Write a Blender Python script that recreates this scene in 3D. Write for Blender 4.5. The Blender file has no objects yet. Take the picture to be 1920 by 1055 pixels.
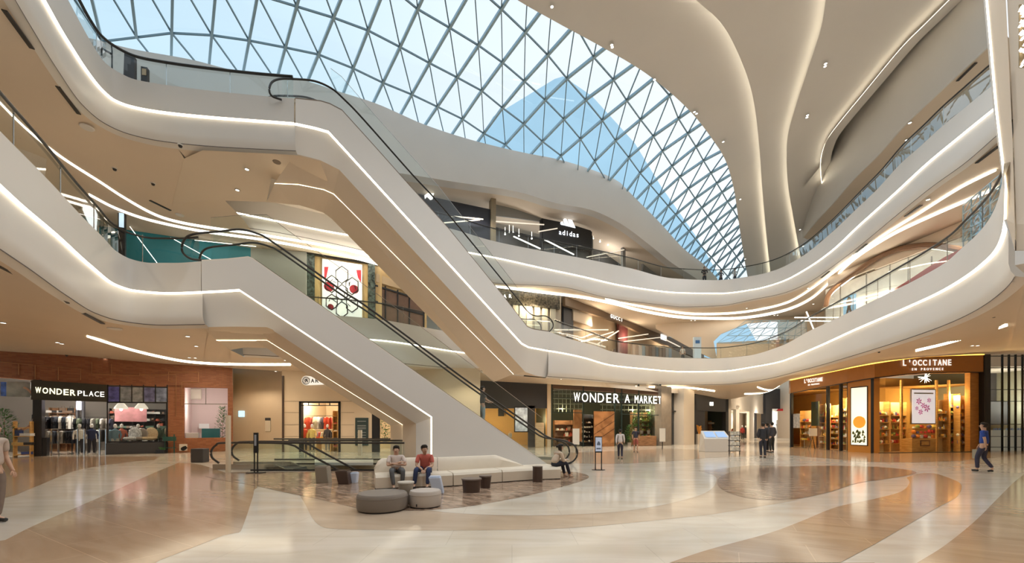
import bpy, bmesh, math, random
from mathutils import Vector, Matrix
random.seed(7)
SC = bpy.context.scene
COL = SC.collection
F, PX, PY, H0 = 747.0, 960.0, 800.0, 1.6

# ---------------------------------------------------------------- camera, sky, exposure
cam = bpy.data.cameras.new('camera'); camo = bpy.data.objects.new('camera', cam); COL.objects.link(camo)
camo.location = (0, 0, H0); camo.rotation_euler = (math.pi/2, 0, 0)
cam.sensor_width = 36.0; cam.lens = 36.0*F/1920.0
cam.shift_x = 0.0; cam.shift_y = (PY-527.5)/1920.0
cam.clip_start = 0.05; cam.clip_end = 600
SC.camera = camo
SC.view_settings.view_transform = 'Standard'; SC.view_settings.look = 'None'
SC.view_settings.gamma = 1.0; SC.view_settings.use_curve_mapping = False
SC.view_settings.exposure = 0.0
SC.cycles.use_denoising = True
SC.cycles.max_bounces = 8; SC.cycles.diffuse_bounces = 4; SC.cycles.glossy_bounces = 4
SC.cycles.transparent_max_bounces = 24; SC.cycles.transmission_bounces = 6
SC.cycles.sample_clamp_indirect = 6.0
SC.cycles.caustics_reflective = False; SC.cycles.caustics_refractive = False

world = bpy.data.worlds.new('sky'); SC.world = world; world.use_nodes = True
wn = world.node_tree.nodes; wl = world.node_tree.links; wn.clear()
wo = wn.new('ShaderNodeOutputWorld'); wb = wn.new('ShaderNodeBackground')
wtc = wn.new('ShaderNodeTexCoord'); wsp = wn.new('ShaderNodeSeparateXYZ'); wns = wn.new('ShaderNodeTexNoise')
wr = wn.new('ShaderNodeValToRGB'); wmx = wn.new('ShaderNodeMix'); wmx.data_type = 'RGBA'
wns.inputs['Scale'].default_value = 2.2; wns.inputs['Detail'].default_value = 4
wl.new(wtc.outputs['Generated'], wsp.inputs[0]); wl.new(wtc.outputs['Generated'], wns.inputs['Vector'])
wad = wn.new('ShaderNodeMath'); wad.operation = 'MULTIPLY_ADD'
wl.new(wsp.outputs['X'], wad.inputs[0]); wad.inputs[1].default_value = 0.75; wad.inputs[2].default_value = 0.30
wad2 = wn.new('ShaderNodeMath'); wad2.operation = 'ADD'
wl.new(wad.outputs[0], wad2.inputs[0])
wm3 = wn.new('ShaderNodeMath'); wm3.operation = 'MULTIPLY'; wm3.inputs[1].default_value = 0.45
wl.new(wns.outputs['Fac'], wm3.inputs[0]); wl.new(wm3.outputs[0], wad2.inputs[1])
wl.new(wad2.outputs[0], wr.inputs['Fac'])
wr.color_ramp.elements[0].position = 0.15; wr.color_ramp.elements[0].color = (0.50, 0.68, 0.80, 1)
wr.color_ramp.elements[1].position = 0.75; wr.color_ramp.elements[1].color = (0.80, 0.84, 0.86, 1)
wl.new(wr.outputs['Color'], wb.inputs['Color']); wb.inputs['Strength'].default_value = 1.3
wl.new(wb.outputs[0], wo.inputs['Surface'])

# ---------------------------------------------------------------- projection helpers (pixel -> place)
def at_y(px, py, Y): return Vector(((px-PX)/F*Y, Y, H0+(PY-py)/F*Y))
def at_z(px, py, Z):
    Y = F*(Z-H0)/(PY-py); return Vector(((px-PX)/F*Y, Y, Z))
def on_floor(px, py): return at_z(px, py, 0.0)
def pchip(pts):
    xs = [p[0] for p in pts]; ys = [p[1] for p in pts]; n = len(xs)
    h = [xs[i+1]-xs[i] for i in range(n-1)]; d = [(ys[i+1]-ys[i])/h[i] for i in range(n-1)]
    m = [0.0]*n; m[0] = d[0]; m[-1] = d[-1]
    for i in range(1, n-1):
        if d[i-1]*d[i] > 0:
            w1 = 2*h[i]+h[i-1]; w2 = h[i]+2*h[i-1]; m[i] = (w1+w2)/(w1/d[i-1]+w2/d[i])
    def f(x):
        if x <= xs[0]: return ys[0]+m[0]*(x-xs[0])
        if x >= xs[-1]: return ys[-1]+m[-1]*(x-xs[-1])
        i = 0
        while x > xs[i+1]: i += 1
        t = (x-xs[i])/h[i]
        return ((2*t**3-3*t*t+1)*ys[i]+(t**3-2*t*t+t)*h[i]*m[i]+(-2*t**3+3*t*t)*ys[i+1]+(t**3-t*t)*h[i]*m[i+1])
    return f
def lin(pts):
    def f(x):
        for i in range(len(pts)-1):
            if x <= pts[i+1][0] or i == len(pts)-2:
                a, b = pts[i], pts[i+1]; return a[1]+(b[1]-a[1])*(x-a[0])/(b[0]-a[0])
    return f
def spline(P, n, closed=False):
    """Catmull-Rom through 2D/3D points"""
    P = [Vector(p) for p in P]; out = []; m = len(P)
    segs = m if closed else m-1
    for i in range(segs):
        p1 = P[i]; p2 = P[(i+1) % m]
        p0 = P[(i-1) % m] if closed or i > 0 else p1*2-p2
        p3 = P[(i+2) % m] if closed or i < m-2 else p2*2-p1
        for k in range(n):
            t = k/n
            out.append(0.5*((2*p1)+(p2-p0)*t+(2*p0-5*p1+4*p2-p3)*t*t+(3*p1-p0-3*p2+p3)*t**3))
    if not closed: out.append(P[-1])
    return out
def frange(a, b, n): return [a+(b-a)*i/(n-1) for i in range(n)]

# ---------------------------------------------------------------- materials
MATS = {}
def mat(name, col, rough=0.5, metal=0.0, noise=0.0, nscale=3.0, emit=0.0, ecol=None, coat=0.0, bump=0.0, spec=0.5):
    if name in MATS: return MATS[name]
    m = bpy.data.materials.new(name); m.use_nodes = True; nt = m.node_tree
    b = nt.nodes['Principled BSDF']; c = (col[0], col[1], col[2], 1)
    b.inputs['Base Color'].default_value = c; b.inputs['Roughness'].default_value = rough
    b.inputs['Metallic'].default_value = metal; b.inputs['Coat Weight'].default_value = coat
    b.inputs['Specular IOR Level'].default_value = spec
    if noise > 0 or bump > 0:
        tc = nt.nodes.new('ShaderNodeTexCoord'); ns = nt.nodes.new('ShaderNodeTexNoise')
        ns.inputs['Scale'].default_value = nscale; ns.inputs['Detail'].default_value = 3
        nt.links.new(tc.outputs['Object'], ns.inputs['Vector'])
        if noise > 0:
            r = nt.nodes.new('ShaderNodeValToRGB')
            r.color_ramp.elements[0].position = 0.3; r.color_ramp.elements[1].position = 0.7
            r.color_ramp.elements[0].color = tuple(max(0, x*(1-noise)) for x in col)+(1,)
            r.color_ramp.elements[1].color = tuple(min(1, x*(1+noise)) for x in col)+(1,)
            nt.links.new(ns.outputs['Fac'], r.inputs['Fac']); nt.links.new(r.outputs['Color'], b.inputs['Base Color'])
        if bump > 0:
            bp = nt.nodes.new('ShaderNodeBump'); bp.inputs['Strength'].default_value = bump; bp.inputs['Distance'].default_value = 0.02
            nt.links.new(ns.outputs['Fac'], bp.inputs['Height']); nt.links.new(bp.outputs['Normal'], b.inputs['Normal'])
    if emit > 0:
        e = ecol or col
        b.inputs['Emission Color'].default_value = (e[0], e[1], e[2], 1); b.inputs['Emission Strength'].default_value = emit
    MATS[name] = m; return m
def glassmat(name, tint=(0.93, 0.97, 0.96), refl=0.10, rough=0.0, body=0.0, bcol=(0.5, 0.6, 0.6), fres=0.55):
    m = bpy.data.materials.new(name); m.use_nodes = True; nt = m.node_tree; nt.nodes.clear()
    o = nt.nodes.new('ShaderNodeOutputMaterial'); tr = nt.nodes.new('ShaderNodeBsdfTransparent'); gl = nt.nodes.new('ShaderNodeBsdfGlossy')
    tr.inputs['Color'].default_value = tint+(1,); gl.inputs['Roughness'].default_value = rough
    lw = nt.nodes.new('ShaderNodeLayerWeight'); lw.inputs['Blend'].default_value = 0.25
    mr = nt.nodes.new('ShaderNodeMath'); mr.operation = 'MULTIPLY_ADD'; mr.inputs[1].default_value = fres; mr.inputs[2].default_value = refl
    nt.links.new(lw.outputs['Fresnel'], mr.inputs[0])
    mx = nt.nodes.new('ShaderNodeMixShader'); nt.links.new(mr.outputs[0], mx.inputs[0])
    nt.links.new(tr.outputs[0], mx.inputs[1]); nt.links.new(gl.outputs[0], mx.inputs[2])
    last = mx
    if body > 0:
        df = nt.nodes.new('ShaderNodeBsdfDiffuse'); df.inputs['Color'].default_value = bcol+(1,)
        m2 = nt.nodes.new('ShaderNodeMixShader'); m2.inputs[0].default_value = body
        nt.links.new(mx.outputs[0], m2.inputs[1]); nt.links.new(df.outputs[0], m2.inputs[2]); last = m2
    nt.links.new(last.outputs[0], o.inputs['Surface']); MATS[name] = m; return m

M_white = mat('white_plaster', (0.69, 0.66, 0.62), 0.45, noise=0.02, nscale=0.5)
M_soff = mat('warm_soffit_paint', (0.67, 0.56, 0.44), 0.6, noise=0.02, nscale=0.4)  # white paint in itself; warm lamp colour is put into the base colour
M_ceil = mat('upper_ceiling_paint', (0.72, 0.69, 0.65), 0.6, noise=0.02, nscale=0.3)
M_led = mat('warm_led_strip', (1, 0.93, 0.78), 0.5, emit=6.5, ecol=(1, 0.88, 0.66))
M_ledw = mat('white_led_strip', (1, 0.97, 0.9), 0.5, emit=3.5, ecol=(1, 0.95, 0.84))
M_dark = mat('black_metal', (0.02, 0.02, 0.022), 0.35, metal=0.3)
M_gap = mat('dark_shadow_gap', (0.12, 0.10, 0.09), 0.8)
M_steel = mat('teal_grey_steel', (0.17, 0.27, 0.33), 0.45)
M_steell = mat('light_blue_steel', (0.36, 0.52, 0.62), 0.4)
M_glass = glassmat('balustrade_glass', (0.90, 0.96, 0.95), 0.03, fres=0.35)
M_sglass = glassmat('skylight_glass', (0.97, 0.99, 1.0), 0.0, fres=0.06)
M_shopglass = glassmat('shop_glass', (0.96, 0.98, 0.97), 0.02, fres=0.2)
M_rail = mat('dark_handrail', (0.03, 0.027, 0.025), 0.3)
M_chrome = mat('brushed_steel', (0.55, 0.55, 0.54), 0.25, metal=1.0)
M_brtrim = mat('brown_trim', (0.20, 0.15, 0.11), 0.5)

CN = [((.02,.02,.02),'black'),((.75,.75,.72),'white'),((.04,.05,.12),'navy'),((.33,.31,.28),'grey'),((.5,.06,.05),'red'),((.12,.16,.06),'dark green'),((.28,.32,.06),'olive green'),((.6,.42,.2),'tan'),((.15,.22,.35),'blue'),((.75,.28,.06),'orange'),((.82,.62,.15),'yellow'),((.22,.12,.07),'brown'),((.60,.55,.45),'beige')]
def cname(c): return min(CN, key=lambda k: sum((a**.5-b**.5)**2 for a, b in zip(k[0], c)))[1]
ORD = ['first','second','third','fourth','fifth','sixth','seventh','eighth','ninth','tenth','eleventh','twelfth','thirteenth','fourteenth','fifteenth','sixteenth','seventeenth','eighteenth','nineteenth','twentieth']+['twenty-'+o for o in ('first','second','third','fourth','fifth','sixth','seventh','eighth','ninth')]+['thirtieth']+['thirty-'+o for o in ('first','second','third','fourth','fifth','sixth','seventh','eighth','ninth')]
ROW = ['lowest','second lowest','third lowest','fourth lowest','fifth lowest','sixth lowest']
# ---------------------------------------------------------------- mesh helpers
class MB:
    def __init__(s): s.v = []; s.f = []; s.mi = []; s.cur = 0
    def m(s, i): s.cur = i; return s
    def face(s, idx): s.f.append(tuple(idx)); s.mi.append(s.cur)
    def quad(s, a, b, c, d):
        n = len(s.v); s.v += [tuple(a), tuple(b), tuple(c), tuple(d)]; s.face((n, n+1, n+2, n+3)); return s
    def poly(s, P):
        n = len(s.v); s.v += [tuple(p) for p in P]; s.face(range(n, n+len(P))); return s
    def box(s, x0, x1, y0, y1, z0, z1, M=None):
        P = [(x0,y0,z0),(x1,y0,z0),(x1,y1,z0),(x0,y1,z0),(x0,y0,z1),(x1,y0,z1),(x1,y1,z1),(x0,y1,z1)]
        if M: P = [tuple(M @ Vector(p)) for p in P]
        n = len(s.v); s.v += P
        for q in ((0,3,2,1),(4,5,6,7),(0,1,5,4),(1,2,6,5),(2,3,7,6),(3,0,4,7)): s.face([n+i for i in q])
        return s
    def loft(s, curves, closed=False, flip=False):
        n = len(s.v); k = len(curves[0])
        for c in curves: s.v += [tuple(p) for p in c]
        for r in range(len(curves)-1):
            for i in range(k if closed else k-1):
                j = (i+1) % k; q = [n+r*k+i, n+r*k+j, n+(r+1)*k+j, n+(r+1)*k+i]
                s.face(q[::-1] if flip else q)
        return s
    def tube(s, path, r, seg=8, cap=True, sy=1.0):
        path = [Vector(p) for p in path]; rings = []
        up0 = Vector((0, 0, 1))
        for i, p in enumerate(path):
            t = (path[min(i+1, len(path)-1)]-path[max(i-1, 0)])
            if t.length < 1e-9: t = Vector((0, 0, 1))
            t.normalize(); a = up0.cross(t)
            if a.length < 0.05: a = Vector((1, 0, 0)).cross(t)
            a.normalize(); b = t.cross(a)
            rr = r[i] if isinstance(r, (list, tuple)) else r
            rings.append([p+a*math.cos(2*math.pi*k/seg)*rr+b*math.sin(2*math.pi*k/seg)*rr*sy for k in range(seg)])
        n = len(s.v); s.loft(rings, closed=True)
        if cap:
            s.face([n+k for k in range(seg)][::-1]); s.face([n+(len(path)-1)*seg+k for k in range(seg)])
        return s
    def bar(s, a, b, w, d=None, up=(0, 0, 1)):
        a = Vector(a); b = Vector(b); d = d or w; t = (b-a).normalized(); u = Vector(up)
        x = t.cross(u)
        if x.length < 0.02: x = t.cross(Vector((0, 1, 0)))
        x.normalize(); y = x.cross(t)
        c = [(-1,-1),(1,-1),(1,1),(-1,1)]
        n = len(s.v)
        for p in (a, b): s.v += [tuple(p+x*i*w/2+y*j*d/2) for i, j in c]
        for q in ((0,3,2,1),(4,5,6,7),(0,1,5,4),(1,2,6,5),(2,3,7,6),(3,0,4,7)): s.face([n+i for i in q])
        return s
    def lathe(s, prof, c=(0,0,0), seg=24, sx=1, sy=1, M=None):
        rings = []
        for r, z in prof:
            ring = [Vector((c[0]+r*sx*math.cos(2*math.pi*k/seg), c[1]+r*sy*math.sin(2*math.pi*k/seg), c[2]+z)) for k in range(seg)]
            rings.append([M @ p for p in ring] if M else ring)
        n = len(s.v); s.loft(rings, closed=True)
        if prof[0][0] > 1e-6: s.face([n+k for k in range(seg)][::-1])
        if prof[-1][0] > 1e-6: s.face([n+(len(prof)-1)*seg+k for k in range(seg)])
        return s
    def prism(s, P, z0, z1):
        n = len(s.v); k = len(P)
        s.v += [(p[0], p[1], z0) for p in P]+[(p[0], p[1], z1) for p in P]
        s.face([n+i for i in range(k)][::-1]); s.face([n+k+i for i in range(k)])
        for i in range(k): j = (i+1) % k; s.face((n+i, n+j, n+k+j, n+k+i))
        return s
    def build(s, name, mats, parent=None, smooth=False, bevel=0.0, rel=None):
        me = bpy.data.meshes.new(name)
        vs = s.v
        if rel is None and parent is not None: rel = wloc(parent)
        if rel is not None: vs = [(v[0]-rel[0], v[1]-rel[1], v[2]-rel[2]) for v in s.v]
        me.from_pydata([tuple(v) for v in vs], [], s.f)
        if not isinstance(mats, (list, tuple)): mats = [mats]
        for m in mats: me.materials.append(m)
        for p, i in zip(me.polygons, s.mi): p.material_index = i; p.use_smooth = smooth
        me.validate(); me.update()
        bm = bmesh.new(); bm.from_mesh(me); bmesh.ops.remove_doubles(bm, verts=bm.verts, dist=1e-5)
        bmesh.ops.recalc_face_normals(bm, faces=bm.faces); bm.to_mesh(me); bm.free()
        if smooth:
            try: me.set_sharp_from_angle(angle=math.radians(38))
            except Exception: pass
        o = bpy.data.objects.new(name, me); COL.objects.link(o)
        if parent is not None: o.parent = parent
        if rel is not None and parent is None: o.location = rel
        if bevel > 0:
            bv = o.modifiers.new('bevel', 'BEVEL'); bv.width = bevel; bv.segments = 2; bv.limit_method = 'ANGLE'
        return o
def wloc(o):
    v = Vector((0, 0, 0))
    while o is not None: v += o.location; o = o.parent
    return v
def tag(o, label=None, cat=None, group=None, kind=None):
    if label: o['label'] = label
    if cat: o['category'] = cat
    if group: o['group'] = group
    if kind: o['kind'] = kind
    return o
def struct(o, label=None, cat=None):
    o['kind'] = 'structure'
    if label: o['label'] = label
    if cat: o['category'] = cat
    return o
def thing(name, loc, label, cat, group=None, rz=0.0, kind=None):
    o = bpy.data.objects.new(name, None); COL.objects.link(o); o.location = loc; o.rotation_euler = (0, 0, rz)
    o.empty_display_size = 0.2
    bpy.context.view_layer.update() if False else None
    return tag(o, label, cat, group, kind)
def copy_tree(o, parent=None):
    c = o.copy(); COL.objects.link(c)
    if parent is not None: c.parent = parent
    for ch in list(o.children): copy_tree(ch, c)
    return c
def text_obj(name, s, m, size, depth, M, parent=None, xs=1.0, bold=0.0, align='CENTER', spacing=1.0, italic=0.0):
    """solid letters; M places text plane (x right, y up)"""
    cu = bpy.data.curves.new(name, 'FONT'); cu.body = s; cu.size = size; cu.extrude = depth; cu.align_x = align; cu.align_y = 'CENTER'
    cu.offset = bold; cu.space_character = spacing; cu.resolution_u = 3; cu.shear = italic
    o = bpy.data.objects.new(name, cu); COL.objects.link(o)
    dg = bpy.context.evaluated_depsgraph_get(); me = bpy.data.meshes.new_from_object(o.evaluated_get(dg))
    COL.objects.unlink(o); bpy.data.objects.remove(o)
    me.transform(M @ Matrix.Diagonal((xs, 1, 1, 1))); me.materials.clear(); me.materials.append(m); me.name = name
    r = bpy.data.objects.new(name, me); COL.objects.link(r)
    if parent is not None:
        r.parent = parent
        me.transform(Matrix.Translation(-wloc(parent)))
    return r
def face_mat(a, b, off=0.0):
    """frame on a vertical wall from plan point a (left) to b (right): x along wall, y up, z toward viewer side"""
    a = Vector((a[0], a[1], 0)); b = Vector((b[0], b[1], 0)); x = (b-a).normalized(); y = Vector((0, 0, 1)); z = x.cross(y)
    return x, y, z
def wall_frame(org, x):
    x = Vector((x[0], x[1], 0)).normalized(); y = Vector((0, 0, 1)); z = x.cross(y)
    M = Matrix(((x.x, y.x, z.x, org[0]), (x.y, y.y, z.y, org[1]), (x.z, y.z, z.z, org[2]), (0, 0, 0, 1)))
    return M
def spot(x, y, z, e, col=(1, 0.8, 0.55), ang=120, blend=0.6, r=0.06, aim=None):
    l = bpy.data.lights.new('downlight_lamp', 'SPOT'); l.energy = e; l.color = col; l.spot_size = math.radians(ang); l.spot_blend = blend; l.shadow_soft_size = r
    o = bpy.data.objects.new('downlight_lamp', l); COL.objects.link(o); o.visible_glossy = False; o.location = (x, y, z)
    if aim is not None:
        o.rotation_euler = (Vector(aim)-Vector((x, y, z))).to_track_quat('-Z', 'Y').to_euler()
    return o
def area(x, y, z, sx, sy, e, col=(1, 0.85, 0.65), rot=(0, 0, 0)):
    l = bpy.data.lights.new('ceiling_panel_lamp', 'AREA'); l.shape = 'RECTANGLE'; l.size = sx; l.size_y = sy; l.energy = e; l.color = col
    o = bpy.data.objects.new('ceiling_panel_lamp', l); COL.objects.link(o); o.location = (x, y, z); o.rotation_euler = rot
    return o
# ---------------------------------------------------------------- lamps of the mall, with added fill behind the viewer
WARM = (1.0, 0.82, 0.60); NEUT = (1.0, 0.95, 0.88); COOL = (0.90, 0.95, 1.0)
def atrium_lamps():
    # high ceiling spots; unseen ones behind the viewer are added to light the fascias
    for x, y, z, e in ((6, 20, 20.5, 9000), (10, 25, 20.5, 7000), (12, 12, 19.5, 8000), (4, 11, 19.5, 8000), (15, 31, 19.0, 5000), (-4, 6, 19.5, 8000), (-12, 3, 18.5, 7000), (6, 2, 19.5, 9000), (16, 3, 18.0, 7000), (-2, -6, 19.0, 7000), (12, -7, 18.5, 6000)):
        spot(x, y, z, e*0.20, COOL, 150, 0.8, 0.12)
    # ground floor downlights under the galleries
    for x, y in ((-13.5, 12), (-15.5, 17), (-20, 19), (-11.5, 19.5), (-15, 22.5), (-7.5, 21), (-2.5, 23.5), (-5, 27), (1.5, 28.5), (5.5, 29), (9.5, 31), (13.5, 33), (17, 29), (19, 23), (22, 20), (18, 15), (24, 13), (20, 8), (13, 37), (-18, 27.5)):
        spot(x, y, 4.75, 220, WARM, 165, 0.5, 0.07)
    # middle gallery
    for x, y in ((-15, 12), (-17, 17), (-12, 19), (-8, 22.5), (-3, 27), (2, 31), (8, 36), (14, 37), (20, 34), (22, 27), (23, 20), (22, 14), (17.5, 31)):
        spot(x, y, 11.4, 270, WARM, 165, 0.5, 0.07)
    # top gallery
    for x, y in ((-2.5, 30), (2, 33), (7, 36.5), (-9, 24.5), (22, 24), (24, 18)):
        spot(x, y, 18.4, 300, NEUT, 160, 0.5, 0.1)
atrium_lamps()
# ================================================================ ATRIUM RIBBONS (slab edge bands)
ZB2, ZG2, ZT2 = H0+3.6, H0+4.9, H0+5.9      # level-2 ribbon: underside, light slot, top
ZB3, ZG3, ZT3 = H0+10.6, H0+11.85, H0+12.95
ENDS = {}
def ribbon(px0, px1, n, glow, top, bot, zg, name, label, dk=0.30, extra=None, glass=True, glasspx=None, gl_label=None, last=None):
    g = pchip(glow); t = pchip(top); b = pchip(bot)
    P = []
    for px in frange(px0, px1, n):
        q = at_z(px, g(px), zg); P.append((px, q))
    N = []
    for i in range(n):
        a = P[max(0, i-1)][1]; c = P[min(n-1, i+1)][1]; d = (c-a); N.append(Vector((d.y, -d.x, 0)).normalized())
    prof = {k: [] for k in 'abcdefghij'}
    top_c = []; bot_c = []
    for (px, q), nn in zip(P, N):
        Y = q.y; zt = H0+(PY-t(px))/F*(Y); zb = H0+(PY-b(px))/F*(Y+0.12)
        def pt(o, z): return Vector((q.x, q.y, 0))+nn*o+Vector((0, 0, z))
        prof['a'].append(pt(-0.35, zt)); prof['b'].append(pt(0.07, zt)); prof['c'].append(pt(0.07, zg))
        prof['d'].append(pt(0.0, zg-0.055)); prof['e'].append(pt(0.0, zb+0.42)); prof['f'].append(pt(-0.03, zb+0.25)); prof['g'].append(pt(-0.10, zb+0.10)); prof['h'].append(pt(-0.30, zb))
        prof['i'].append(pt(-0.12, zb+0.092)); prof['j'].append(pt(-0.15, zb+0.055))
        top_c.append((px, pt(-0.12, zt), nn)); bot_c.append((px, pt(-0.30, zb), nn))
    ENDS[name] = {k: prof[k][-1] for k in 'cdefghb' if prof[k]}
    mb = MB(); mb.loft([prof['a'], prof['b']]); mb.loft([prof['b'], prof['c']]); mb.loft([prof['d'], prof['e'], prof['f'], prof['g'], prof['h']])
    o = struct(mb.build(name, M_white, smooth=True), label)
    st = MB(); st.loft([prof['c'], prof['d']]); st.build('light_strip', M_led, o)
    gp = MB(); gp.loft([[p+v*0.012 for p, (_, _, v) in zip(prof['g'], bot_c)], [p+v*0.012-Vector((0, 0, 0.03)) for p, (_, _, v) in zip(prof['g'], bot_c)]]); gp.build('shadow_gap', M_gap, o)
    return o, top_c, bot_c
def balustrade(top_c, pa, pb, label, group, h=1.05, rail=0.95, pane=2.2, off=0.0, railr=0.035):
    pts = [(p, n) for px, p, n in top_c if pa <= px <= pb]
    base = pts[0][0]
    root = thing('glass_balustrade', tuple(base), label, 'balustrade', group)
    L = [0.0]
    for i in range(1, len(pts)): L.append(L[-1]+(pts[i][0]-pts[i-1][0]).length)
    mb = MB(); mb.loft([[p for p, n in pts], [p+Vector((0, 0, h)) for p, n in pts]]); mb.build('glass_panel', M_glass, root)
    rl = MB(); rl.tube([p+n*0.06+Vector((0, 0, rail)) for p, n in pts], railr, 8); rl.build('handrail', M_rail, root, smooth=True)
    jt = MB(); nxt = pane*0.6
    for i in range(1, len(pts)):
        if L[i] >= nxt:
            p, n = pts[i]; nxt += pane
            jt = MB(); jt.bar(p+Vector((0, 0, 0)), p+Vector((0, 0, h)), 0.018, 0.018); jt.bar(p+Vector((0, 0, rail)), p+n*0.06+Vector((0, 0, rail)), 0.05, 0.05)
            jt.build('panel_joint', M_chrome, root)
    fd = MB(); fd.loft([[p+n*0.012 for p, n in pts], [p+n*0.012+Vector((0, 0, 0.05)) for p, n in pts], [p-n*0.012+Vector((0, 0, 0.05)) for p, n in pts]]); fd.build('base_channel', M_chrome, root)
    return root

# --- level 2, left part
l2l_glow = [(-160,185),(-60,296),(0,351),(33,381),(100,437),(167,497),(213,532),(253,544),(320,549),(380,547),(450,543)]
l2l_top = [(-160,92),(0,253),(87,340),(150,407),(187,443),(213,470),(247,487),(287,494),(333,494),(380,491),(450,485)]
l2l_bot = [(-160,365),(0,473),(67,517),(133,563),(187,595),(233,608),(300,614),(370,613),(450,612)]
r2l, t2l, b2l = ribbon(-160, 380, 90, l2l_glow, l2l_top, l2l_bot, ZG2, 'trim_1', 'level two white ribbon curving in from the left')
# --- level 2, right part
l2r_glow = [(1028,657),(1042,659),(1087,668),(1146,684),(1200,690),(1283,696),(1353,695),(1418,686),(1460,678),(1520,655),(1611,614),(1702,575),(1763,547),(1808,521),(1847,492),(1875,462),(1887,432),(1891.5,407)]
l2r_top = [(1028,622),(1062,634),(1117,649),(1146,659),(1208,667),(1271,671),(1333,672),(1400,667),(1467,648),(1520,620),(1581,592),(1666,551),(1732,518),(1781,489),(1808,465),(1841,435),(1863,407),(1875,383),(1885,350),(1891.5,300)]
l2r_bot = [(1028,708),(1100,713),(1200,721),(1287,723),(1353,722),(1418,715.5),(1500,697),(1611,666),(1702,638),(1778,610.5),(1823,589),(1863,562),(1887,538),(1891.5,530)]
r2r, t2r, b2r = ribbon(1028, 1891, 190, l2r_glow, l2r_top, l2r_bot, ZG2, 'trim_2', 'level two white ribbon sweeping round the right side')
# --- level 2, back edge seen behind the escalators
l2b_top = [(455,582),(520,586),(600,590),(705,598.5),(830,620),(905,630),(1000,640)]
l2b_glow = [(455,622),(520,626),(600,630),(710,637),(875,661),(1000,672)]
l2b_bot = [(455,668),(520,671),(600,674),(705,680),(875,695),(1000,706)]
r2b, t2b, b2b = ribbon(455, 985, 50, l2b_glow, l2b_top, l2b_bot, ZG2, 'trim_3', 'far level two ribbon seen between the escalators')
# --- level 3, left part
l3l_glow = [(-40,-200),(40,-66),(80,0),(110,53),(133,90),(160,131),(187,165),(213,187),(247,200),(300,210),(400,220.5),(500,228),(553,232)]
l3l_top = [(-40,-267),(60,-110),(123,0),(150,50),(173,90),(193,117),(227,140),(253,151),(300,160),(400,173),(500,183),(553,187)]
l3l_bot = [(-40,-115),(27,0),(67,67),(117,147),(160,207),(200,240),(240,257),(300,270),(400,280),(533,287),(553,288)]
r3l, t3l, b3l = ribbon(-40, 553, 110, l3l_glow, l3l_top, l3l_bot, ZG3, 'trim_4', 'level three white ribbon curving in from the upper left')
# --- level 3, far and right part
l3r_glow = [(760,455),(873,472),(940,485),(1007,500),(1083,516),(1173,536),(1280,548.5),(1347,549.5),(1413,542),(1467,527),(1513,503),(1560,470),(1613,421),(1680,361),(1742,304),(1804,253),(1863.5,205),(1880,192)]
l3r_top = [(760,415),(838,428),(923,452),(1000,468),(1083,483),(1180,503),(1260,522),(1340,525.5),(1413,517),(1453,507),(1500,484),(1560,437),(1613,387),(1647,355),(1691,307),(1732,271),(1759,246),(1817,198),(1858,165),(1880,150)]
l3r_bot = [(760,492),(850,515),(930,533),(1053,540),(1140,560),(1240,573),(1280,577),(1347,575),(1413,563),(1467,552),(1513,533),(1560,502),(1613,462),(1680,407),(1742,358),(1804,314),(1870,258),(1880,250)]
r3r, t3r, b3r = ribbon(300, 1872, 260, [(300,370),(500,410),(640,438)]+l3r_glow, [(300,330),(500,371),(640,398)]+l3r_top, [(300,412),(500,436),(640,463)]+l3r_bot, ZG3, 'trim_5', 'level three white ribbon across the far side and up the right')
GB = 'frameless glass balustrades along the gallery edges'
balustrade(t2l, -160, 368, 'frameless glass balustrade with dark handrail on the lower left gallery edge', GB)
balustrade(t2r, 1040, 1891, 'frameless glass balustrade with dark handrail on the lower right gallery edge', GB)
balustrade(t2b, 455, 985, 'glass balustrade on the far lower gallery edge between the two escalators', GB)
balustrade(t3l, -40, 548, 'frameless glass balustrade with dark handrail on the upper left gallery edge', GB, railr=0.05)
balustrade(t3r, 300, 1872, 'frameless glass balustrade with dark handrail on the upper far and right gallery edge', GB)

# ================================================================ SLABS AND SOFFITS
def soffit(name, inner, outer, m, label, dz=0.0):
    mb = MB(); mb.loft([inner, outer]); o = struct(mb.build(name, m, smooth=True), label); return o
def cut(px, p, n, d):
    return min(d, max(.8, (40.3-p.y)/max(.15, -n.y))) if 1345 < px < 1525 and p.x > 5 else d
def off_curve(c, d, z=None):
    return [p-n*d+Vector((0, 0, 0 if z is None else z-p.z)) for _, p, n in c]
# ground-floor ceiling: from ribbons out to the shop fronts, height follows the shop heads
g_top = pchip([(-300,640),(-60,652),(0,658),(130,666),(300,681),(436,690),(500,694),(560,698),(640,700),(750,704),(880,712),(1030,720),(1140,726),(1240,735),(1300,739),(1365,748),(1400,742),(1440,734),(1482,712),(1560,697),(1640,680),(1750,668),(1846,664),(1920,662),(2300,640)])
g_y = pchip([(-300,15),(-60,20.3),(0,21),(60,21.6),(200,23.2),(330,24.9),(436,26.5),(560,26),(640,26),(750,28),(880,31),(1030,31.5),(1140,32),(1240,34),(1300,37),(1365,40),(1400,40),(1440,38),(1482,31.6),(1550,27.6),(1589,25.9),(1639,24.3),(1740,24.2),(1846,25.5),(1920,25.5),(2300,15)])
def gpt(px): return at_y(px, g_top(px), g_y(px)+0.05)
inA = [p for px, p, n in b2l]; outA = [gpt(px) for px, p, n in b2l]
mbc = MB(); mbc.loft([inA, outA])
xl = [380, 392, 404, 418, 432]
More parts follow.
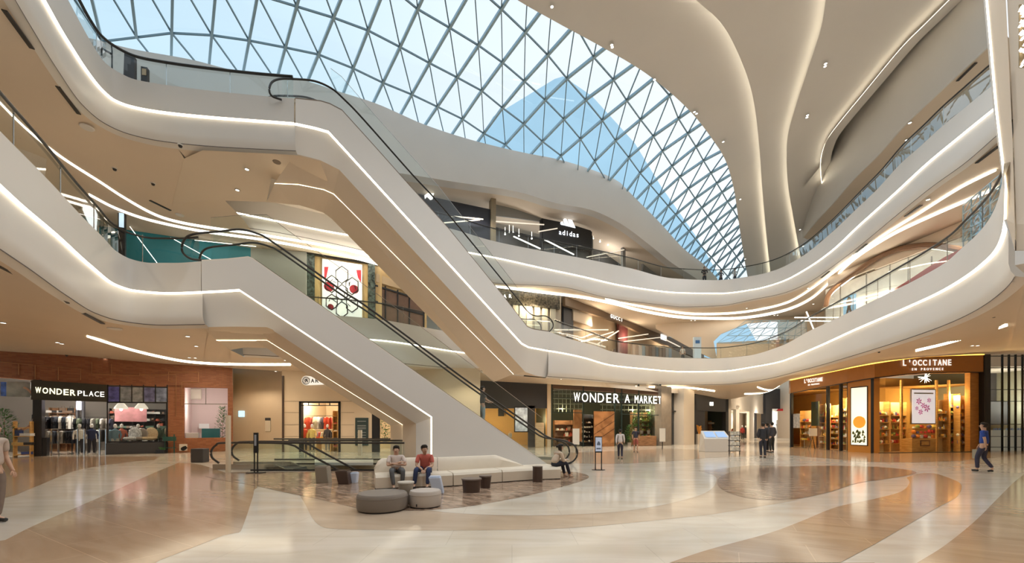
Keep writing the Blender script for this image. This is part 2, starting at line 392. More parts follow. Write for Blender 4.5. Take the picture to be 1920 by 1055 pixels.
mbc.loft([[inA[-1]]+[at_z(x, 613, ZB2) for x in xl[1:]], [outA[-1]]+[gpt(x) for x in xl[1:]]])
land = [at_z(px, py, ZB2) for px, py in ((432,613),(455,613),(480,613),(500,613),(512,618))]
tip = [at_z(432, 656, ZB2), at_z(455, 651.5, ZB2), at_z(480, 650.5, ZB2), at_z(505, 651, ZB2), at_z(530, 656, ZB2)]
mbc.loft([land, tip])
inB = [p for px, p, n in b2b]; outB = [gpt(px) for px, p, n in b2b]
mbc.quad(tip[0], gpt(432), outB[0], inB[0])
mbc.loft([inB, outB])
inC = [p for px, p, n in b2r]; outC = [gpt(px) for px, p, n in b2r]
mbc.quad(inB[-1], outB[-1], outC[0], inC[0])
mbc.loft([inC, outC])
e0 = inC[-1]; mbc.quad(e0, outC[-1], gpt(2300), Vector((22, 4, ZB2)))
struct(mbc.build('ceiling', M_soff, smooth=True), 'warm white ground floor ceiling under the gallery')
# level 2 floor slabs (upper faces) and level 2 ceiling
mbf = MB()
for c in (t2l, t2b, t2r): mbf.loft([[p+Vector((0,0,-0.02)) for _, p, n in c], [p-n*16+Vector((0,0,ZT2-0.12-p.z)) for _, p, n in c]])
struct(mbf.build('floor', mat('gallery_floor_stone', (0.55,0.48,0.40), 0.3)), 'stone gallery floor of level two')
mbf = MB()
for c in (t3l, t3r): mbf.loft([[p+Vector((0,0,-0.02)) for _, p, n in c], [p-n*cut(_, p, n, 12)+Vector((0,0,ZT3-0.12-p.z)) for _, p, n in c]])
struct(mbf.build('floor', MATS['gallery_floor_stone']), 'stone gallery floor of level three')
# level-2 ceiling
mb3 = MB()
b3q = [q for q in b3l if q[0] <= 326]
inn = [p for px, p, n in b3q]; rg = [p-n*.35+Vector((0,0,ZB3-p.z)) for px, p, n in b3q]; out = [p-n*(16 if px < 270 else 16-11.2*(px-270)/56.0)+Vector((0,0,ZB3-p.z)) for px, p, n in b3q]
mb3.loft([inn, rg, out])
f_ = [rg[-1]]+[at_z(px, py+2, ZB3) for px, py in ((380,279),(440,282),(500,285),(553,288),(600,300))]
b3s = [q[1] for q in b3l if q[0] > 322]; mb3.loft([b3s, [p+Vector((0,.4,ZB3-p.z)) for p in b3s]])
k_ = [at_z(px, py, ZB3) for px, py in ((322,384),(380,375),(440,376),(500,378),(560,384),(640,402))]
dz_ = Vector((0,0,-.012)); mb3.loft([[p+dz_ for p in f_], [p+dz_ for p in k_]])
inn = [p for px, p, n in b3r]; rg = [p-n*.35+Vector((0,0,ZB3+.05-p.z)) for px, p, n in b3r]; out = [p-n*cut(px, p, n, 22)+Vector((0,0,ZB3+.05-p.z)) for px, p, n in b3r]
mb3.loft([inn, rg, out])
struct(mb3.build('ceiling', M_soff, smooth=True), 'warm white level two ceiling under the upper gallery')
ml = MB()  # closing reveal of the level 3 opening edge
ml.loft([k_, [p+Vector((0,0,2.3)) for p in k_]])
struct(ml.build('trim_6', M_white, smooth=True), 'white edge of the small opening behind the upper landing')

# ================================================================ ESCALATOR BODIES
class Plane2:
    """vertical plane through plan points A,B; offset w away from the viewer"""
    def __init__(s, A, B, w=0.0):
        s.A = Vector((A[0], A[1])); d = Vector((B[0], B[1]))-s.A; s.L = d.length; s.d = d.normalized(); s.n = Vector((-s.d.y, s.d.x)); s.o = s.A+s.n*w
    def hit(s, px, py):
        k = (px-PX)/F; t = (k*s.o.y-s.o.x)/(s.d.x-k*s.d.y); p = s.o+s.d*t
        return t, Vector((p.x, p.y, H0+(PY-py)/F*p.y))
    def pt(s, t, z, w=0.0): p = s.o+s.d*t+s.n*w; return Vector((p.x, p.y, z))
def esc_line(A, B, w, pix):
    pl = Plane2(A, B, w); out = [pl.hit(*p) for p in pix]; return pl, sorted(((t, p.z) for t, p in out))
def resample(line, ts):
    f = lin(line); r = []
    for t in ts:
        if t <= line[0][0]: r.append(line[0][1])
        elif t >= line[-1][0]: r.append(line[-1][1])
        else: r.append(f(t))
    return r
def esc_loft(mb, A, B, specs, t0=None, t1=None):
    """specs: list of (w, pixels); lofts consecutive"""
    L = [esc_line(A, B, w, pix) for w, pix in specs]
    ts = set()
    lo = max(l[0][0] for _, l in L) if t0 is None else t0; hi = min(l[-1][0] for _, l in L) if t1 is None else t1
    return L, lo, hi
A_up = at_z(553, 232, ZG3).xy; B_up = at_z(1028, 657, ZG2).xy
A_lo = at_z(380, 547, ZG2).xy; B_lo = on_floor(1025, 871).xy
up_top = [(553,187),(600,192),(617,197),(640,209),(700,275),(767,350),(840,430),(940,553),(987,613),(1000,618),(1028,622)]
up_glow = [(553,232),(590,240),(615,247),(977,643),(990,650),(1028,657)]
up_soft = [(553,288),(600,300),(636,318),(985,697),(1005,704),(1030,708)]
up_strip = [(515,343),(560,345),(608,355),(626,363),(963,701)]
up_back = [(500,378),(560,384),(606,398),(622,410),(925,716)]
lo_top = [(380,491),(430,488),(467,484),(475,487),(1025,871)]
lo_glow = [(380,547),(420,545),(450,543),(810,781)]
lo_soft = [(380,613),(440,612),(500,613),(510,618),(780,794)]
lo_strip = [(405,637),(450,637),(500,637),(755,796)]
lo_back = [(432,656),(455,651),(500,652),(520,666),(732,797)]
def esc_shell(A, B, T, G, S_, K, R, name_parent, t_pairs, ws=(0.0, 0.30, 1.1, 2.2)):
    lT = esc_line(A, B, 0, T); lG = esc_line(A, B, 0, G); lS = esc_line(A, B, ws[1], S_); lK = esc_line(A, B, ws[2], K); lR = esc_line(A, B, ws[3], R)
    return lT, lG, lS, lK, lR
def strip_loft(pairs):
    """pairs of (plane, line, w): loft surfaces across with common t samples"""
    ts = sorted(set(round(t, 3) for _, l in pairs for t, _ in l))
    lo = min(l[0][0] for _, l in pairs); hi = max(l[-1][0] for _, l in pairs)
    curves = []
    for pl, l in pairs:
        zs = resample(l, ts)
        tt = [min(max(t, l[0][0]), l[-1][0]) for t in ts]
        curves.append([pl.pt(t, z) for t, z in zip(tt, zs)])
    return curves
def build_escalator_body(A, B, T, G, S_, K, R, loc, label, leg=None, trim=M_brtrim):
    root = thing('escalator', loc, label, 'escalator')
    lT, lG, lS, lK, lR = esc_shell(A, B, T, G, S_, K, R, None, None)
    # upper face (proud of the light slot)
    prd = Plane2(A, B, -0.07)
    mb = MB(); c = strip_loft([(prd, lT[1]), (prd, lG[1])]) if not leg else None
    if leg is None: mb.loft(c)
    else:
        # face continues down to the floor right of the leg
        tl = lG[1][-1][0]; zl = lG[1][-1][1]
        tt = [t for t, z in lT[1] if t < tl-1e-3]
        ts = sorted(set([round(t, 3) for t, _ in lT[1] if t < tl]+[round(t, 3) for t, _ in lG[1]]))
        zt = resample(lT[1], ts); zg = resample(lG[1], ts)
        mb.loft([[prd.pt(t, z) for t, z in zip(ts, zt)], [prd.pt(t, z) for t, z in zip(ts, zg)]])
        te = lT[1][-1][0]
        mb.poly([prd.pt(tl, zl), prd.pt(tl, resample(lT[1], [tl])[0]), prd.pt(te, 0.02), prd.pt(te, 0.0), prd.pt(tl, 0.0)])
    body = mb.build('side_cladding', M_white, root)
    # top trim
    tm = MB(); ct = strip_loft([(prd, lT[1])])[0]; tm.loft([[p+Vector((0,0,0.0)) for p in ct], [p+Vector((0,0,0.05)) for p in ct]])
    pl0 = Plane2(A, B, 0.16); tm.loft([[p+Vector((0,0,0.05)) for p in ct], [pl0.pt(t, z+0.05) for t, z in lT[1]]]) if len(ct) == len(lT[1]) else None
    tm.build('top_trim', trim, root)
    # light slot
    base = Plane2(A, B, 0.0)
    gl = MB(); tsg = [t for t, _ in lG[1]]; zg = [z for _, z in lG[1]]
    gl.loft([[prd.pt(t, z) for t, z in zip(tsg, zg)], [base.pt(t, z-0.055) for t, z in zip(tsg, zg)]])
    if leg: gl.quad(prd.pt(tsg[-1], zg[-1]), prd.pt(tsg[-1], 0.0), base.pt(tsg[-1]-0.055, 0.0), base.pt(tsg[-1]-0.055, zg[-1]-0.055))
    gl.build('light_slot', M_led, root)
    # recessed lower face + underside
    lGd = (base, [(t, z-0.055) for t, z in lG[1]])
    if leg: lGd[1][-1] = (lGd[1][-1][0]-0.055, lGd[1][-1][1])
    ln = MB(); c = strip_loft([lGd, lS, lK]); ln.loft(c[:2]); ln.build('lower_cladding', M_white, root, smooth=True)
    un = MB(); un.loft(c[1:]); c2 = strip_loft([(lK[0], [(t, z) for t, z in lK[1]]), lR]); un.loft(c2); 
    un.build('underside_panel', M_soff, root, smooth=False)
    sp = MB(); pk2 = Plane2(A, B, 1.22)
    sp.loft([[lK[0].pt(t, z-0.012) for t, z in lK[1]], [pk2.pt(t, z-0.012) for t, z in lK[1]]]); sp.build('underside_light', M_led, root)
    # back cladding
    bk = MB(); pb = Plane2(A, B, 2.2); cb = strip_loft([lR, (pb, lT[1])]); bk.loft(cb); bk.build('rear_cladding', M_white, root)
    return root, lT, lG, lS, lK, lR
escU, uT, uG, uS, uK, uR = build_escalator_body(A_up, B_up, up_top, up_glow, up_soft, up_strip, up_back, (A_up.x, A_up.y, ZB3), 'white clad escalator descending from the top gallery to the middle gallery')
escL, oT, oG, oS, oK, oR = build_escalator_body(A_lo, B_lo, lo_top, lo_glow, lo_soft, lo_strip, lo_back, (B_lo.x, B_lo.y, 0.0), 'white clad escalator descending from the middle gallery to the ground floor', leg=True, trim=mat('cream_trim', (0.75,0.7,0.62), 0.5))
# leg of the lower escalator
def leg_part():
    base = Plane2(A_lo, B_lo, 0.0)
    tg = oG[1][-1][0]-0.055; ts = oS[1][-1][0]; tk = oK[1][-1][0]; tr = oR[1][-1][0]
    zs = [oG[1][-1][1]-0.055, oS[1][-1][1], oK[1][-1][1], oR[1][-1][1]]
    P = [base.pt(tg, zs[0]), oS[0].pt(ts, zs[1]), oK[0].pt(tk, zs[2]), Plane2(A_lo, B_lo, 1.22).pt(tk, zs[2]), oR[0].pt(tr, zs[3])]
    Q = [Vector((p.x, p.y, 0)) for p in P]
    mb = MB(); mb.loft([P[:2], Q[:2]]); mb.build('leg_face', M_white, escL)
    mb = MB(); mb.loft([P[1:3], Q[1:3]]); mb.loft([P[3:], Q[3:]]); mb.build('leg_side', M_soff, escL)
    mb = MB(); mb.loft([P[2:4], Q[2:4]]); mb.build('leg_light', M_led, escL)
leg_part()
l4_top = pchip([(100,60),(170,72),(240,90),(360,112),(432,130),(563,149),(640,173),(700,192),(800,235),(887,263),(987,287),(1040,297),(1107,317),(1160,340),(1184,364),(1240,420),(1282,466),(1325,500),(1345,522)])
# ================================================================ SKYLIGHT
def SZ(Y): return H0+21.5-0.074*max(0, Y-31)**2 if Y < 46 else H0+21.5-0.074*225
def sky_hit(px, py, dz=0.0):
    k = (PY-py)/F; lo, hi = 4.0, 80.0
    for _ in range(50):
        m = (lo+hi)/2
        if H0+k*m < SZ(m)+dz: lo = m
        else: hi = m
    return Vector(((px-PX)/F*lo, lo, H0+k*lo))
NODE = {}
def srow(j, i0, pts):
    for k, p in enumerate(pts): h = sky_hit(*p); NODE[(i0+k, j)] = Vector((h.x, h.y))
srow(-1,3,[(940,17),(985,60),(1027,103),(1063,147),(1098,187),(1129,225),(1154,263),(1179,295),(1200,324),(1219,346),(1236,366),(1253,386),(1267,402),(1280,418),(1292,433),(1304,448),(1314.5,461),(1324,472),(1334,482),(1343,494),(1354,506)])
srow(0,1,[(783,17),(843,52),(897,85),(942,117),(983,152),(1022,187),(1057,223),(1088,260),(1115,302)])
srow(1,-2,[(556,12),(625,33),(690,57),(750,88),(805,118),(857,145),(903,170),(942,202),(982,232),(1017,265)])
srow(2,-6,[(256,70),(322,62),(397,66),(467,76),(535,89),(597,102),(662,128),(718,155),(772,177),(820,200),(867,223),(907,250)])
srow(-2,6,[(1113,107),(1150,149),(1175,188),(1201,224),(1225,255),(1242,283),(1260,311),(1275,331),(1291,353),(1303.5,372),(1316,389),(1327,405),(1338,419),(1347.5,433),(1356,446),(1364,458),(1373,469),(1381,481)])
srow(-3,10,[(1272,222),(1289.5,250),(1305,275),(1319,301),(1333,324),(1344,343),(1354,360),(1364,378)])
def node(i, j, d=0):
    if (i, j) in NODE: return NODE[(i, j)]
    if d > 14: return None
    for (a, b) in (((i, j+1), (i, j+2)), ((i, j-1), (i, j-2)), ((i-1, j), (i-2, j)), ((i+1, j), (i+2, j))):
        if a in NODE and b in NODE: return NODE[a]*2-NODE[b]
    return None
for _ in range(14):
    new = {}
    for i in range(-9, 26):
        for j in range(-4, 5):
            if (i, j) not in NODE:
                p = node(i, j)
                if p is not None: new[(i, j)] = p
    NODE.update(new)
for k_ in list(NODE):
    p = NODE[k_]; z = SZ(p.y); sx_ = PX+F*p.x/p.y; sy_ = PY-F*(z-H0)/p.y
    if p.y > 43.5 or (100 < sx_ < 1345 and sy_ > l4_top(sx_)+60): del NODE[k_]
def nz(p): return Vector((p.x, p.y, SZ(p.y)))
window = MB(); tri = MB()
IR = range(-9, 26); JR = range(-4, 4)
sk = struct(thing('window_1', (0, 28, H0+21.5), 'triangulated steel and glass skylight over the atrium', 'skylight'))
for i in IR:
    for j in JR:
        q = [NODE.get(k) for k in ((i, j), (i+1, j), (i+1, j+1), (i, j+1))]
        if None in q: continue
        a, b, c, d = [nz(p)+Vector((0, 0, 0.12)) for p in q]
        tri.poly([a, b, c]); tri.poly([a, c, d])
tri.build('glazing', M_sglass, sk)
ru = MB()
for i in IR:
    for j in JR:
        a, b, c = NODE.get((i, j)), NODE.get((i+1, j)), NODE.get((i+1, j+1))
        if a and b: ru.bar(nz(a), nz(b), 0.055, 0.10)
        if a and c: ru.bar(nz(a), nz(c), 0.055, 0.10)
ru.build('glazing_bars', M_steel, sk)
for i in IR:
    rb = MB(); P = [NODE.get((i, j)) for j in range(-4, 5)]; P = [nz(p) for p in P if p is not None]
    for a, b in zip(P, P[1:]):
        rb.bar(a, b, 0.12, 0.18)
    if rb.v: rb.build('rafter', M_steell, sk)

tw_ = MB(); tp = [at_y(x, y, 120) for x, y in ((850,345),(925,218),(1040,148),(1056,143),(1110,180),(1190,268),(1240,350),(1310,450),(1430,660),(1430,809),(850,809))]
tw_.poly(tp); tw_.poly([p+Vector((0,25,0)) for p in tp]); tw_.loft([tp, [p+Vector((0,25,0)) for p in tp]], closed=True)
tag(tw_.build('glass_tower', mat('pale_blue_curtain_wall', (.50,.74,.90), .3, noise=.05, nscale=.05), rel=tp[0]), 'pale blue pointed tower seen through the skylight', 'building')
# ================================================================ LEVEL 4 RIBBON (below the skylight)
l4_bot = pchip([(100,290),(240,296),(432,300),(640,310),(760,326),(847,340),(973,360),(1040,380),(1107,393),(1160,417),(1223,463),(1260,493),(1290,512),(1345,548)])
l4_y = pchip([(100,20.8),(240,21.8),(432,22.6),(563,23.8),(640,24.6),(760,27),(850,28.8),(1040,31.8),(1160,34.2),(1260,37),(1345,40)])
pp = frange(100, 1345, 90)
l4 = []
for px in pp:
    Y = l4_y(px); hi = sky_hit(px, l4_top(px))
    tp = at_y(px, l4_top(px), Y); bt = at_y(px, l4_bot(px), Y); l4.append((px, tp, bt, hi))
mb = MB(); mb.loft([[t for _, t, b, h in l4], [t*0.5+b*0.5+Vector((0, -0.25, 0)) for _, t, b, h in l4], [b for _, t, b, h in l4], [b+Vector((-0.15, 0.9, 0.05)) for _, t, b, h in l4], ])
mb.loft([[t for _, t, b, h in l4], [t+Vector((-0.4, 2.5, 0.0)) for _, t, b, h in l4]])
o4 = struct(mb.build('trim_7', M_white, smooth=True), 'broad white top ribbon below the skylight')
# soffit of level 4 and level-3 shop wall position
M_l4s = M_soff
mb = MB(); mb.loft([[b+Vector((-0.15, 0.9, 0.05)) for _, t, b, h in l4], [b+Vector((-1.5, 9.0, 0.05)) for _, t, b, h in l4]])
struct(mb.build('ceiling', M_l4s, smooth=True), 'narrow level three ceiling under the top ribbon')

# ================================================================ SWEEPING UPPER CEILING (right)
edge0 = [(940,-25),(970,0),(1040,40),(1123,85),(1200,130),(1255,172),(1300,215),(1335,260),(1360,300),(1375,350),(1383,400),(1390,450),(1400,510),(1412,560)]
lineA = [(1270,-40),(1305,0),(1345,35),(1372,75),(1400,140),(1415,200),(1424,280),(1429,350),(1436,430),(1444,505),(1452,560)]
lineB = [(1556,-60),(1548,0),(1540,50),(1528,90),(1508,150),(1490,205),(1477,255),(1475,300),(1478,350),(1488,410),(1500,475),(1518,560)]
lineC = [(1840,-60),(1780,0),(1735,45),(1690,90),(1625,168),(1560,248),(1543,280),(1538,310),(1541,350),(1546,392),(1556,430),(1600,560)]
def rs(P, n):
    P = spline([(p[0], p[1], 0) for p in P], 12); L = [0]
    for a, b in zip(P, P[1:]): L.append(L[-1]+(b-a).length)
    out = []; k = 0
    for q in frange(0, L[-1]-1e-4, n):
        while L[k+1] < q: k += 1
        t = (q-L[k])/(L[k+1]-L[k]); out.append(P[k].lerp(P[k+1], t))
    return out
NC = 70
E0, EA, EB, EC = [rs(p, NC) for p in (edge0, lineA, lineB, lineC)]
def ceilcurve(E, dz=0.0): return [sky_hit(p.x, p.y, dz) for p in E]
def panel(name, L, R, dzl, dzr, label, ledge=True):
    mb = MB(); mid = [[a.lerp(b, t) for a, b in zip(L, R)] for t in (0, .2, .4, .6, .8, 1)]
    cs = []
    for k, m_ in enumerate(mid):
        t = k/5; cs.append(ceilcurve(m_, dzl*(1-t)+dzr*t))
    mb.loft(cs)
    return mb, cs
def extend(cs_last, d=0.6):
    return [p+Vector((d, 0.0, 0.02)) for p in cs_last]
mb, c0 = panel('p0', E0, EA, -0.25, -0.30, '')
up0 = [p+Vector((-0.02, 0.05, 0.45)) for p in c0[0]]
mb.loft([up0, c0[0]]); mb.loft([c0[-1], [p+Vector((0.9, 0.1, 0.3)) for p in c0[-1]]])
ceil_a = struct(mb.build('ceiling', M_ceil, smooth=True), 'curved white ceiling panel beside the skylight')
mb, c1 = panel('p1', EA, EB, -0.62, -0.62, '')
mb.loft([c1[-1], [p+Vector((0.9, 0.1, 0.3)) for p in c1[-1]]])
ceil_b = struct(mb.build('ceiling', M_ceil, smooth=True), 'middle curved white ceiling panel with light line')
mb, c2 = panel('p2', EB, EC, -0.94, -0.94, '')
mb.loft([c2[-1], [p+Vector((0.9, 0.1, 0.3)) for p in c2[-1]]])
ceil_c = struct(mb.build('ceiling', M_ceil, smooth=True), 'right curved white ceiling panel with light line')
for o, c in ((ceil_b, c1), (ceil_c, c2)):
    st = MB(); st.loft([c[0], [p+Vector((0.03, 0.0, 0.08)) for p in c[0]]]); st.build('light_strip', M_led, o)
# right-hand L4 wall, hung from line C
wl_bot = pchip([(1500,452),(1530,415),(1560,383),(1597,340),(1647,290),(1691,240),(1742,191),(1794,142),(1848,92),(1880,62)])
wc = ceilcurve(EC, -1.25)
stp = MB(); stp.loft([[p for p in wc], [p+Vector((0.03, 0.0, 0.06)) for p in wc]])
pxs = frange(1505, 1880, 60)
# plan depth of this wall from its lower edge at constant height
def wY(px): return F*17.4/(PY-wl_bot(px))
ctop = []
import bisect
cpts = sorted([(p.x, p.y) for p in EC if p.y < 300 and p.x > 1545]); cf = lin([(a, b) for a, b in cpts])
lo_ = []; hi_ = []
for px in pxs:
    b_ = at_y(px, wl_bot(px), wY(px)); 
    yt = cf(px) if px > 1548 else 300+(1548-px)*1.2
    yt = min(yt, wl_bot(px)-8)
    lo_.append(b_); hi_.append(at_y(px, yt, wY(px)))
mb = MB(); mb.loft([[p+Vector((0.8,0.5,0.06)) for p in lo_], [p+Vector((0.1,0,0.02)) for p in lo_], lo_, [a.lerp(b, .5) for a, b in zip(lo_, hi_)], hi_, [p+Vector((.3,.3,2.5)) for p in hi_]])
rw = struct(mb.build('wall_right', M_white, smooth=True), 'tall smooth white wall of the top level on the right')
stp.build('light_strip', M_led, rw)
# closing strip between line C and the wall head
cl = []
for px, h in zip(pxs, hi_):
    yy = PY-F*(h.z-H0)/h.y; cl.append(sky_hit(px, yy, -1.2))
mb = MB(); mb.loft([cl, hi_]); struct(mb.build('ceiling', M_ceil, smooth=True), 'ceiling return above the right wall')
# level 3 right soffit
mb = MB(); mb.loft([[p+Vector((0.1,0,0.02)) for p in lo_], [p+Vector((6.0, 3.0, 0.02)) for p in lo_]]); struct(mb.build('ceiling', M_soff), 'level three ceiling on the right gallery')

# ================================================================ RIGHT PORTAL FIN
rib = [(1891.5,407,9.32),(1884,358,9.7),(1866,205,10.4),(1848,0,11.0),(1838,-110,11.3)]
R0 = [at_y(*p) for p in rib]; R0[0] = ENDS['trim_2']['c'].copy()
L0 = [at_y(p[0]-(4 if p[1]<300 else 2), p[1]-1, p[2]+0.35) for p in rib]
rin = [(1903,470,8.9),(1903,420,8.9),(1898,250,9.2),(1886,0,9.5),(1878,-110,9.7)]
RI = [at_y(*p) for p in rin]
RO = [at_y(p[0]+150, p[1], p[2]-1.2) for p in rin]
ROO = [at_y(p[0]+800, p[1], 6) for p in rin]
mb = MB(); mb.loft([L0, R0]); pf = struct(mb.build('trim_8', M_white), 'white edge of the tall portal on the right')
mb = MB(); mb.loft([R0, [p+Vector((0.018,-0.03,0)) for p in R0]]); mb.build('light_strip', M_led, pf)
mb = MB(); mb.loft([[p+Vector((0.018,-0.03,0)) for p in R0], RI]); mb.loft([[p+Vector((0.03,0,0)) for p in RI], RO, ROO]); 
mb.build('portal_face', M_soff, pf)
# link: bottom of the fin to the ground ceiling
b_end = b2r[-1][1]
e_ = ENDS['trim_2']; mb = MB(); mb.poly([e_['c'], e_['d'], e_['e'], e_['f'], e_['g'], e_['h'], at_z(1903, 497, ZB2), RI[0]]); mb.poly([e_['b'], e_['c'], R0[1]]); mb.quad(RI[0], RO[0], Vector((13.5, 7.5, ZB2)), at_z(1903, 497, ZB2)); mb.quad(RO[0], ROO[0], Vector((20, 5.5, ZB2)), Vector((13.5, 7.5, ZB2)))
mb.quad(at_z(1903, 497, ZB2), Vector((13.5, 7.5, ZB2)), Vector((22,4,ZB2)), b_end)
mb.build('portal_base', M_white, pf)
# ================================================================ FLOOR
def floor_mat(name, c1, c2, rough=0.12, scale=1.2, brick=None, seed=0.0, rot=0.0, strip=None):
    m = bpy.data.materials.new(name); m.use_nodes = True; nt = m.node_tree; b = nt.nodes['Principled BSDF']
    tc = nt.nodes.new('ShaderNodeTexCoord'); mp = nt.nodes.new('ShaderNodeMapping'); mp.inputs['Rotation'].default_value = (0, 0, rot); mp.inputs['Location'].default_value = (seed, seed*.7, 0)
    nt.links.new(tc.outputs['Object'], mp.inputs['Vector'])
    ns = nt.nodes.new('ShaderNodeTexNoise'); ns.inputs['Scale'].default_value = scale; ns.inputs['Detail'].default_value = 5; ns.inputs['Distortion'].default_value = 1.2
    sc2 = nt.nodes.new('ShaderNodeVectorMath'); sc2.operation = 'MULTIPLY'; sc2.inputs[1].default_value = (1, 3.5, 1) if strip is None else strip
    nt.links.new(mp.outputs[0], sc2.inputs[0]); nt.links.new(sc2.outputs[0], ns.inputs['Vector'])
    r = nt.nodes.new('ShaderNodeValToRGB'); r.color_ramp.elements[0].color = c1+(1,); r.color_ramp.elements[1].color = c2+(1,)
    r.color_ramp.elements[0].position = .35; r.color_ramp.elements[1].position = .65
    nt.links.new(ns.outputs['Fac'], r.inputs['Fac']); out = r.outputs['Color']
    if brick:
        bt = nt.nodes.new('ShaderNodeTexBrick'); bt.inputs['Scale'].default_value = 1.0; bt.inputs['Brick Width'].default_value = brick[0]; bt.inputs['Row Height'].default_value = brick[1]
        bt.inputs['Mortar Size'].default_value = brick[2]; bt.inputs['Color1'].default_value = (1, 1, 1, 1); bt.inputs['Color2'].default_value = (brick[3],)*3+(1,); bt.inputs['Mortar'].default_value = (brick[4],)*3+(1,)
        nt.links.new(mp.outputs[0], bt.inputs['Vector'])
        mx = nt.nodes.new('ShaderNodeMix'); mx.data_type = 'RGBA'; mx.blend_type = 'MULTIPLY'; mx.inputs['Factor'].default_value = 1
        nt.links.new(out, mx.inputs['A']); nt.links.new(bt.outputs['Color'], mx.inputs['B']); out = mx.outputs['Result']
    nt.links.new(out, b.inputs['Base Color']); b.inputs['Roughness'].default_value = rough; b.inputs['Specular IOR Level'].default_value = 0.5
    return m
FM = [floor_mat('cream_marble', (0.60,0.51,0.40), (0.68,0.60,0.50), 0.13, 0.5, (1.8, 0.9, 0.004, 0.95, 0.8)),
      floor_mat('tan_marble', (0.40,0.26,0.155), (0.48,0.33,0.21), 0.12, 0.6, (1.6, 0.8, 0.005, 0.93, 1.25), 3.1, 0.5),
      floor_mat('brown_mosaic', (0.22,0.135,0.085), (0.54,0.38,0.27), 0.14, 2.2, (0.22, 0.07, 0.004, 0.7, 0.6), 1.0, 0.6, (1, 3, 1)),
      floor_mat('beige_marble', (0.48,0.36,0.25), (0.56,0.43,0.31), 0.13, 0.5, (2.0, 1.0, 0.004, 0.95, 0.85), 5.0, 0.2)]
fb = MB()
fb.m(0).poly([(-60,-14,0),(60,-14,0),(60,75,0),(-60,75,0)])
def region(mi, pix, lift, n=6, smooth=True):
    P = [on_floor(x, y) for x, y in pix]
    if smooth: P = spline(P, n, closed=True)
    fb.m(mi); fb.poly([(p.x, p.y, lift) for p in P])
def region_mixed(mi, segs, lift):
    """segs: list of (pixel list, smooth) chained"""
    P = []
    for pix, sm in segs:
        q = [on_floor(x, y) for x, y in pix]
        P += spline(q, 6) if sm and len(q) > 2 else q
    fb.m(mi); fb.poly([(p.x, p.y, lift) for p in P])
# large tan field on the left (between the two cream paths)
region_mixed(1, [([(10,1012),(75,980),(180,935),(280,890),(335,867)], True), ([(335,867),(380,872),(470,905),(476,920),(468,950),(454,990),(448,998)], True), ([(448,998),(420,1003),(352,1030),(300,1050),(250,1080),(60,1250),(-400,1250),(-400,1080),(10,1012)], False)], 0.002)
# dark tan field in front of the left shop
region_mixed(1, [([(-300,990),(0,935),(60,915),(150,880),(240,866),(290,862)], True), ([(300,855),(60,856),(-100,872),(-300,890)], False)], 0.002)
# tan lens in front of the ottomans, running right under the cream ellipse
region_mixed(3, [([(556,918),(572,945),(585,970),(600,985),(625,991),(700,993),(800,994),(960,993),(1060,990),(1160,982),(1260,972),(1330,965)], True), ([(1330,965),(1420,950),(1500,935),(1600,905)], True), ([(1600,905),(1560,880),(1420,872),(1340,880)], True), ([(1100,900),(900,900),(700,930),(600,905)], False)], 0.002)
# cream ellipse between sofa and market shop
region(0, [(770,948),(810,957),(870,963),(960,966),(1060,965),(1160,959),(1250,945),(1320,925),(1342,905),(1335,890),(1280,878),(1180,873),(1100,877),(1000,885),(860,910)], 0.004)
# brown mosaic island under the sofa
region_mixed(2, [([(385,893),(410,899),(470,909),(540,924),(600,936),(672,953),(700,957)], True), ([(790,957),(860,952),(930,941),(1000,927),(1060,911),(1090,902),(1104,895),(1098,889),(1080,885)], True), ([(1000,880),(880,880),(760,880),(560,884),(440,885),(400,887)], False)], 0.006)
# cream rim path at far right of the sofa
region_mixed(0, [([(1000,879),(1080,883),(1102,889),(1108,895)], True), ([(1180,880),(1100,872),(1000,870)], False)], 0.005)
# right mosaic island
region(2, [(1345,905),(1352,893),(1375,884),(1420,878),(1490,874),(1560,873),(1640,875),(1690,879),(1715,884),(1712,889),(1660,898),(1610,905),(1560,921),(1500,934),(1440,937),(1390,931),(1355,918)], 0.006)
# tan field right
region_mixed(1, [([(1960-320,1055),(1580,1055),(1255,1055)], False), ([(1255,1055),(1330,1030),(1440,1000),(1500,978),(1570,950),(1640,935),(1690,921),(1705,905),(1700,895)], True), ([(1700,895),(1720,888),(1750,887),(1780,896),(1802,908),(1795,930),(1760,950),(1700,985),(1640,1020),(1575,1055)], True), ([(1500,1200),(900,1200)], False)], 0.004)
region_mixed(1, [([(1720,1055),(1775,1020),(1830,975),(1870,935),(1900,905),(1925,885)], True), ([(2150,885),(2400,1100),(1500,1250)], False)], 0.004)
# darker tan apron in front of the market shop and the orange shop
region_mixed(3, [([(1060,868),(1160,869),(1260,864),(1330,858)], True), ([(1480,852),(1400,845),(1250,841),(1050,850)], False)], 0.003)
region_mixed(1, [([(1480,853),(1560,860),(1640,866),(1740,866),(1840,860),(1920,850)], True), ([(2000,838),(1900,836),(1480,838)], False)], 0.003)
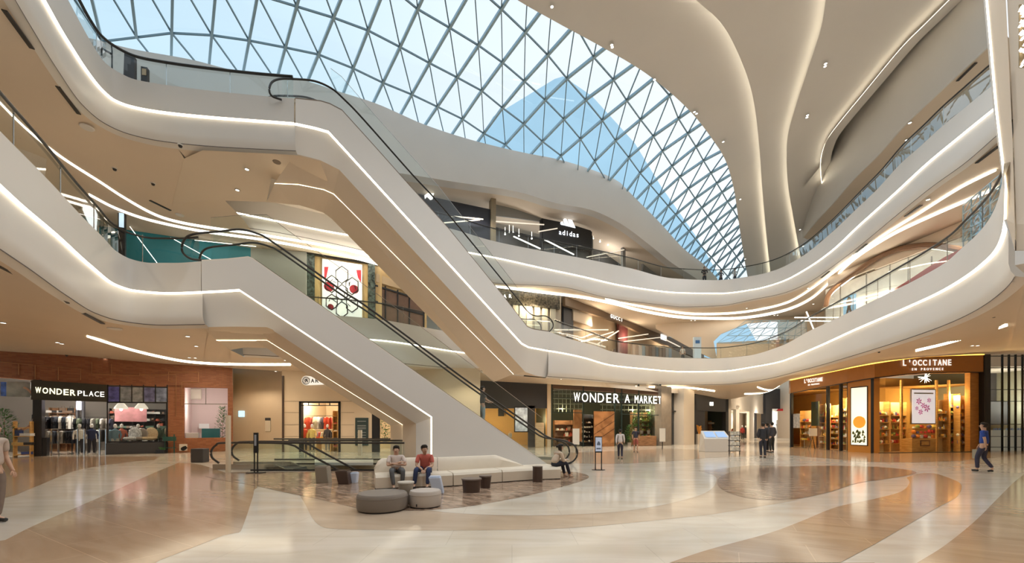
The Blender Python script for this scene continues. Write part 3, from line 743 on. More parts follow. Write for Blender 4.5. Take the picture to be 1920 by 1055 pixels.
# opening for the down escalator
HX0, HX1, HY0, HY1 = -9.3, -4.0, 14.6, 16.9
me = bpy.data.meshes.new('floor'); me.from_pydata(fb.v, [], fb.f)
for p, i in zip(me.polygons, fb.mi): p.material_index = i
for m_ in FM: me.materials.append(m_)
bm = bmesh.new(); bm.from_mesh(me)
for co, no in (((HX0,0,0),(1,0,0)), ((HX1,0,0),(1,0,0)), ((0,HY0,0),(0,1,0)), ((0,HY1,0),(0,1,0))):
    bmesh.ops.bisect_plane(bm, geom=bm.verts[:]+bm.edges[:]+bm.faces[:], plane_co=co, plane_no=no)
kill = []
for f in bm.faces:
    c = f.calc_center_median()
    if HX0 < c.x < HX1 and HY0 < c.y < HY1: kill.append(f)
bmesh.ops.delete(bm, geom=kill, context='FACES')
for f in bm.faces:
    if f.normal.z < 0: f.normal_flip()
bm.to_mesh(me); bm.free()
fo = bpy.data.objects.new('floor', me); COL.objects.link(fo); struct(fo, 'polished marble floor with sweeping cream, tan and brown inlays')

# ================================================================ ENCLOSURE behind the viewer
mb = MB()
mb.box(-40, 40, -14.3, -14, 0, 24)
struct(mb.build('wall_back', M_soff), 'plain wall behind the viewer')
mb = MB(); mb.quad((-34,-14,0),(-26,19,0),(-26,19,24),(-34,-14,24)); mb.quad((-26,19,8),(-22,60,8),(-22,60,24),(-26,19,24)); struct(mb.build('wall_left', M_soff), 'plain outer wall far left')
mb = MB(); mb.quad((40,-14,0),(40,60,0),(40,60,24),(40,-14,24)); struct(mb.build('wall_far', M_soff), 'plain outer wall far right')
mb = MB(); mb.quad((-40,-14,H0+19.5),(40,-14,H0+19.5),(40,6,H0+19.5),(-40,6,H0+19.5)); struct(mb.build('ceiling', M_ceil), 'plain ceiling behind the viewer')
# simple test shop walls
# ================================================================ SHOP BUILDING KIT
class Front:
    """a straight shop front between two plan points; px/py pick places on it, w is depth behind the glass line"""
    def __init__(s, pa, ya, pb, yb): s.A = Vector(((pa-PX)/F*ya, ya)); s.B = Vector(((pb-PX)/F*yb, yb)); s.x = (s.B-s.A).normalized()
    def pl(s, w=0.0): return Plane2(s.A, s.B, w)
    def P(s, px, py, w=0.0): return s.pl(w).hit(px, py)[1]
    def T(s, px, w=0.0): return s.pl(w).hit(px, 800)[0]
    def G(s, px, z, w=0.0): t = s.T(px, w); return s.pl(w).pt(t, z)
    def base(s, px, w=0.0): p = s.G(px, 0, w); return p
    def box(s, mb, x0, x1, y0, y1, w0, w1, z0=None, z1=None):
        a = s.P(x0, y1, w0); b = s.P(x1, y0, w0); t0 = s.T(x0, w0); t1 = s.T(x1, w0)
        za = a.z if z0 is None else z0; zb = b.z if z1 is None else z1
        if z0 is None: za = min(s.P(x0, y1, w0).z, s.P(x1, y1, w0).z)
        return s.tbox(mb, t0, t1, za, zb, w0, w1)
    def tbox(s, mb, t0, t1, z0, z1, w0, w1):
        P = [s.pl(w).pt(t, z) for z in (z0, z1) for t, w in ((t0, w0), (t1, w0), (t1, w1), (t0, w1))]
        n = len(mb.v); mb.v += [tuple(p) for p in P]
        for q in ((0,3,2,1),(4,5,6,7),(0,1,5,4),(1,2,6,5),(2,3,7,6),(3,0,4,7)): mb.face([n+i for i in q])
        return mb
    def panel(s, mb, pix, w0, w1=None):
        """polygon outline in pixels on plane w0, thickened to w1"""
        a = [s.P(x, y, w0) for x, y in pix]
        if w1 is None: mb.poly(a); return mb
        d = s.pl(0).n*(w1-w0); b = [p+Vector((d.x, d.y, 0)) for p in a]; k = len(a); n = len(mb.v)
        mb.v += [tuple(p) for p in a+b]; mb.face(range(n, n+k)); mb.face([n+k+i for i in range(k)][::-1])
        for i in range(k): j = (i+1) % k; mb.face((n+i, n+j, n+k+j, n+k+i))
        return mb
    def M(s, px, py, w=0.0): return wall_frame(s.P(px, py, w), s.x)
    def rz(s): return math.atan2(s.x.y, s.x.x)
def shell(fr, px0, px1, depth, ztop, wm, cm, name='wall_back', label='shop interior walls', w0=0.05, fm=None):
    mb = MB(); t0, t1 = fr.T(px0), fr.T(px1); p0, p1 = fr.pl(w0), fr.pl(depth)
    a, b, c, d = (p0.pt(t0, 0), p0.pt(t1, 0), p1.pt(t1, 0), p1.pt(t0, 0)); up = Vector((0, 0, ztop))
    mb.m(0).quad(a, d, d+up, a+up); mb.quad(d, c, c+up, d+up); mb.quad(c, b, b+up, c+up)
    mb.m(1).quad(a+up, d+up, c+up, b+up)
    mats = [wm, cm]
    if fm: e = Vector((0, 0, 0.012)); mb.m(2).quad(a+e, b+e, c+e, d+e); mats.append(fm)
    return struct(mb.build(name, mats), label)
def shop_lamp(p, e, col=WARM, r=0.4):
    l = bpy.data.lights.new('shop_lamp', 'POINT'); l.energy = e; l.color = col; l.shadow_soft_size = r
    o = bpy.data.objects.new('shop_lamp', l); COL.objects.link(o); o.visible_glossy = False; o.location = p; return o
CLOTH = {}
def cloth(c):
    k = 'cloth_%d_%d_%d' % tuple(int(x*99) for x in c)
    return mat(k, c, 0.85, noise=0.08, nscale=9)
PAL = [(0.02,0.02,0.025),(0.75,0.73,0.70),(0.05,0.06,0.10),(0.35,0.33,0.30),(0.45,0.10,0.06),(0.10,0.12,0.08),(0.55,0.42,0.25),(0.12,0.20,0.35),(0.62,0.12,0.06),(0.80,0.78,0.72)]
def garment_mesh(w=0.42, h=0.72, d=0.10):
    mb = MB(); prof = [(-.5,-1),(-.46,-.45),(-.52,-.1),(-.30,0),(-.12,.02),(.12,.02),(.30,0),(.52,-.1),(.46,-.45),(.5,-1)]
    a = [Vector((x*w, -d/2, z*h)) for x, z in prof]; b = [Vector((x*w, d/2, z*h)) for x, z in prof]
    n = len(mb.v); mb.v += [tuple(p) for p in a+b]; k = len(a)
    mb.face(range(n, n+k)); mb.face([n+k+i for i in range(k)][::-1])
    for i in range(k): j = (i+1) % k; mb.face((n+i, n+j, n+k+j, n+k+i))
    for sgn in (-1, 1): mb.tube([(sgn*.44*w, 0, -.06*h), (sgn*.60*w, 0, -.42*h), (sgn*.58*w, 0, -.72*h)], [d*.55, d*.5, d*.42], 7)
    mb.tube([(0, 0, .02*h), (0, 0, .10*h), (.03, 0, .13*h)], .006, 5)
    return mb
GARM = {}
def garment(loc, rz, col, label, group, sc=1.0, name='hanging_garment', cat='garment'):
    if 'g' not in GARM: GARM['g'] = garment_mesh()
    key = ('g', col)
    if key not in GARM:
        o = GARM['g'].build(name, cloth(col), rel=(0, 0, 0)); GARM[key] = o.data
    else: o = bpy.data.objects.new(name, GARM[key]); COL.objects.link(o)
    o.location = loc; o.rotation_euler = (0, 0, rz); o.scale = (sc, sc, sc); return tag(o, label, cat, group)
def rack(fr, px, w, L, z, label, n=8, pal=None, glabel='', ggroup='', rot=0.0, gsc=1.0):
    p = fr.base(px, w); rz = fr.rz()+rot; d = Vector((math.cos(rz), math.sin(rz), 0)); q = Vector((-d.y, d.x, 0))
    t = thing('clothes_rack', p, label, 'clothes rack')
    mb = MB(); mb.tube([p-d*L/2+Vector((0,0,z)), p+d*L/2+Vector((0,0,z))], .015, 6); mb.build('hanging_rail', M_dark, t)
    for sg in (-1, 1):
        l = MB(); c = p+d*sg*L/2; l.tube([c, c+Vector((0,0,z))], .015, 6); l.tube([c-q*.22+Vector((0,0,.02)), c+q*.22+Vector((0,0,.02))], .015, 6); l.build('leg', M_dark, t)
    for i in range(n):
        c = (pal or PAL)[random.randrange(len(pal or PAL))]
        garment(p+d*(-L/2+L*(i+.5)/n)+Vector((0, 0, z-.10)), rz+math.pi/2+random.uniform(-.3, .3), c, '%s garment, %s from left on the %s' % (cname(c), ORD[i], label), ggroup, gsc)
    return t
def mannequin(loc, rz, cols, label, group=None):
    t = thing('mannequin', loc, label, 'mannequin', group, rz)
    z = Vector((0, 0, 0))
    b = MB(); b.lathe([(.10,.78),(.17,.92),(.15,1.08),(.19,1.30),(.18,1.40),(.06,1.47),(.055,1.54)], seg=14, sy=.62)
    b.build('shirt', cloth(cols[0]), t, smooth=True, rel=z)
    for s in (-1, 1): a = MB(); a.tube([(s*.19,0,1.38),(s*.25,0,1.12),(s*.24,-.05,.88)], [.055,.045,.035], 8); a.build('arm', cloth(cols[0]), t, smooth=True, rel=z)
    for s in (-1, 1): a = MB(); a.tube([(s*.09,0,.90),(s*.10,0,.5),(s*.10,0,.08)], [.10,.07,.05], 8); a.build('trouser_leg', cloth(cols[1]), t, smooth=True, rel=z)
    h = MB(); h.lathe([(.0,1.54),(.07,1.58),(.085,1.66),(.07,1.75),(.0,1.79)], seg=12); h.build('head', mat('mannequin_white', (.75,.74,.72), .4), t, smooth=True, rel=z)
    s = MB(); s.lathe([(.16,0),(.16,.02),(.0,.02)], seg=16); s.build('stand', M_chrome, t, rel=z)
    return t
PROD = {}
def product(kind, loc, col, label, group, rz=0.0, sc=1.0, cat=None):
    key = (kind, col)
    if key not in PROD:
        mb = MB()
        if kind == 'bottle': mb.lathe([(.028,0),(.03,.01),(.03,.11),(.012,.14),(.012,.17),(.016,.17),(.016,.20),(0,.20)], seg=8)
        elif kind == 'jar': mb.lathe([(.045,0),(.05,.02),(.05,.06),(.046,.065),(.046,.085),(0,.088)], seg=10)
        elif kind == 'box': mb.box(-.05,.05,-.03,.03,0,.14); mb.box(-.051,.051,-.031,.031,.09,.11)
        elif kind == 'bag': mb.box(-.10,.10,-.05,.05,0,.22); mb.tube([(-.05,0,.22),(-.045,0,.30),(.045,0,.30),(.05,0,.22)], .008, 5)
        elif kind == 'shoe': mb.tube([(-.13,0,.04),(-.05,0,.045),(.03,0,.06),(.09,0,.08),(.13,0,.09)], [.025,.04,.045,.05,.045], 8)
        elif kind == 'folded': mb.box(-.15,.15,-.12,.12,0,.035); mb.box(-.145,.145,-.115,.115,.035,.065); mb.box(-.15,.15,-.12,.12,.065,.10)
        elif kind == 'hat': mb.lathe([(.15,0),(.15,.01),(.09,.02),(.085,.09),(.05,.11),(0,.11)], seg=12)
        elif kind == 'ball': mb.lathe([(0,0),(.06,.02),(.085,.08),(.06,.14),(0,.16)], seg=10)
        o = mb.build({'bottle':'bottle','jar':'jar','box':'gift_box','bag':'handbag','shoe':'shoe','folded':'folded_clothes','hat':'hat','ball':'round_ornament'}[kind], mat('prod_%d_%d_%d' % tuple(int(x*99) for x in col), col, .4), smooth=kind in ('bottle','jar','shoe','hat','ball'), rel=(0,0,0))
        PROD[key] = o.data
    else:
        o = bpy.data.objects.new({'bottle':'bottle','jar':'jar','box':'gift_box','bag':'handbag','shoe':'shoe','folded':'folded_clothes','hat':'hat','ball':'round_ornament'}[kind], PROD[key]); COL.objects.link(o)
    o.location = loc; o.rotation_euler = (0, 0, rz); o.scale = (sc,)*3
    return tag(o, label, cat or {'folded':'clothes','box':'box','bag':'bag','ball':'ornament'}.get(kind, kind), group)
def shelf_unit(fr, px0, px1, zs, w, dep, m, label, name='shelf_unit', back=True, bm=None, zt=None, posts=2):
    t0, t1 = fr.T(px0, w), fr.T(px1, w); c = fr.pl(w).pt((t0+t1)/2, 0)
    t = thing(name, c, label, 'shelf'); zt = zt or zs[-1]+.35
    for i in range(posts):
        tt = t0+(t1-t0)*i/(posts-1); mb = MB(); fr.tbox(mb, tt-.02, tt+.02, 0, zt, w, w+dep); mb.build('side_panel', m, t)
    for z in zs: mb = MB(); fr.tbox(mb, t0, t1, z-.02, z+.02, w+.01, w+dep-.01); mb.build('shelf', m, t)
    if back: mb = MB(); fr.tbox(mb, t0, t1, 0, zt, w+dep, w+dep+.02); mb.build('back_panel', bm or m, t)
    return t, t0, t1
def fill_shelf(fr, t0, t1, zs, w, dep, kinds, cols, n, label, group, sc=1.0):
    for z in zs:
        for i in range(n):
            if random.random() < .12: continue
            tt = t0+(t1-t0)*(i+.5)/n
            p = fr.pl(w+dep*.4).pt(tt, z+.02); c_ = random.choice(cols); k_ = random.choice(kinds); kn_ = {'folded':'folded pile','ball':'round ornament','bag':'handbag','box':'gift box'}.get(k_, k_); lb_ = '%s %s, %s from left, %s row, %s' % (cname(c_), kn_, ORD[i], ROW[zs.index(z)] if z in zs else 'top', label)
            product(k_, p, c_, lb_, group, fr.rz()+random.uniform(-.3,.3), sc)
def downlight(p, label, group, r=0.09, m=None):
    if 'dl' not in PROD:
        mb = MB(); mb.lathe([(r, 0), (r*.8, -.015)], seg=14); mb.lathe([(r, 0), (0, -.004)], seg=14) ; o = None
    t = thing('downlight', p, label, 'ceiling light', group)
    if 'dlm' not in PROD:
        rg = MB(); rg.lathe([(r*.82, 0), (r, 0), (r, -.02), (r*.82, -.02), (r*.82, 0)], seg=16); a = rg.build('ring', M_chrome, t, rel=(0,0,0))
        ln = MB(); ln.lathe([(0, -.008), (r*.82, -.008)], seg=16); b = ln.build('lens', M_ledw, t, rel=(0,0,0)); PROD['dlm'] = (a.data, b.data)
    else:
        for nme, d in zip(('ring', 'lens'), PROD['dlm']): o = bpy.data.objects.new(nme, d); COL.objects.link(o); o.parent = t
    return t
M_brick = None
def brickmat():
    m = bpy.data.materials.new('red_brown_brick'); m.use_nodes = True; nt = m.node_tree; b = nt.nodes['Principled BSDF']
    tc = nt.nodes.new('ShaderNodeTexCoord'); sp = nt.nodes.new('ShaderNodeSeparateXYZ'); cb = nt.nodes.new('ShaderNodeCombineXYZ'); nt.links.new(tc.outputs['Object'], sp.inputs[0])
    nt.links.new(sp.outputs['X'], cb.inputs['X']); nt.links.new(sp.outputs['Z'], cb.inputs['Y'])
    bt = nt.nodes.new('ShaderNodeTexBrick'); bt.inputs['Scale'].default_value = 1; bt.inputs['Brick Width'].default_value = .24; bt.inputs['Row Height'].default_value = .075; bt.inputs['Mortar Size'].default_value = .006
    bt.inputs['Color1'].default_value = (.34,.13,.055,1); bt.inputs['Color2'].default_value = (.25,.085,.035,1); bt.inputs['Mortar'].default_value = (.22,.10,.06,1)
    nt.links.new(cb.outputs[0], bt.inputs['Vector']); nt.links.new(bt.outputs['Color'], b.inputs['Base Color']); b.inputs['Roughness'].default_value = .6
    return m
M_brick = brickmat()
def woodmat(name, c1, c2, sc=(1, 1, 8), rough=.45, scale=2.0):
    m = bpy.data.materials.new(name); m.use_nodes = True; nt = m.node_tree; b = nt.nodes['Principled BSDF']
    tc = nt.nodes.new('ShaderNodeTexCoord'); vm = nt.nodes.new('ShaderNodeVectorMath'); vm.operation = 'MULTIPLY'; vm.inputs[1].default_value = sc
    ns = nt.nodes.new('ShaderNodeTexNoise'); ns.inputs['Scale'].default_value = scale; ns.inputs['Detail'].default_value = 4; ns.inputs['Distortion'].default_value = .8
    r = nt.nodes.new('ShaderNodeValToRGB'); r.color_ramp.elements[0].color = c1+(1,); r.color_ramp.elements[1].color = c2+(1,); r.color_ramp.elements[0].position = .38; r.color_ramp.elements[1].position = .62
    nt.links.new(tc.outputs['Object'], vm.inputs[0]); nt.links.new(vm.outputs[0], ns.inputs['Vector']); nt.links.new(ns.outputs['Fac'], r.inputs['Fac']); nt.links.new(r.outputs['Color'], b.inputs['Base Color'])
    b.inputs['Roughness'].default_value = rough; return m
M_oak = woodmat('amber_oak', (.48,.25,.07), (.62,.36,.12))
M_walnut = woodmat('walnut', (.17,.08,.035), (.30,.15,.07))
M_rust = woodmat('rust_wood_panel', (.24,.10,.035), (.42,.19,.07), (1,1,1), .4, 1.2)
M_letter = mat('lit_letter', (1,1,1), .5, emit=1.5, ecol=(1,.97,.90))
M_letterw = mat('warm_lit_letter', (1,1,.9), .5, emit=1.6, ecol=(1,.93,.62))
M_beige = mat('beige_stone_panel', (.62,.50,.36), .5, noise=.03, nscale=1.0)
M_blackp = mat('black_panel', (.018,.018,.02), .35)
M_charc = mat('charcoal_panel', (.045,.045,.05), .5)
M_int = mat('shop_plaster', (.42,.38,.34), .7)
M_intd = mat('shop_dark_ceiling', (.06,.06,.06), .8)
M_gold = mat('amber_fascia', (.42,.17,.035), .45, noise=.05)
M_leaf = mat('leaf_green', (.05,.14,.035), .5, noise=.4, nscale=14)
def plant(loc, h, r, label, group=None, pot=(.35,.30,.25), n=60, name='potted_plant', pr=.16, ph=.3):
    t = thing(name, loc, label, 'plant', group)
    p = MB(); p.lathe([(pr*.75,0),(pr,ph),(pr*.9,ph),(pr*.85,ph-.03),(0,ph-.03)], seg=14); p.build('pot', mat('pot_%d' % int(pot[0]*99), pot, .6), t, rel=(0,0,0))
    l = MB()
    for i in range(n*4):
        a = random.uniform(0, 6.28); zz = ph+(h-ph)*random.random()**.8; rr = r*math.sin(math.pi*min(.95, max(.1, (zz-ph)/(h-ph))))**.5*random.uniform(.3, 1)
        c = Vector((math.cos(a)*rr, math.sin(a)*rr, zz)); d = Vector((math.cos(a), math.sin(a), random.uniform(-.3,.9))).normalized(); s = d.cross(Vector((0,0,1))).normalized()*.035
        L = random.uniform(.12,.22)
        l.poly([c, c+d*L*.5+s, c+d*L, c+d*L*.5-s])
    l.build('foliage', M_leaf, t, rel=(0,0,0)); st = MB(); st.tube([(0,0,ph-.05),(0.01,0,h*.8)], .012, 6); st.build('stem', M_walnut, t, rel=(0,0,0))
    return t

# ================================================================ GROUND FLOOR LEFT: brick fronted fashion shop
W1 = Front(0, 21.0, 436, 26.5)
bw = MB()
low = pchip([(-160,700),(0,707),(50,711),(200,721),(315,725),(436,727)])
xs = frange(-160, 436, 30)
for w in (0.0,):
    bw.loft([[W1.P(x, g_top(x)-3, w) for x in xs], [W1.P(x, low(x), w) for x in xs]])
bw.loft([[W1.P(x, low(x), 0) for x in xs], [W1.pl(.4).pt(W1.T(x), W1.P(x, low(x), 0).z) for x in xs]])
W1.box(bw, 315, 345, 722, 900, 0, .4, z0=0); W1.box(bw, 427, 436.5, 722, 900, 0, .4, z0=0); W1.box(bw, 345, 427, 820, 900, 0.05, .4, z0=0)
W1.box(bw, -170, -60, 700, 900, 0, .4, z0=0)
wleft = struct(bw.build('wall_left', M_brick), 'red brown brick shop wall on the left')
rp = MB()   # thin conduit-like brass lines on the brick
M_brass = mat('copper_line', (.45,.22,.11), .4, metal=.6)
for a, b in (((0,678),(62,684)),((35,681),(35,702)),((66,684),(66,710)),((68,685),(152,691)),((109,688),(109,712)),((151,691),(151,712)),((172,679),(172,700)),((172,700),(262,704)),((262,698),(262,704)),((209,682),(209,703)),((262,702),(330,702)),((330,702),(330,780)),((316,697),(316,714)),((316,714),(330,714)),((316,697),(372,697)),((372,697),(372,716)),((341,716),(372,716)),((341,716),(341,760))):
    rp.tube([W1.P(*a, -.03), W1.P(*b, -.03)], .022, 6)
rp.build('pipe_pattern', M_brass, wleft)
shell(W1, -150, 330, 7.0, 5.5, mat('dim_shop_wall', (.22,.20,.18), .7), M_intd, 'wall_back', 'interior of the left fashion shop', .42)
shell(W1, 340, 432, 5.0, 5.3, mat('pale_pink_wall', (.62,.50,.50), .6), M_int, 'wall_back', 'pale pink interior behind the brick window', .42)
# fascia with lettering
sg = thing('shop_sign', W1.P(128, 746, -.06), 'black fascia sign with lit capital letters over the left shop entrance', 'sign')
mb = MB(); W1.panel(mb, [(58,749),(200,753),(200,721),(58,712)], -.10, .05); mb.build('fascia_board', mat('olive_black_board', (.045,.042,.03), .5), sg)
x0, x1 = 66, 143
def row_text(fr, s, xa, xb, yc, hpx, m, parent, w=-.12, bold=0.0, name='letter', slope=0.0, depth=.02):
    """letters one by one so that they fill the run xa..xb; heights in px"""
    n = len(s); ta, tb = fr.T(xa, w), fr.T(xb, w)
    for i, ch in enumerate(s):
        if ch == ' ': continue
        px = xa+(xb-xa)*(i+.5)/n; t = ta+(tb-ta)*(i+.5)/n; p = fr.P(px, yc+slope*(px-xa), w); q = fr.pl(w).pt(t, p.z)
        Yd = q.y; size = hpx/F*Yd/0.70
        o = text_obj(name, ch, m, 1.0, 0.0, Matrix.Identity(4), None, 1.0, bold)
        me = o.data; xsn = [v.co.x for v in me.vertices]; ysn = [v.co.y for v in me.vertices]
        wd = max(xsn)-min(xsn); ht = max(ysn)-min(ysn); cell = (tb-ta)/n
        sx = min(size, cell*.78/max(wd, 1e-3)) if ch in 'MWOQG' else min(size, cell*.78/max(wd, 1e-3), size)
        cx = (max(xsn)+min(xsn))/2; cy = (max(ysn)+min(ysn))/2
        if s.islower(): ht = .73; cy = .34
        M = wall_frame(q, fr.x) @ Matrix.Diagonal((sx, hpx/F*Yd/max(ht,.4) if ch not in "'-" else size, 1, 1)) @ Matrix.Translation((-cx, -cy if ch not in "'" else -cy+.2, 0))
        me.transform(M); d = Vector((fr.x.y, -fr.x.x, 0))
        # thickness
        bm = bmesh.new(); bm.from_mesh(me); r = bmesh.ops.extrude_face_region(bm, geom=bm.faces[:]); bmesh.ops.translate(bm, vec=d*depth, verts=[e for e in r['geom'] if isinstance(e, bmesh.types.BMVert)]); bm.to_mesh(me); bm.free()
        if parent: o.parent = parent; me.transform(Matrix.Translation(-wloc(parent)))
row_text(W1, 'WONDER', 65, 143, 730.5, 11, M_letterw, sg, bold=.012, slope=.075)
row_text(W1, 'PLACE', 144.5, 197, 736.5, 9.5, M_letter, sg, bold=-.002, slope=.05)
def post(fr, x0, x1, y0, w0, w1, m, name, label, cat, z0=0.0, group=None):
    mb = MB(); fr.box(mb, x0, x1, y0, 900, w0, w1, z0=z0); o = mb.build(name, m, bevel=.01); return tag(o, label, cat, group)
post(W1, 61, 78, 712, -.05, .4, M_blackp, 'column', 'black square column left of the shop entrance', 'column')
post(W1, 78.5, 87.5, 820, .0, .4, M_blackp, 'plinth', 'low black plinth at the foot of the entrance column', 'plinth')
# transom windows
win = struct(thing('window_2', W1.P(257, 752, 0), 'row of five bluish transom panes over the display window', 'window'))
mb = MB()
for x in (202, 224.5, 247, 269, 291.5, 313.5): W1.box(mb, x-.9, x+.9, 721, 754, -.03, .05)
mb2 = MB(); W1.panel(mb, [(202,724),(314,727),(314,725),(202,722)], -.03, .05); W1.panel(mb, [(202,755),(314,756),(314,753.5),(202,752.5)], -.03, .05)
mb.build('window_frame', M_dark, win)
cols = [(.10,.10,.42),(.25,.27,.30),(.28,.29,.30),(.16,.16,.32),(.22,.26,.38)]
for i, x in enumerate((203, 225.5, 248, 270, 292.5)):
    mb = MB(); W1.panel(mb, [(x,752.5),(x+21,753),(x+21,725+i*.4),(x,724+i*.4)], .0); mb.build('pane', mat('transom_%d' % i, cols[i], .12, noise=.5, nscale=3, spec=.8), win)
# display window
win = struct(thing('window_3', W1.P(257, 828, 0), 'large shop display window of the left fashion shop', 'window'))
mb = MB(); W1.panel(mb, [(202,829),(314,828),(314,756),(202,755)], 0.02); mb.build('pane', M_shopglass, win)
mb = MB(); W1.box(mb, 200, 202.5, 752, 900, -.03, .08, z0=0); W1.box(mb, 311.5, 314, 754, 900, -.03, .08, z0=0); W1.panel(mb, [(202,829.5),(314,829),(314,827),(202,827)], -.02, .06); mb.build('window_frame', M_dark, win)
mb = MB(); W1.box(mb, 198, 311, 829, 900, -.25, .6, z0=0); tag(mb.build('display_plinth', M_charc, bevel=.015), 'long dark window plinth in front of the display window', 'plinth')
# entrance gate posts and rail
for x in (103, 152, 193):
    t = thing('gate_post', W1.base(x, -.2), {103:'slim steel entrance post nearest the black column', 152:'slim steel entrance post in the middle of the shop entrance', 193:'slim steel entrance post beside the display window'}[x], 'post')
    mb = MB(); p = W1.base(x, -.2); d = Vector((W1.x.x, W1.x.y, 0)); mb.bar(p-d*.13+Vector((0,0,.0)), p-d*.13+Vector((0,0,1.5)), .05, .05); mb.build('upright', M_chrome, t)
    mb = MB(); mb.bar(p+d*.13, p+d*.13+Vector((0,0,1.5)), .05, .05); mb.build('upright', M_chrome, t)
    mb = MB(); mb.bar(p-d*.13+Vector((0,0,1.48)), p+d*.13+Vector((0,0,1.48)), .05, .05); mb.build('top_bar', M_chrome, t)
    mb = MB(); mb.poly([p-d*.1+Vector((0,0,.2)), p+d*.1+Vector((0,0,.2)), p+d*.1+Vector((0,0,1.4)), p-d*.1+Vector((0,0,1.4))]); mb.build('panel', M_shopglass, t)
# interior dressing
GG = 'garments on the racks of the left fashion shop'
dk = [(0.02,0.02,0.025),(.03,.035,.05),(0.05,0.06,0.10),(.70,.68,.64),(0.25,0.23,0.20),(0.10,0.12,0.08),(.55,.53,.5)]
rack(W1, 98, 2.2, 1.6, 2.3, 'tall clothes rack behind the black column', 9, dk, 'garment hanging inside the left fashion shop', GG)
rack(W1, 128, 1.6, 1.6, 1.45, 'low clothes rack in the left shop entrance', 10, dk, 'garment hanging inside the left fashion shop', GG)
rack(W1, 175, 2.6, 1.8, 2.2, 'tall clothes rack behind the entrance gate', 9, dk, 'garment hanging inside the left fashion shop', GG)
rack(W1, 110, 4.5, 2.2, 2.35, 'rear clothes rack of the left shop', 10, [(.25,.23,.2),(.4,.3,.2),(.1,.1,.1)], 'garment hanging inside the left fashion shop', GG)
mannequin(W1.base(149, .9), W1.rz(), [(.72,.70,.66),(.03,.03,.04)], 'mannequin in a pale top in the left shop entrance')
mannequin(W1.base(172, 1.0), W1.rz()+.3, [(.03,.04,.09),(.03,.03,.04)], 'mannequin in a navy jacket beside the display window')
mannequin(W1.base(216, .9), W1.rz(), [(.12,.20,.25),(.4,.38,.35)], 'mannequin in a blue grey shirt at the left of the display window')
mannequin(W1.base(228, 1.2), W1.rz(), [(.40,.12,.08),(.1,.1,.1)], 'mannequin in a brick red top in the display window')
mannequin(W1.base(259, 1.3), W1.rz(), [(.25,.22,.2),(.1,.1,.1)], 'mannequin in a brown coat behind the display chairs')
mannequin(W1.base(297, 1.0), W1.rz(), [(.10,.16,.12),(.05,.05,.05)], 'mannequin in a green parka at the right of the display window')
t, t0, t1 = shelf_unit(W1, 92, 140, (.5,1.0,1.5,2.0,2.5), 5.6, .4, M_walnut, 'long dark wall shelf at the back of the left fashion shop', posts=4)
fill_shelf(W1, t0, t1, (.5,1.0,1.5,2.0,2.5), 5.6, .4, ['folded','bag','hat'], [(.03,.03,.03),(.5,.48,.45),(.2,.14,.1),(.05,.06,.12)], 9, 'back wall shelf', 'goods on the back wall shelf of the left shop', 1.5)
t, t0, t1 = shelf_unit(W1, 205, 310, (.5,1.0,1.5,2.0,2.5), 5.0, .4, M_dark, 'long black wall shelf behind the display window', posts=6)
fill_shelf(W1, t0, t1, (.5,1.0,1.5,2.0,2.5), 5.0, .4, ['folded','bag','hat','shoe'], [(.03,.03,.03),(.45,.43,.4),(.2,.14,.1),(.1,.16,.12),(.4,.1,.06)], 16, 'black wall shelf', 'goods on the black wall shelf', 1.5)
for x, lb in ((142,'pair of dark vertical pillars in the left shop, left one'),(153,'dark vertical pillar in the left shop beside the pair')):
    mb = MB(); W1.box(mb, x, x+4, 740, 900, 3.6, 3.9, z0=0); tag(mb.build('interior_column', M_charc), lb, 'column')
mb = MB(); W1.box(mb, 143, 152, 752, 768, 3.3, 3.4); tag(mb.build('hanging_screen', mat('lilac_screen', (.6,.6,.8), .5, emit=.8, ecol=(.75,.75,1))), 'small glowing lilac screen hanging in the left shop', 'screen')
rack(W1, 222, 2.4, 2.0, 1.5, 'clothes rack behind the display chairs', 11, dk+[(.4,.1,.06),(.12,.2,.25)], '', GG)
rack(W1, 285, 2.2, 2.0, 1.6, 'clothes rack right of display window', 11, dk+[(.10,.16,.12),(.35,.3,.2)], '', GG)
# two pendant lamps
for x, lb in ((227, 'white cone pendant lamp, left of the pair in the display window'), (265, 'white cone pendant lamp, right of the pair in the display window')):
    p = W1.P(x, 766, 1.0); t = thing('pendant_lamp', p, lb, 'lamp')
    mb = MB(); mb.lathe([(.33,0),(.30,.10),(.16,.32),(.08,.36),(0,.37)], c=p, seg=20); mb.build('lamp_shade', mat('white_shade', (.8,.76,.68), .5, emit=.6, ecol=(1,.9,.7)), t, smooth=True)
    mb = MB(); mb.lathe([(0,-.14),(.06,-.1),(.08,-.03),(.05,.05),(0,.08)], c=p, seg=12); mb.build('bulb', M_ledw, t, smooth=True)
    mb = MB(); mb.tube([p+Vector((0,0,.36)), Vector((p.x,p.y,3.95))], .012, 5); mb.build('cord', M_dark, t)
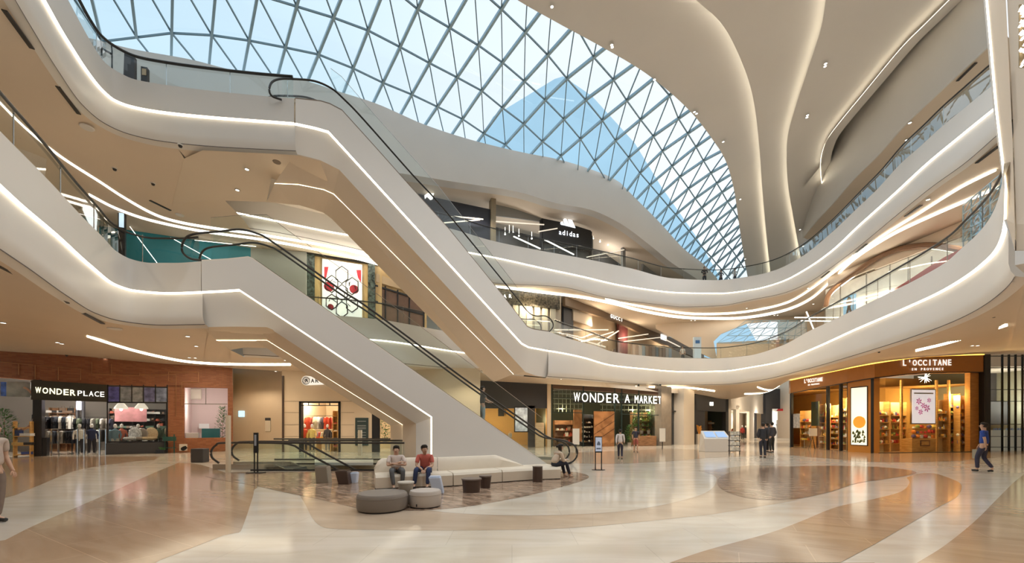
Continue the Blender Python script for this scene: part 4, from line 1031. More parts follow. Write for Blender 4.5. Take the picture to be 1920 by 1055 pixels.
# poster and cushions in display window
mb = MB(); W1.box(mb, 215, 275, 764, 790, 3.0, 3.05); tag(mb.build('wall_poster', mat('pink_poster', (.42,.19,.20), .6, noise=.35, nscale=2)), 'wide pink poster behind the two pendant lamps', 'poster')
def wicker(x, w, s, m, label, name='display_chair'):
    p = W1.base(x, w)+Vector((0,0,.78)); t = thing(name, p, label, 'chair')
    mb = MB(); mb.lathe([(0,0),(s*.8,.02),(s,.12),(s*.9,.2),(0,.22)], c=p, seg=16); mb.build('seat', m, t, smooth=True)
    M = Matrix.Translation(p+Vector((0,.18,.38))) @ Matrix.Rotation(math.pi/2, 4, 'X')
    mb = MB(); mb.lathe([(0,-.05),(s*.9,-.04),(s,0),(s*.9,.04),(0,.05)], seg=18, M=M); mb.build('backrest', m, t, smooth=True)
    mb = MB(); mb.lathe([(.2,-.07),(.2,-.05),(.05,-.04),(.05,0)], c=p, seg=12); mb.build('base', M_dark, t)
wicker(248, .6, .42, mat('grey_print', (.50,.50,.50), .8, noise=.4, nscale=12), 'round backed chair with grey print in the display window')
wicker(262, .6, .36, mat('taupe_cloth', (.28,.24,.21), .8), 'taupe chair in the middle of the display window')
wicker(279, .6, .42, mat('wicker_cane', (.55,.42,.26), .7, noise=.2, nscale=25), 'round wicker chair in the display window')
# wooden shelf by column
t, t0, t1 = shelf_unit(W1, 25, 56, (.12,.62,1.1,1.55), -.5, .4, M_oak, 'small open wooden shelf with bags beside the black column', back=False)
fill_shelf(W1, t0, t1, (.12,.62,1.1), -.5, .4, ['bag','folded','shoe'], [(.55,.35,.12),(.05,.08,.25),(.7,.68,.64),(.03,.03,.03)], 2, 'small wooden shelf', 'goods on the small wooden shelf', 1.4)
plant(W1.base(8, -.3), 2.5, .55, 'tall leafy plant at the far left shop window', n=160)
plant(W1.base(-34, -.3), 2.2, .5, 'leafy plant cut by the left picture edge', n=140)
# left poster window
mb = MB(); W1.box(mb, 12, 57, 716, 743, .3, .4); tag(mb.build('window_poster', mat('grey_green_panel', (.35,.36,.33), .5, noise=.4, nscale=1.5)), 'pale panel in the far left shop window', 'poster')
mb = MB(); W1.box(mb, 1, 11, 716, 742, .3, .4); tag(mb.build('window_poster', mat('blue_poster', (.08,.16,.5), .5, noise=.6, nscale=3)), 'blue and white poster at the far left edge', 'poster')
M = W1.M(40, 765, .35)
mb = MB(); mb.tube([M @ Vector((math.cos(a)*.55, math.sin(a)*1.15, 0)) for a in frange(-2.2, 1.4, 24)], .07, 8); tag(mb.build('hoop_sculpture', mat('salmon_hoop', (.65,.40,.28), .45), smooth=True), 'large salmon coloured hoop in the far left shop window', 'sculpture')
for x, h, e in ((60, 3.2, 260), (130, 3.4, 300), (180, 3.4, 260), (250, 3.6, 90), (385, 3.0, 160)):
    shop_lamp(W1.G(x, h, 2.2), e, (1,.92,.8), .3)
# right window in brick wall with green chair, tree
win = struct(thing('window_4', W1.P(386, 822, 0), 'window with rounded top corners in the brick wall', 'window'))
mb = MB(); W1.panel(mb, [(346,820),(426,820),(426,732),(422,727),(346,727)], .05); mb.build('pane', M_shopglass, win)
mb = MB(); W1.box(mb, 385, 386.5, 727, 758, .0, .08); W1.panel(mb, [(346,757.5),(426,758),(426,756.5),(346,756)], .0, .08); mb.build('window_frame', M_chrome, win)
mb = MB(); W1.box(mb, 378, 412, 803, 822, 1.4, 2.2); tag(mb.build('counter', mat('petrol_blue', (.02,.16,.20), .5), bevel=.02), 'petrol blue counter inside the brick framed window', 'counter')
mb = MB(); W1.box(mb, 348, 372, 811, 822, 1.2, 2.0); tag(mb.build('counter', mat('white_lacquer', (.7,.68,.66), .4), bevel=.02), 'white low counter inside the brick framed window', 'counter')
mb = MB(); W1.box(mb, 373, 392, 794, 803, 4.5, 4.6); tag(mb.build('wall_screen', mat('screen_white', (.7,.72,.74), .4)), 'small pale screen on the pink wall', 'screen')
plant(W1.base(417, 2.4), 3.0, .4, 'tall blue green decorated tree in the brick framed window', n=150, name='indoor_tree')
mb = MB(); W1.box(mb, 352, 378, 728, 748, 4.6, 4.8); tag(mb.build('air_conditioner', mat('cream_box', (.6,.55,.48), .5), bevel=.15), 'rounded cream duct box high in the brick framed window', 'duct')
# low fence and bench by the brick pier
t = thing('plant_stand', W1.base(318, -.5), 'small dark green metal cart beside the brick pier', 'cart')
mb = MB(); p = W1.base(318, -.5)
for dx in (-.28, .28): mb.bar(p+Vector((dx,0,0)), p+Vector((dx,0,1.15)), .04)
mb.build('frame', mat('dark_green_metal', (.02,.08,.06), .5), t); mb = MB(); mb.box(p.x-.28,p.x+.28,p.y-.15,p.y+.15,.75,1.0); mb.build('basket', MATS['dark_green_metal'], t); mb = MB(); mb.box(p.x-.28,p.x+.28,p.y-.15,p.y+.15,.3,.34); mb.build('shelf', MATS['dark_green_metal'], t)
t = thing('planter_box', W1.base(303, -.6), 'low black planter box in front of the display plinth', 'planter'); p = W1.base(303, -.6)
mb = MB(); mb.box(p.x-.25,p.x+.25,p.y-.12,p.y+.12,0,.22); mb.build('box', M_dark, t); mb = MB(); [mb.tube([p+Vector((random.uniform(-.2,.2),0,.2)), p+Vector((random.uniform(-.25,.25),0,.36))], .02, 5) for i in range(8)]; mb.build('foliage', M_leaf, t)
# restroom style sign + litter bin + info plate
mb = MB(); W1.box(mb, 336, 351, 832, 848, -.5, -.45, z0=.12); o = mb.build('floor_sign', mat('pale_board', (.6,.52,.42), .5)); tag(o, 'square pale floor sign with a black emblem beside the brick pier', 'sign')
mb = MB(); c = W1.P(343.5, 841, -.53); M = wall_frame(c, W1.x); mb.lathe([(0,0),(.12,0)], seg=16, M=M); mb.lathe([(.05,0),(.13,0)], seg=5, M=M @ Matrix.Translation((.08,.06,.01))); mb.build('emblem', M_blackp, o)

# ================================================================ CORRIDOR and beige clothing shop behind the escalator
W2 = Front(436, 29.5, 535, 29.5)
mb = MB(); W2.box(mb, 436, 536, 690, 900, 0, .2, z0=0); 
struct(mb.build('wall_corridor', M_beige), 'beige corridor wall between the brick shop and the clothing shop')
mb = MB(); mb.quad(W1.G(436, 0), W2.G(437, 0), W2.G(437, 5.6), W1.G(436, 5.6)); struct(mb.build('wall_side', M_beige), 'beige corridor side wall')
W3 = Front(535, 25.5, 752, 25.5)
mb = MB()
W3.panel(mb, [(529,900),(562,900),(562,753),(638,753),(638,900),(752,900),(752,690),(529,690)], 0, .25)
mb = MB()
W3.box(mb, 529, 562, 690, 900, 0, .25, z0=0); W3.box(mb, 638, 697, 690, 900, 0, .25, z0=0); W3.box(mb, 733, 900, 690, 900, 0, .25, z0=0); W3.box(mb, 562, 638, 690, 753, 0, .25); W3.box(mb, 697, 733, 690, 772, 0, .25)
for yy in (772, 795, 817):
    pass
w3 = struct(mb.build('wall_centre', M_beige), 'beige panelled shop wall behind the escalator')
gr = MB()
for yy in (752, 773, 796, 818): 
    W3.box(gr, 530, 561, yy-.35, yy+.35, -.012, .0); W3.box(gr, 640, 664, yy-.35, yy+.35, -.012, .0); W3.box(gr, 735, 780, yy-.35, yy+.35, -.012, .0)
gr.build('panel_joint', M_brtrim, w3)
mb = MB(); W3.box(mb, 528.5, 531.5, 704, 900, -.08, .0, z0=0); tag(mb.build('corner_post', mat('dark_brown_metal', (.08,.05,.04), .4)), 'slim dark brown post at the corner of the beige shop', 'post')
dr = struct(thing('door_1', W3.base(600), 'dark framed opening of the beige clothing shop', 'door'))
mb = MB(); W3.box(mb, 560.5, 564.5, 752, 900, -.05, .25, z0=0); W3.box(mb, 634, 638, 752, 900, -.05, .25, z0=0); W3.box(mb, 561, 638, 752, 755, -.05, .25); W3.box(mb, 565, 634, 759, 760.5, -.02, .05)
for x in (578, 598, 618): W3.box(mb, x-.5, x+.5, 755, 760, -.02, .05)
mb.build('door_frame', M_dark, dr)
shell(W3, 550, 760, 4.5, 4.3, mat('warm_shop_wall', (.55,.42,.26), .6), M_int, 'wall_back', 'interior of the beige clothing shop', .26)
outd = [(.62,.10,.05),(.75,.45,.10),(.03,.03,.04),(.72,.66,.50),(.5,.1,.08),(.10,.10,.12),(.8,.78,.72)]
rack(W3, 598, 1.6, 2.2, 2.35, 'high clothes rail in the beige shop', 9, outd, 'jacket hanging in the beige clothing shop', 'jackets in the beige clothing shop', gsc=1.1)
rack(W3, 596, .9, 1.9, 1.35, 'low clothes rail in the beige shop', 8, outd, 'jacket hanging in the beige clothing shop', 'jackets in the beige clothing shop')
mannequin(W3.base(571, .7), 0, [(.60,.09,.05),(.05,.05,.06)], 'mannequin in a red jacket at the left of the beige shop door')
mannequin(W3.base(585, .6), .2, [(.70,.58,.20),(.1,.1,.1)], 'mannequin in a yellow jacket inside the beige shop door')
mannequin(W3.base(614, .6), -.2, [(.06,.06,.07),(.3,.28,.25)], 'mannequin in a black jacket inside the beige shop door')
t, t0, t1 = shelf_unit(W3, 624, 633, (.3,.8,1.3,1.8,2.3), .5, .35, M_oak, 'narrow amber wooden shelf at the right of the beige shop door')
fill_shelf(W3, t0, t1, (.3,.8,1.3,1.8), .5, .35, ['folded'], outd, 1, 'narrow amber shelf', 'folded garments on the narrow amber shelf', .8)
mb = MB(); W3.box(mb, 592, 621, 821, 824, .4, 1.0); 
for x in (593, 619): W3.box(mb, x, x+1.5, 824, 900, .4, 1.0, z0=0)
t = thing('display_table', W3.base(606, .7), 'light wooden display table inside the beige shop door', 'table'); mb.build('table_frame', M_oak, t)
for i in range(3): product('folded', W3.G(597+i*8, W3.P(600, 821, .4).z, .7), outd[i], 'folded pile on the light wooden display table', 'folded piles on the light wooden display table', 0, .9)
for x in (585, 615): shop_lamp(W3.G(x, 3.2, 1.5), 200, (1,.88,.7), .25)
shop_lamp(W3.G(718, 2.6, 1.5), 160, (1,.95,.85), .25)
# logo sign
sg = thing('shop_sign', W3.P(600, 722, -.1), 'white rounded sign with bird emblem and dark letters on the beige wall', 'sign')
mb = MB(); pts = []
for a in frange(math.pi/2, 3*math.pi/2, 12): pts.append((574+9*math.cos(a), 713+9*math.sin(a)))
pts += [(600,719.5),(640,719.5),(640,707.5),(600,707.5),(585,704.5)]
W3.panel(mb, pts, -.10, -.02); mb.build('sign_board', mat('lit_white_sign', (.85,.82,.76), .5, emit=.25, ecol=(1,.95,.88)), sg)
mb = MB(); M = W3.M(574, 713.5, -.12); ring = [(M @ Vector((math.cos(a)*.22, math.sin(a)*.22, 0))) for a in frange(0, 2*math.pi, 25)]; mb.tube(ring, .02, 6)
mb.tube([M @ Vector(v) for v in ((-.13,.0,0),(-.05,.08,0),(.06,.12,0),(.02,.03,0),(.10,-.04,0),(.06,-.14,0))], [.01,.03,.02,.035,.03,.008], 6)
mb.tube([M @ Vector(v) for v in ((.02,.02,0),(-.06,-.05,0),(-.08,-.15,0))], [.03,.02,.008], 6); mb.build('bird_emblem', M_blackp, sg)
row_text(W3, "ARC'TERYX", 582, 658, 713.5, 7.5, M_blackp, sg, w=-.12, bold=.02)
# dark notice board, dark door, plant window
nb = thing('notice_board', W3.P(678, 835, -.05), 'dark green notice board with pale rules on the beige wall', 'notice board')
mb = MB(); W3.box(mb, 666, 690, 783, 835, -.08, -.01); mb.build('board', mat('dark_green_board', (.03,.05,.05), .5), nb)
mb = MB(); [W3.box(mb, 670, 686, y, y+.8, -.10, -.08) for y in (789, 797, 800, 803, 810, 815, 820)]; mb.build('printed_lines', mat('pale_print', (.4,.42,.4), .6), nb)
mb = MB(); W3.box(mb, 697, 712, 772, 900, .02, .1, z0=0); struct(mb.build('door_2', M_blackp), 'tall black door beside the notice board')
mb = MB(); W3.panel(mb, [(712,852),(733,852),(733,785),(712,782)], .1); struct(mb.build('window_5', M_shopglass), 'narrow window with plants beside the black door')
plant(W3.base(722, .6)+Vector((0,0,.5)), 2.3, .45, 'leafy plant behind the narrow window beside the escalator leg', n=120)
mb = MB(); W2.box(mb, 447, 457, 770, 781, -.08, 0); o = tag(mb.build('exit_sign', mat('blue_lit_sign', (.2,.5,.8), .5, emit=1.5, ecol=(.45,.75,.95))), 'small light blue sign on the corridor wall', 'sign')
pst = thing('wall_notice', W2.P(501, 808, -.04), 'small cream notice with dark heading on the corridor wall', 'notice')
mb = MB(); W2.box(mb, 497, 507, 783, 808, -.06, -.01); mb.build('sheet', mat('cream_sheet', (.7,.62,.5), .6), pst); mb = MB(); W2.box(mb, 497, 507, 783, 788, -.07, -.06); mb.build('heading', M_charc, pst)

# ================================================================ CENTRE RIGHT: market shop, dark fascia, small dark shop
W4 = Front(1032, 31.6, 1242, 34)
W4b = Front(860, 31.6, 1032, 31.6)
mb = MB(); W4b.box(mb, 780, 1026, 700, 765, 0, .4); W4b.box(mb, 780, 905, 760, 900, 0, .4, z0=0); W4b.box(mb, 990, 1003, 760, 900, 0, .4, z0=0); struct(mb.build('wall_centre', M_charc), 'dark charcoal shop fascia behind the escalator')
post(W4b, 1026, 1033, 712, -.2, .3, M_beige, 'pillar', 'slim beige pillar left of the market shop', 'pillar')
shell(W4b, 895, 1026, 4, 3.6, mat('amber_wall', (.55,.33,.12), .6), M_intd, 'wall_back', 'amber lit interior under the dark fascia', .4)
shop_lamp(W4b.G(925, 2.2, 1.6), 200, (1,.75,.4), .2)
shop_lamp(W4b.G(1012, 2.2, 1.6), 60, (1,.85,.6), .2)
pst = thing('lightbox_poster', W4b.P(977, 808, -.1), 'bright lightbox poster with a grey floral figure behind the escalator', 'poster')
mb = MB(); W4b.box(mb, 964, 991, 762, 810, -.12, -.02); mb.build('frame', M_dark, pst)
mb = MB(); W4b.box(mb, 966, 989, 764, 808, -.13, -.12); mb.build('picture', mat('grey_floral_print', (.55,.58,.66), .5, noise=.75, nscale=2.2, emit=.25, ecol=(.6,.66,.78)), pst)
mb = MB(); W4b.box(mb, 934, 945, 762, 780, 3.6, 3.7); tag(mb.build('picture_frame', M_blackp), 'small dark picture on the amber wall under the fascia', 'picture')
for i, x in enumerate((912, 922, 932, 944, 954)):
    mb = MB(); p = W4b.base(x, .9); mb.box(p.x-.22, p.x+.22, p.y-.2, p.y+.2, 0, .75); tag(mb.build('display_crate', woodmat('crate_%d' % i, (.35,.2,.08), (.5,.3,.14)), bevel=.02), 'wooden display crate in the amber lit shop', 'crate', 'wooden crates in the amber lit shop')
    for k in range(2): product(random.choice(['box','bag','jar']), p+Vector((random.uniform(-.12,.12), 0, .75)), random.choice([(.6,.1,.06),(.7,.55,.2),(.75,.72,.65)]), 'product on a crate in the amber lit shop', 'products in the amber lit shop', 0, 1.5)
mb = MB(); W4b.box(mb, 1004, 1020, 792, 900, -.55, -.05, z0=0); t = tag(mb.build('reception_counter', woodmat('tan_counter', (.5,.38,.24), (.6,.48,.32)), bevel=.03), 'tall tan counter left of the market shop', 'counter')
# market interior
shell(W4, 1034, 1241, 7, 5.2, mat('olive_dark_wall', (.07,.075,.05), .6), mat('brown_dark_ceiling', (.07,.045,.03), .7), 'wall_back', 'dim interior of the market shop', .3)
mb = MB()
W4.panel(mb, [(1033,714),(1242,729),(1242,741),(1033,727)], 0, .3); struct(mb.build('trim_9', mat('rust_brown_header', (.10,.055,.035), .6)), 'brown header over the market shop')
mf = struct(thing('window_6', W4.P(1080, 840, 0), 'tall steel framed glass front of the market shop', 'window'))
mb = MB(); W4.panel(mb, [(1035,840),(1240,838),(1240,736),(1035,722)], .05); mb.build('pane', M_shopglass, mf)
mb = MB()
for x in (1035, 1094, 1153, 1166, 1198, 1239): W4.box(mb, x-.8, x+.8, 720, 900, -.03, .1, z0=0)
for y in (745, 772):
    for xa, xb in ((1035,1094),(1166,1239)): W4.panel(mb, [(xa,y+.6+(xa-1035)*.03),(xb,y+.6+(xb-1035)*.03),(xb,y-.6+(xb-1035)*.03),(xa,y-.6+(xa-1035)*.03)], -.02, .08)
mb.build('window_frame', mat('green_black_steel', (.015,.03,.027), .4), mf)
gd = MB()
for x in frange(1040, 1092, 8): W4.box(gd, x-.35, x+.35, 722, 772, 1.0, 1.04)
for x in frange(1130, 1235, 14): W4.box(gd, x-.35, x+.35, 724, 772, 1.0, 1.04)
for y in (730, 738, 747, 757, 766): W4.box(gd, 1038, 1094, y-.4, y+.4, 1.0, 1.04); W4.box(gd, 1126, 1238, y+2-.4, y+2+.4, 1.0, 1.04)
tag(gd.build('hanging_grid', mat('olive_grid', (.16,.17,.12), .5)), 'dark metal grid hanging inside the market shop window', 'grid')
sg = thing('shop_sign', W4.P(1157, 752, -.15), 'large white lit capital letters across the market shop front', 'sign')
row_text(W4, 'WONDER', 1074, 1163, 744, 17, M_letter, sg, w=-.18, bold=.0, slope=.03)
row_text(W4, 'A', 1170, 1182, 747, 15, M_letter, sg, w=-.18, bold=.0)
row_text(W4, 'MARKET', 1189, 1241, 748, 14, M_letter, sg, w=-.18, bold=.0, slope=.04)
mb = MB(); W4.box(mb, 1075, 1240, 753, 754, -.14, -.10)
mb.build('mounting_rail', M_dark, sg)
# wooden doors
mb = MB(); W4.box(mb, 1114, 1152, 771, 900, -.1, .0, z0=0); o = tag(mb.build('wooden_screen', M_rust), 'large rust coloured wooden panel with diagonal boards at the market shop', 'panel')
st = MB()
for k in range(-2, 4):
    a = (1114, 800+k*14); b = (1152, 775+k*14)
    if 772 < b[1] and a[1] < 838: st.bar(W4.P(*a, -.115), W4.P(*b, -.115), .05, .02)
st.build('diagonal_groove', mat('deep_brown', (.07,.03,.015), .6), o)
mb = MB(); W4.box(mb, 1076, 1091, 768, 900, .4, .5, z0=.4); tag(mb.build('wooden_screen', M_rust), 'narrow rust coloured wooden panel inside the market shop', 'panel')
for x in (1052, 1105, 1185, 1215): shop_lamp(W4.G(x, 3.0, 1.0), 230, (1,.86,.6), .2)
gcol = [(.30,.34,.06),(.12,.22,.04),(.45,.30,.08),(.55,.50,.40),(.25,.10,.05)]
t, t0, t1 = shelf_unit(W4, 1186, 1238, (.3,.75,1.2,1.65,2.1,2.55), 1.6, .4, M_walnut, 'tall dark shelf packed with green products in the market shop')
fill_shelf(W4, t0, t1, (.3,.75,1.2,1.65,2.1), 1.6, .4, ['bottle','jar','box','ball'], gcol, 14, 'tall market shelf', 'products on the tall market shelf', 1.5)
for x in (1190, 1203, 1216, 1229): plant(W4.base(x, 1.2)+Vector((0,0,1.0)), 1.9, .27, 'bushy green plant in front of the tall market shelf', 'bushy plants in the market shop', n=70)
t, t0, t1 = shelf_unit(W4, 1090, 1113, (.3,.7,1.1,1.5,1.9,2.3), .8, .35, M_dark, 'black shelf with small goods between the wooden panels')
fill_shelf(W4, t0, t1, (.3,.7,1.1,1.5,1.9), .8, .35, ['bottle','jar','ball','hat'], [(.6,.55,.45),(.35,.2,.08),(.75,.7,.6)], 5, 'black market shelf', 'small items on the black market shelf', 1.2)
t, t0, t1 = shelf_unit(W4, 1040, 1074, (.3,.8,1.3,1.8), 1.4, .35, M_walnut, 'walnut shelf at the left of the market shop')
fill_shelf(W4, t0, t1, (.3,.8,1.3), 1.4, .35, ['jar','bag','hat','box'], [(.5,.1,.06),(.6,.55,.45),(.2,.12,.07)], 8, 'walnut market shelf', 'items on the walnut market shelf', 1.4)
mb = MB(); W4.box(mb, 1195, 1231, 817, 900, -.2, .5, z0=0); tag(mb.build('low_cabinet', M_walnut, bevel=.03), 'low walnut cabinet at the right of the market shop window', 'cabinet')
plant(W4.base(1180, -.1), 1.75, .4, 'slim conical green plant beside the market window', n=110)
# right pillars, beyond
W5 = Front(1242, 34, 1305, 38)
mb = MB(); W5.box(mb, 1240, 1259, 725, 900, -.1, .5, z0=0); tag(mb.build('pillar', mat('grey_brown_concrete', (.22,.18,.14), .6, noise=.1)), 'grey brown concrete pillar right of the market shop', 'pillar')
mb = MB(); W5.box(mb, 1275, 1282, 728, 900, 0, .5, z0=0); tag(mb.build('pillar', MATS['grey_brown_concrete']), 'narrow concrete pillar beside the slim window', 'pillar')
mb = MB(); W5.box(mb, 1282, 1302, 730, 900, -.6, .5, z0=0); tag(mb.build('pillar', mat('cream_pillar', (.70,.60,.48), .5)), 'cream square pillar right of the market shop', 'pillar')
w_ = struct(thing('window_7', W5.base(1267), 'slim dark framed window between two pillars', 'window')); mb = MB(); W5.box(mb, 1259, 1261, 728, 900, .1, .2, z0=0); W5.box(mb, 1273, 1275, 728, 900, .1, .2, z0=0); W5.box(mb, 1259, 1275, 770, 771, .1, .2); mb.build('window_frame', M_dark, w_); mb = MB(); W5.box(mb, 1261, 1273, 728, 900, .3, .32, z0=0); mb.build('pane', mat('dark_reflecting_glass', (.03,.035,.04), .1), w_)
W6 = Front(1302, 37, 1366, 41)
mb = MB(); W6.box(mb, 1302, 1366, 738, 769, 0, .4); W6.box(mb, 1302, 1306, 738, 900, 0, .4, z0=0); W6.box(mb, 1361, 1366, 738, 900, 0, .4, z0=0); W6.box(mb, 1304, 1322, 765, 900, 0.1, .4, z0=0); struct(mb.build('wall_centre', M_charc), 'charcoal front of the small dark shop')
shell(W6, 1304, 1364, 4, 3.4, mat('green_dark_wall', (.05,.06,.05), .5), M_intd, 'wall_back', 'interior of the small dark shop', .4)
shop_lamp(W6.G(1340, 2.2, 1.8), 90, (.9,1,.9), .2)
sg = tag(MB().poly([W6.P(1331, 760, -.03), W6.P(1337.5, 760, -.03), W6.P(1337.5, 753.5, -.03), W6.P(1331, 753.5, -.03)]).build('shop_sign', M_ledw), 'small glowing white square sign on the small dark shop', 'sign')
t, t0, t1 = shelf_unit(W6, 1334, 1360, (.4,.9,1.4,1.9), 1.4, .35, M_walnut, 'shelf of goods inside the small dark shop')
fill_shelf(W6, t0, t1, (.4,.9,1.4,1.9), 1.4, .35, ['box','bottle','folded'], gcol+[(.6,.6,.55)], 7, 'small dark shop shelf', 'products inside the small dark shop', 1.6)
pf_ = W6.base(1312, -.4); t = thing('flower_stand', pf_, 'orange flower arrangement on a pale stand at the small dark shop', 'flowers'); mb = MB(); mb.box(pf_.x-.3,pf_.x+.3,pf_.y-.2,pf_.y+.2,0,.95); mb.build('stand', M_beige, t)
mb = MB(); [mb.tube([pf_+Vector((random.uniform(-.12,.12),0,.95)), pf_+Vector((random.uniform(-.25,.25),random.uniform(-.1,.1),random.uniform(1.3,1.8)))], [.02,.05], 5) for i in range(14)]; mb.build('flowers', mat('orange_bloom', (.6,.25,.04), .6), t)
# corridor beyond
W7 = Front(1366, 41, 1440, 62)
def corr(fr, x0, x1, y0, m, w=0): mb = MB(); fr.box(mb, x0, x1, y0, 900, w, w+.3, z0=0); return mb
mb = MB(); W7.box(mb, 1366, 1440, 735, 765, 0, .3); W7.box(mb, 1366, 1371, 735, 900, 0, .3, z0=0); W7.box(mb, 1380, 1386, 760, 900, 0, .3, z0=0); W7.box(mb, 1405, 1414, 760, 900, 0, .3, z0=0); struct(mb.build('wall_corridor', mat('pale_corridor', (.68,.60,.50), .5)), 'pale corridor shop fronts beyond the small dark shop')
shell(W7, 1367, 1438, 3, 3.6, M_beige, M_int, 'wall_back', 'lit corridor shop interiors', .3)
for x in (1376, 1395, 1425): shop_lamp(W7.G(x, 2.5, 1.5), 260, (1,.9,.7), .2)
for x, w in ((1376,.5),(1392,.5),(1398,1.0),(1404,.6)): mannequin(W7.base(x, w), 0, [random.choice([(.03,.03,.03),(.4,.05,.04)]), (.03,.03,.03)], 'small dark clad mannequin in the pale corridor shop', 'mannequins in the corridor shop')
W8 = Front(1414, 58, 1482, 60)
mb = MB(); W8.box(mb, 1400, 1500, 730, 765, 0, .3); W8.box(mb, 1415, 1419, 730, 900, -.4, .3, z0=0); W8.box(mb, 1436, 1448, 740, 900, -.5, .3, z0=0); o = struct(mb.build('wall_far', M_charc), 'dark shop fronts at the end of the corridor')
mb = MB(); W8.box(mb, 1400, 1500, 765, 900, 3.5, 3.6, z0=0); W8.box(mb, 1400, 1500, 700, 770, 3.5, 3.6); struct(mb.build('wall_back', mat('bright_far_wall', (.62,.56,.48), .5)), 'bright far shop wall at the end of the corridor')
mb = MB(); W8.panel(mb, [(1459,770),(1482,770),(1482,766),(1462,766)], -.6, -.3); tag(mb.build('awning', mat('red_awning', (.6,.03,.03), .5)), 'small red awning at the end of the corridor', 'awning')
shop_lamp(W8.G(1465, 2.6, 1.6), 700, (1,.95,.88), .3); shop_lamp(W8.G(1428, 2.6, -4), 500, (1,.92,.8), .3); shop_lamp(W8.G(1440, 3, -12), 500, (1,.88,.7), .3)
t, t0, t1 = shelf_unit(W8, 1460, 1480, (.3,.8,1.3,1.8,2.3), 1.2, .35, mat('white_shelf', (.7,.7,.7), .4), 'white shelf of goods at the end of the corridor')
fill_shelf(W8, t0, t1, (.3,.8,1.3,1.8), 1.2, .35, ['box','folded'], [(.05,.05,.05),(.6,.6,.6),(.5,.3,.1)], 6, 'white far corridor shelf', 'products at the end of the corridor', 2.0)

# ================================================================ RIGHT: amber cosmetics shop
LY = pchip([(1482,31.6),(1550,27.6),(1589,25.9),(1639,24.3),(1740,24.2),(1846,25.5)])
LA, LB, LC = Front(1482, 31.6, 1589, 25.9), Front(1589, 25.9, 1640, 24.3), Front(1640, 24.3, 1846, 25.5)
ft = pchip([(1482,713),(1560,697),(1640,681.5),(1750,668),(1846,665)]); fb_ = pchip([(1482,737),(1560,722),(1640,708),(1750,698),(1846,697)])
def fas(px, py, off=0.0): Y = {True: LA, False: (LB if px < 1640 else LC)}[px < 1589]; return Y.P(px, py, off)
xs = [1482,1500,1520,1540,1560,1589,1600,1620,1640,1670,1700,1730,1760,1790,1820,1846]
sgr = thing('shop_fascia', fas(1640, 708, -.3), 'long amber curved fascia with glowing yellow edge over the cosmetics shop', 'shop sign')
mb = MB(); mb.loft([[fas(x, ft(x), -.25) for x in xs], [fas(x, fb_(x), -.25) for x in xs]]); a = [fas(x, fb_(x), -.25) for x in xs]; mb.loft([a, [Vector((fas(x, 700, .1).x, fas(x, 700, .1).y, q.z)) for x, q in zip(xs, a)]])
b0, b1 = fas(1846, 665, -.25), fas(1846, 697, -.25); mb.quad(b0, b1, b1+Vector((.1,.6,0)), b0+Vector((.1,.6,0)))
b0, b1 = fas(1482, 713, -.25), fas(1482, 737, -.25); mb.quad(b0, b1, b1+Vector((.3,.6,0)), b0+Vector((.3,.6,0)))
mb.build('fascia_board', M_gold, sgr)
M_yel = mat('yellow_edge_light', (1,.8,.2), .5, emit=3.0, ecol=(1,.62,.10))
mb = MB(); mb.loft([[fas(x, ft(x), -.26)+Vector((0,0,.05)) for x in xs], [fas(x, ft(x), -.26) for x in xs]])
for xx in (1844.6,): mb.quad(fas(xx,666,-.26), fas(xx,696,-.26), fas(xx+1.4,696,-.26), fas(xx+1.4,666,-.26))
mb.build('edge_light', M_yel, sgr)
mb = MB(); mb.loft([[fas(x, fb_(x), -.26)+Vector((0,0,.02)) for x in xs], [fas(x, fb_(x), -.26)-Vector((0,0,.04)) for x in xs]]); mb.build('lower_edge', M_dark, sgr)
LW = mat('bright_white_letter', (.95,.93,.9), .4, emit=.9, ecol=(1,.97,.92))
row_text(LC, "L'OCCITANE", 1691, 1785, 680, 11, LW, sgr, w=-.30, bold=.02, slope=-.01)
row_text(LC, "EN PROVENCE", 1708, 1770, 692, 4.5, LW, sgr, w=-.30, bold=.01, slope=-.01)
row_text(LA, "L'OCCITANE", 1508, 1543, 714.5, 7.5, LW, sgr, w=-.30, bold=.03, slope=-.12)
row_text(LA, "EN PROVENCE", 1515, 1537, 721.5, 2.6, LW, sgr, w=-.30, bold=.02, slope=-.12)
# shop body
M_honey = mat('honey_wall', (.50,.27,.07), .55, noise=.06, nscale=2)
def lroom(): 
    mb = MB(); d = 4.2
    F0 = [LA.G(1484,0,.2), LA.G(1484,0,d), LB.G(1600,0,d+1.2), LC.G(1660,0,d), LC.G(1838,0,d), LC.G(1846,0,.2)]
    for a, b in zip(F0, F0[1:]): mb.m(0).quad(a, b, b+Vector((0,0,5.2)), a+Vector((0,0,5.2)))
    mb.m(1).poly([p+Vector((0,0,4.45)) for p in F0]); mb.m(2).poly([p+Vector((0,0,.015)) for p in F0])
    struct(mb.build('wall_back', [M_honey, mat('amber_ceiling', (.38,.2,.06), .6), mat('honey_floor', (.42,.26,.12), .3)]), 'honey coloured interior of the cosmetics shop')
lroom()
GA = 'dark vertical frames of the cosmetics shop'
lw = struct(thing('window_8', LA.base(1540), 'glazed left front of the cosmetics shop', 'window'))
mb = MB()
for x in (1481, 1549, 1573, 1588): LA.box(mb, x, x+2.6, 737-(x-1482)*.21, 900, -.05, .12, z0=0)

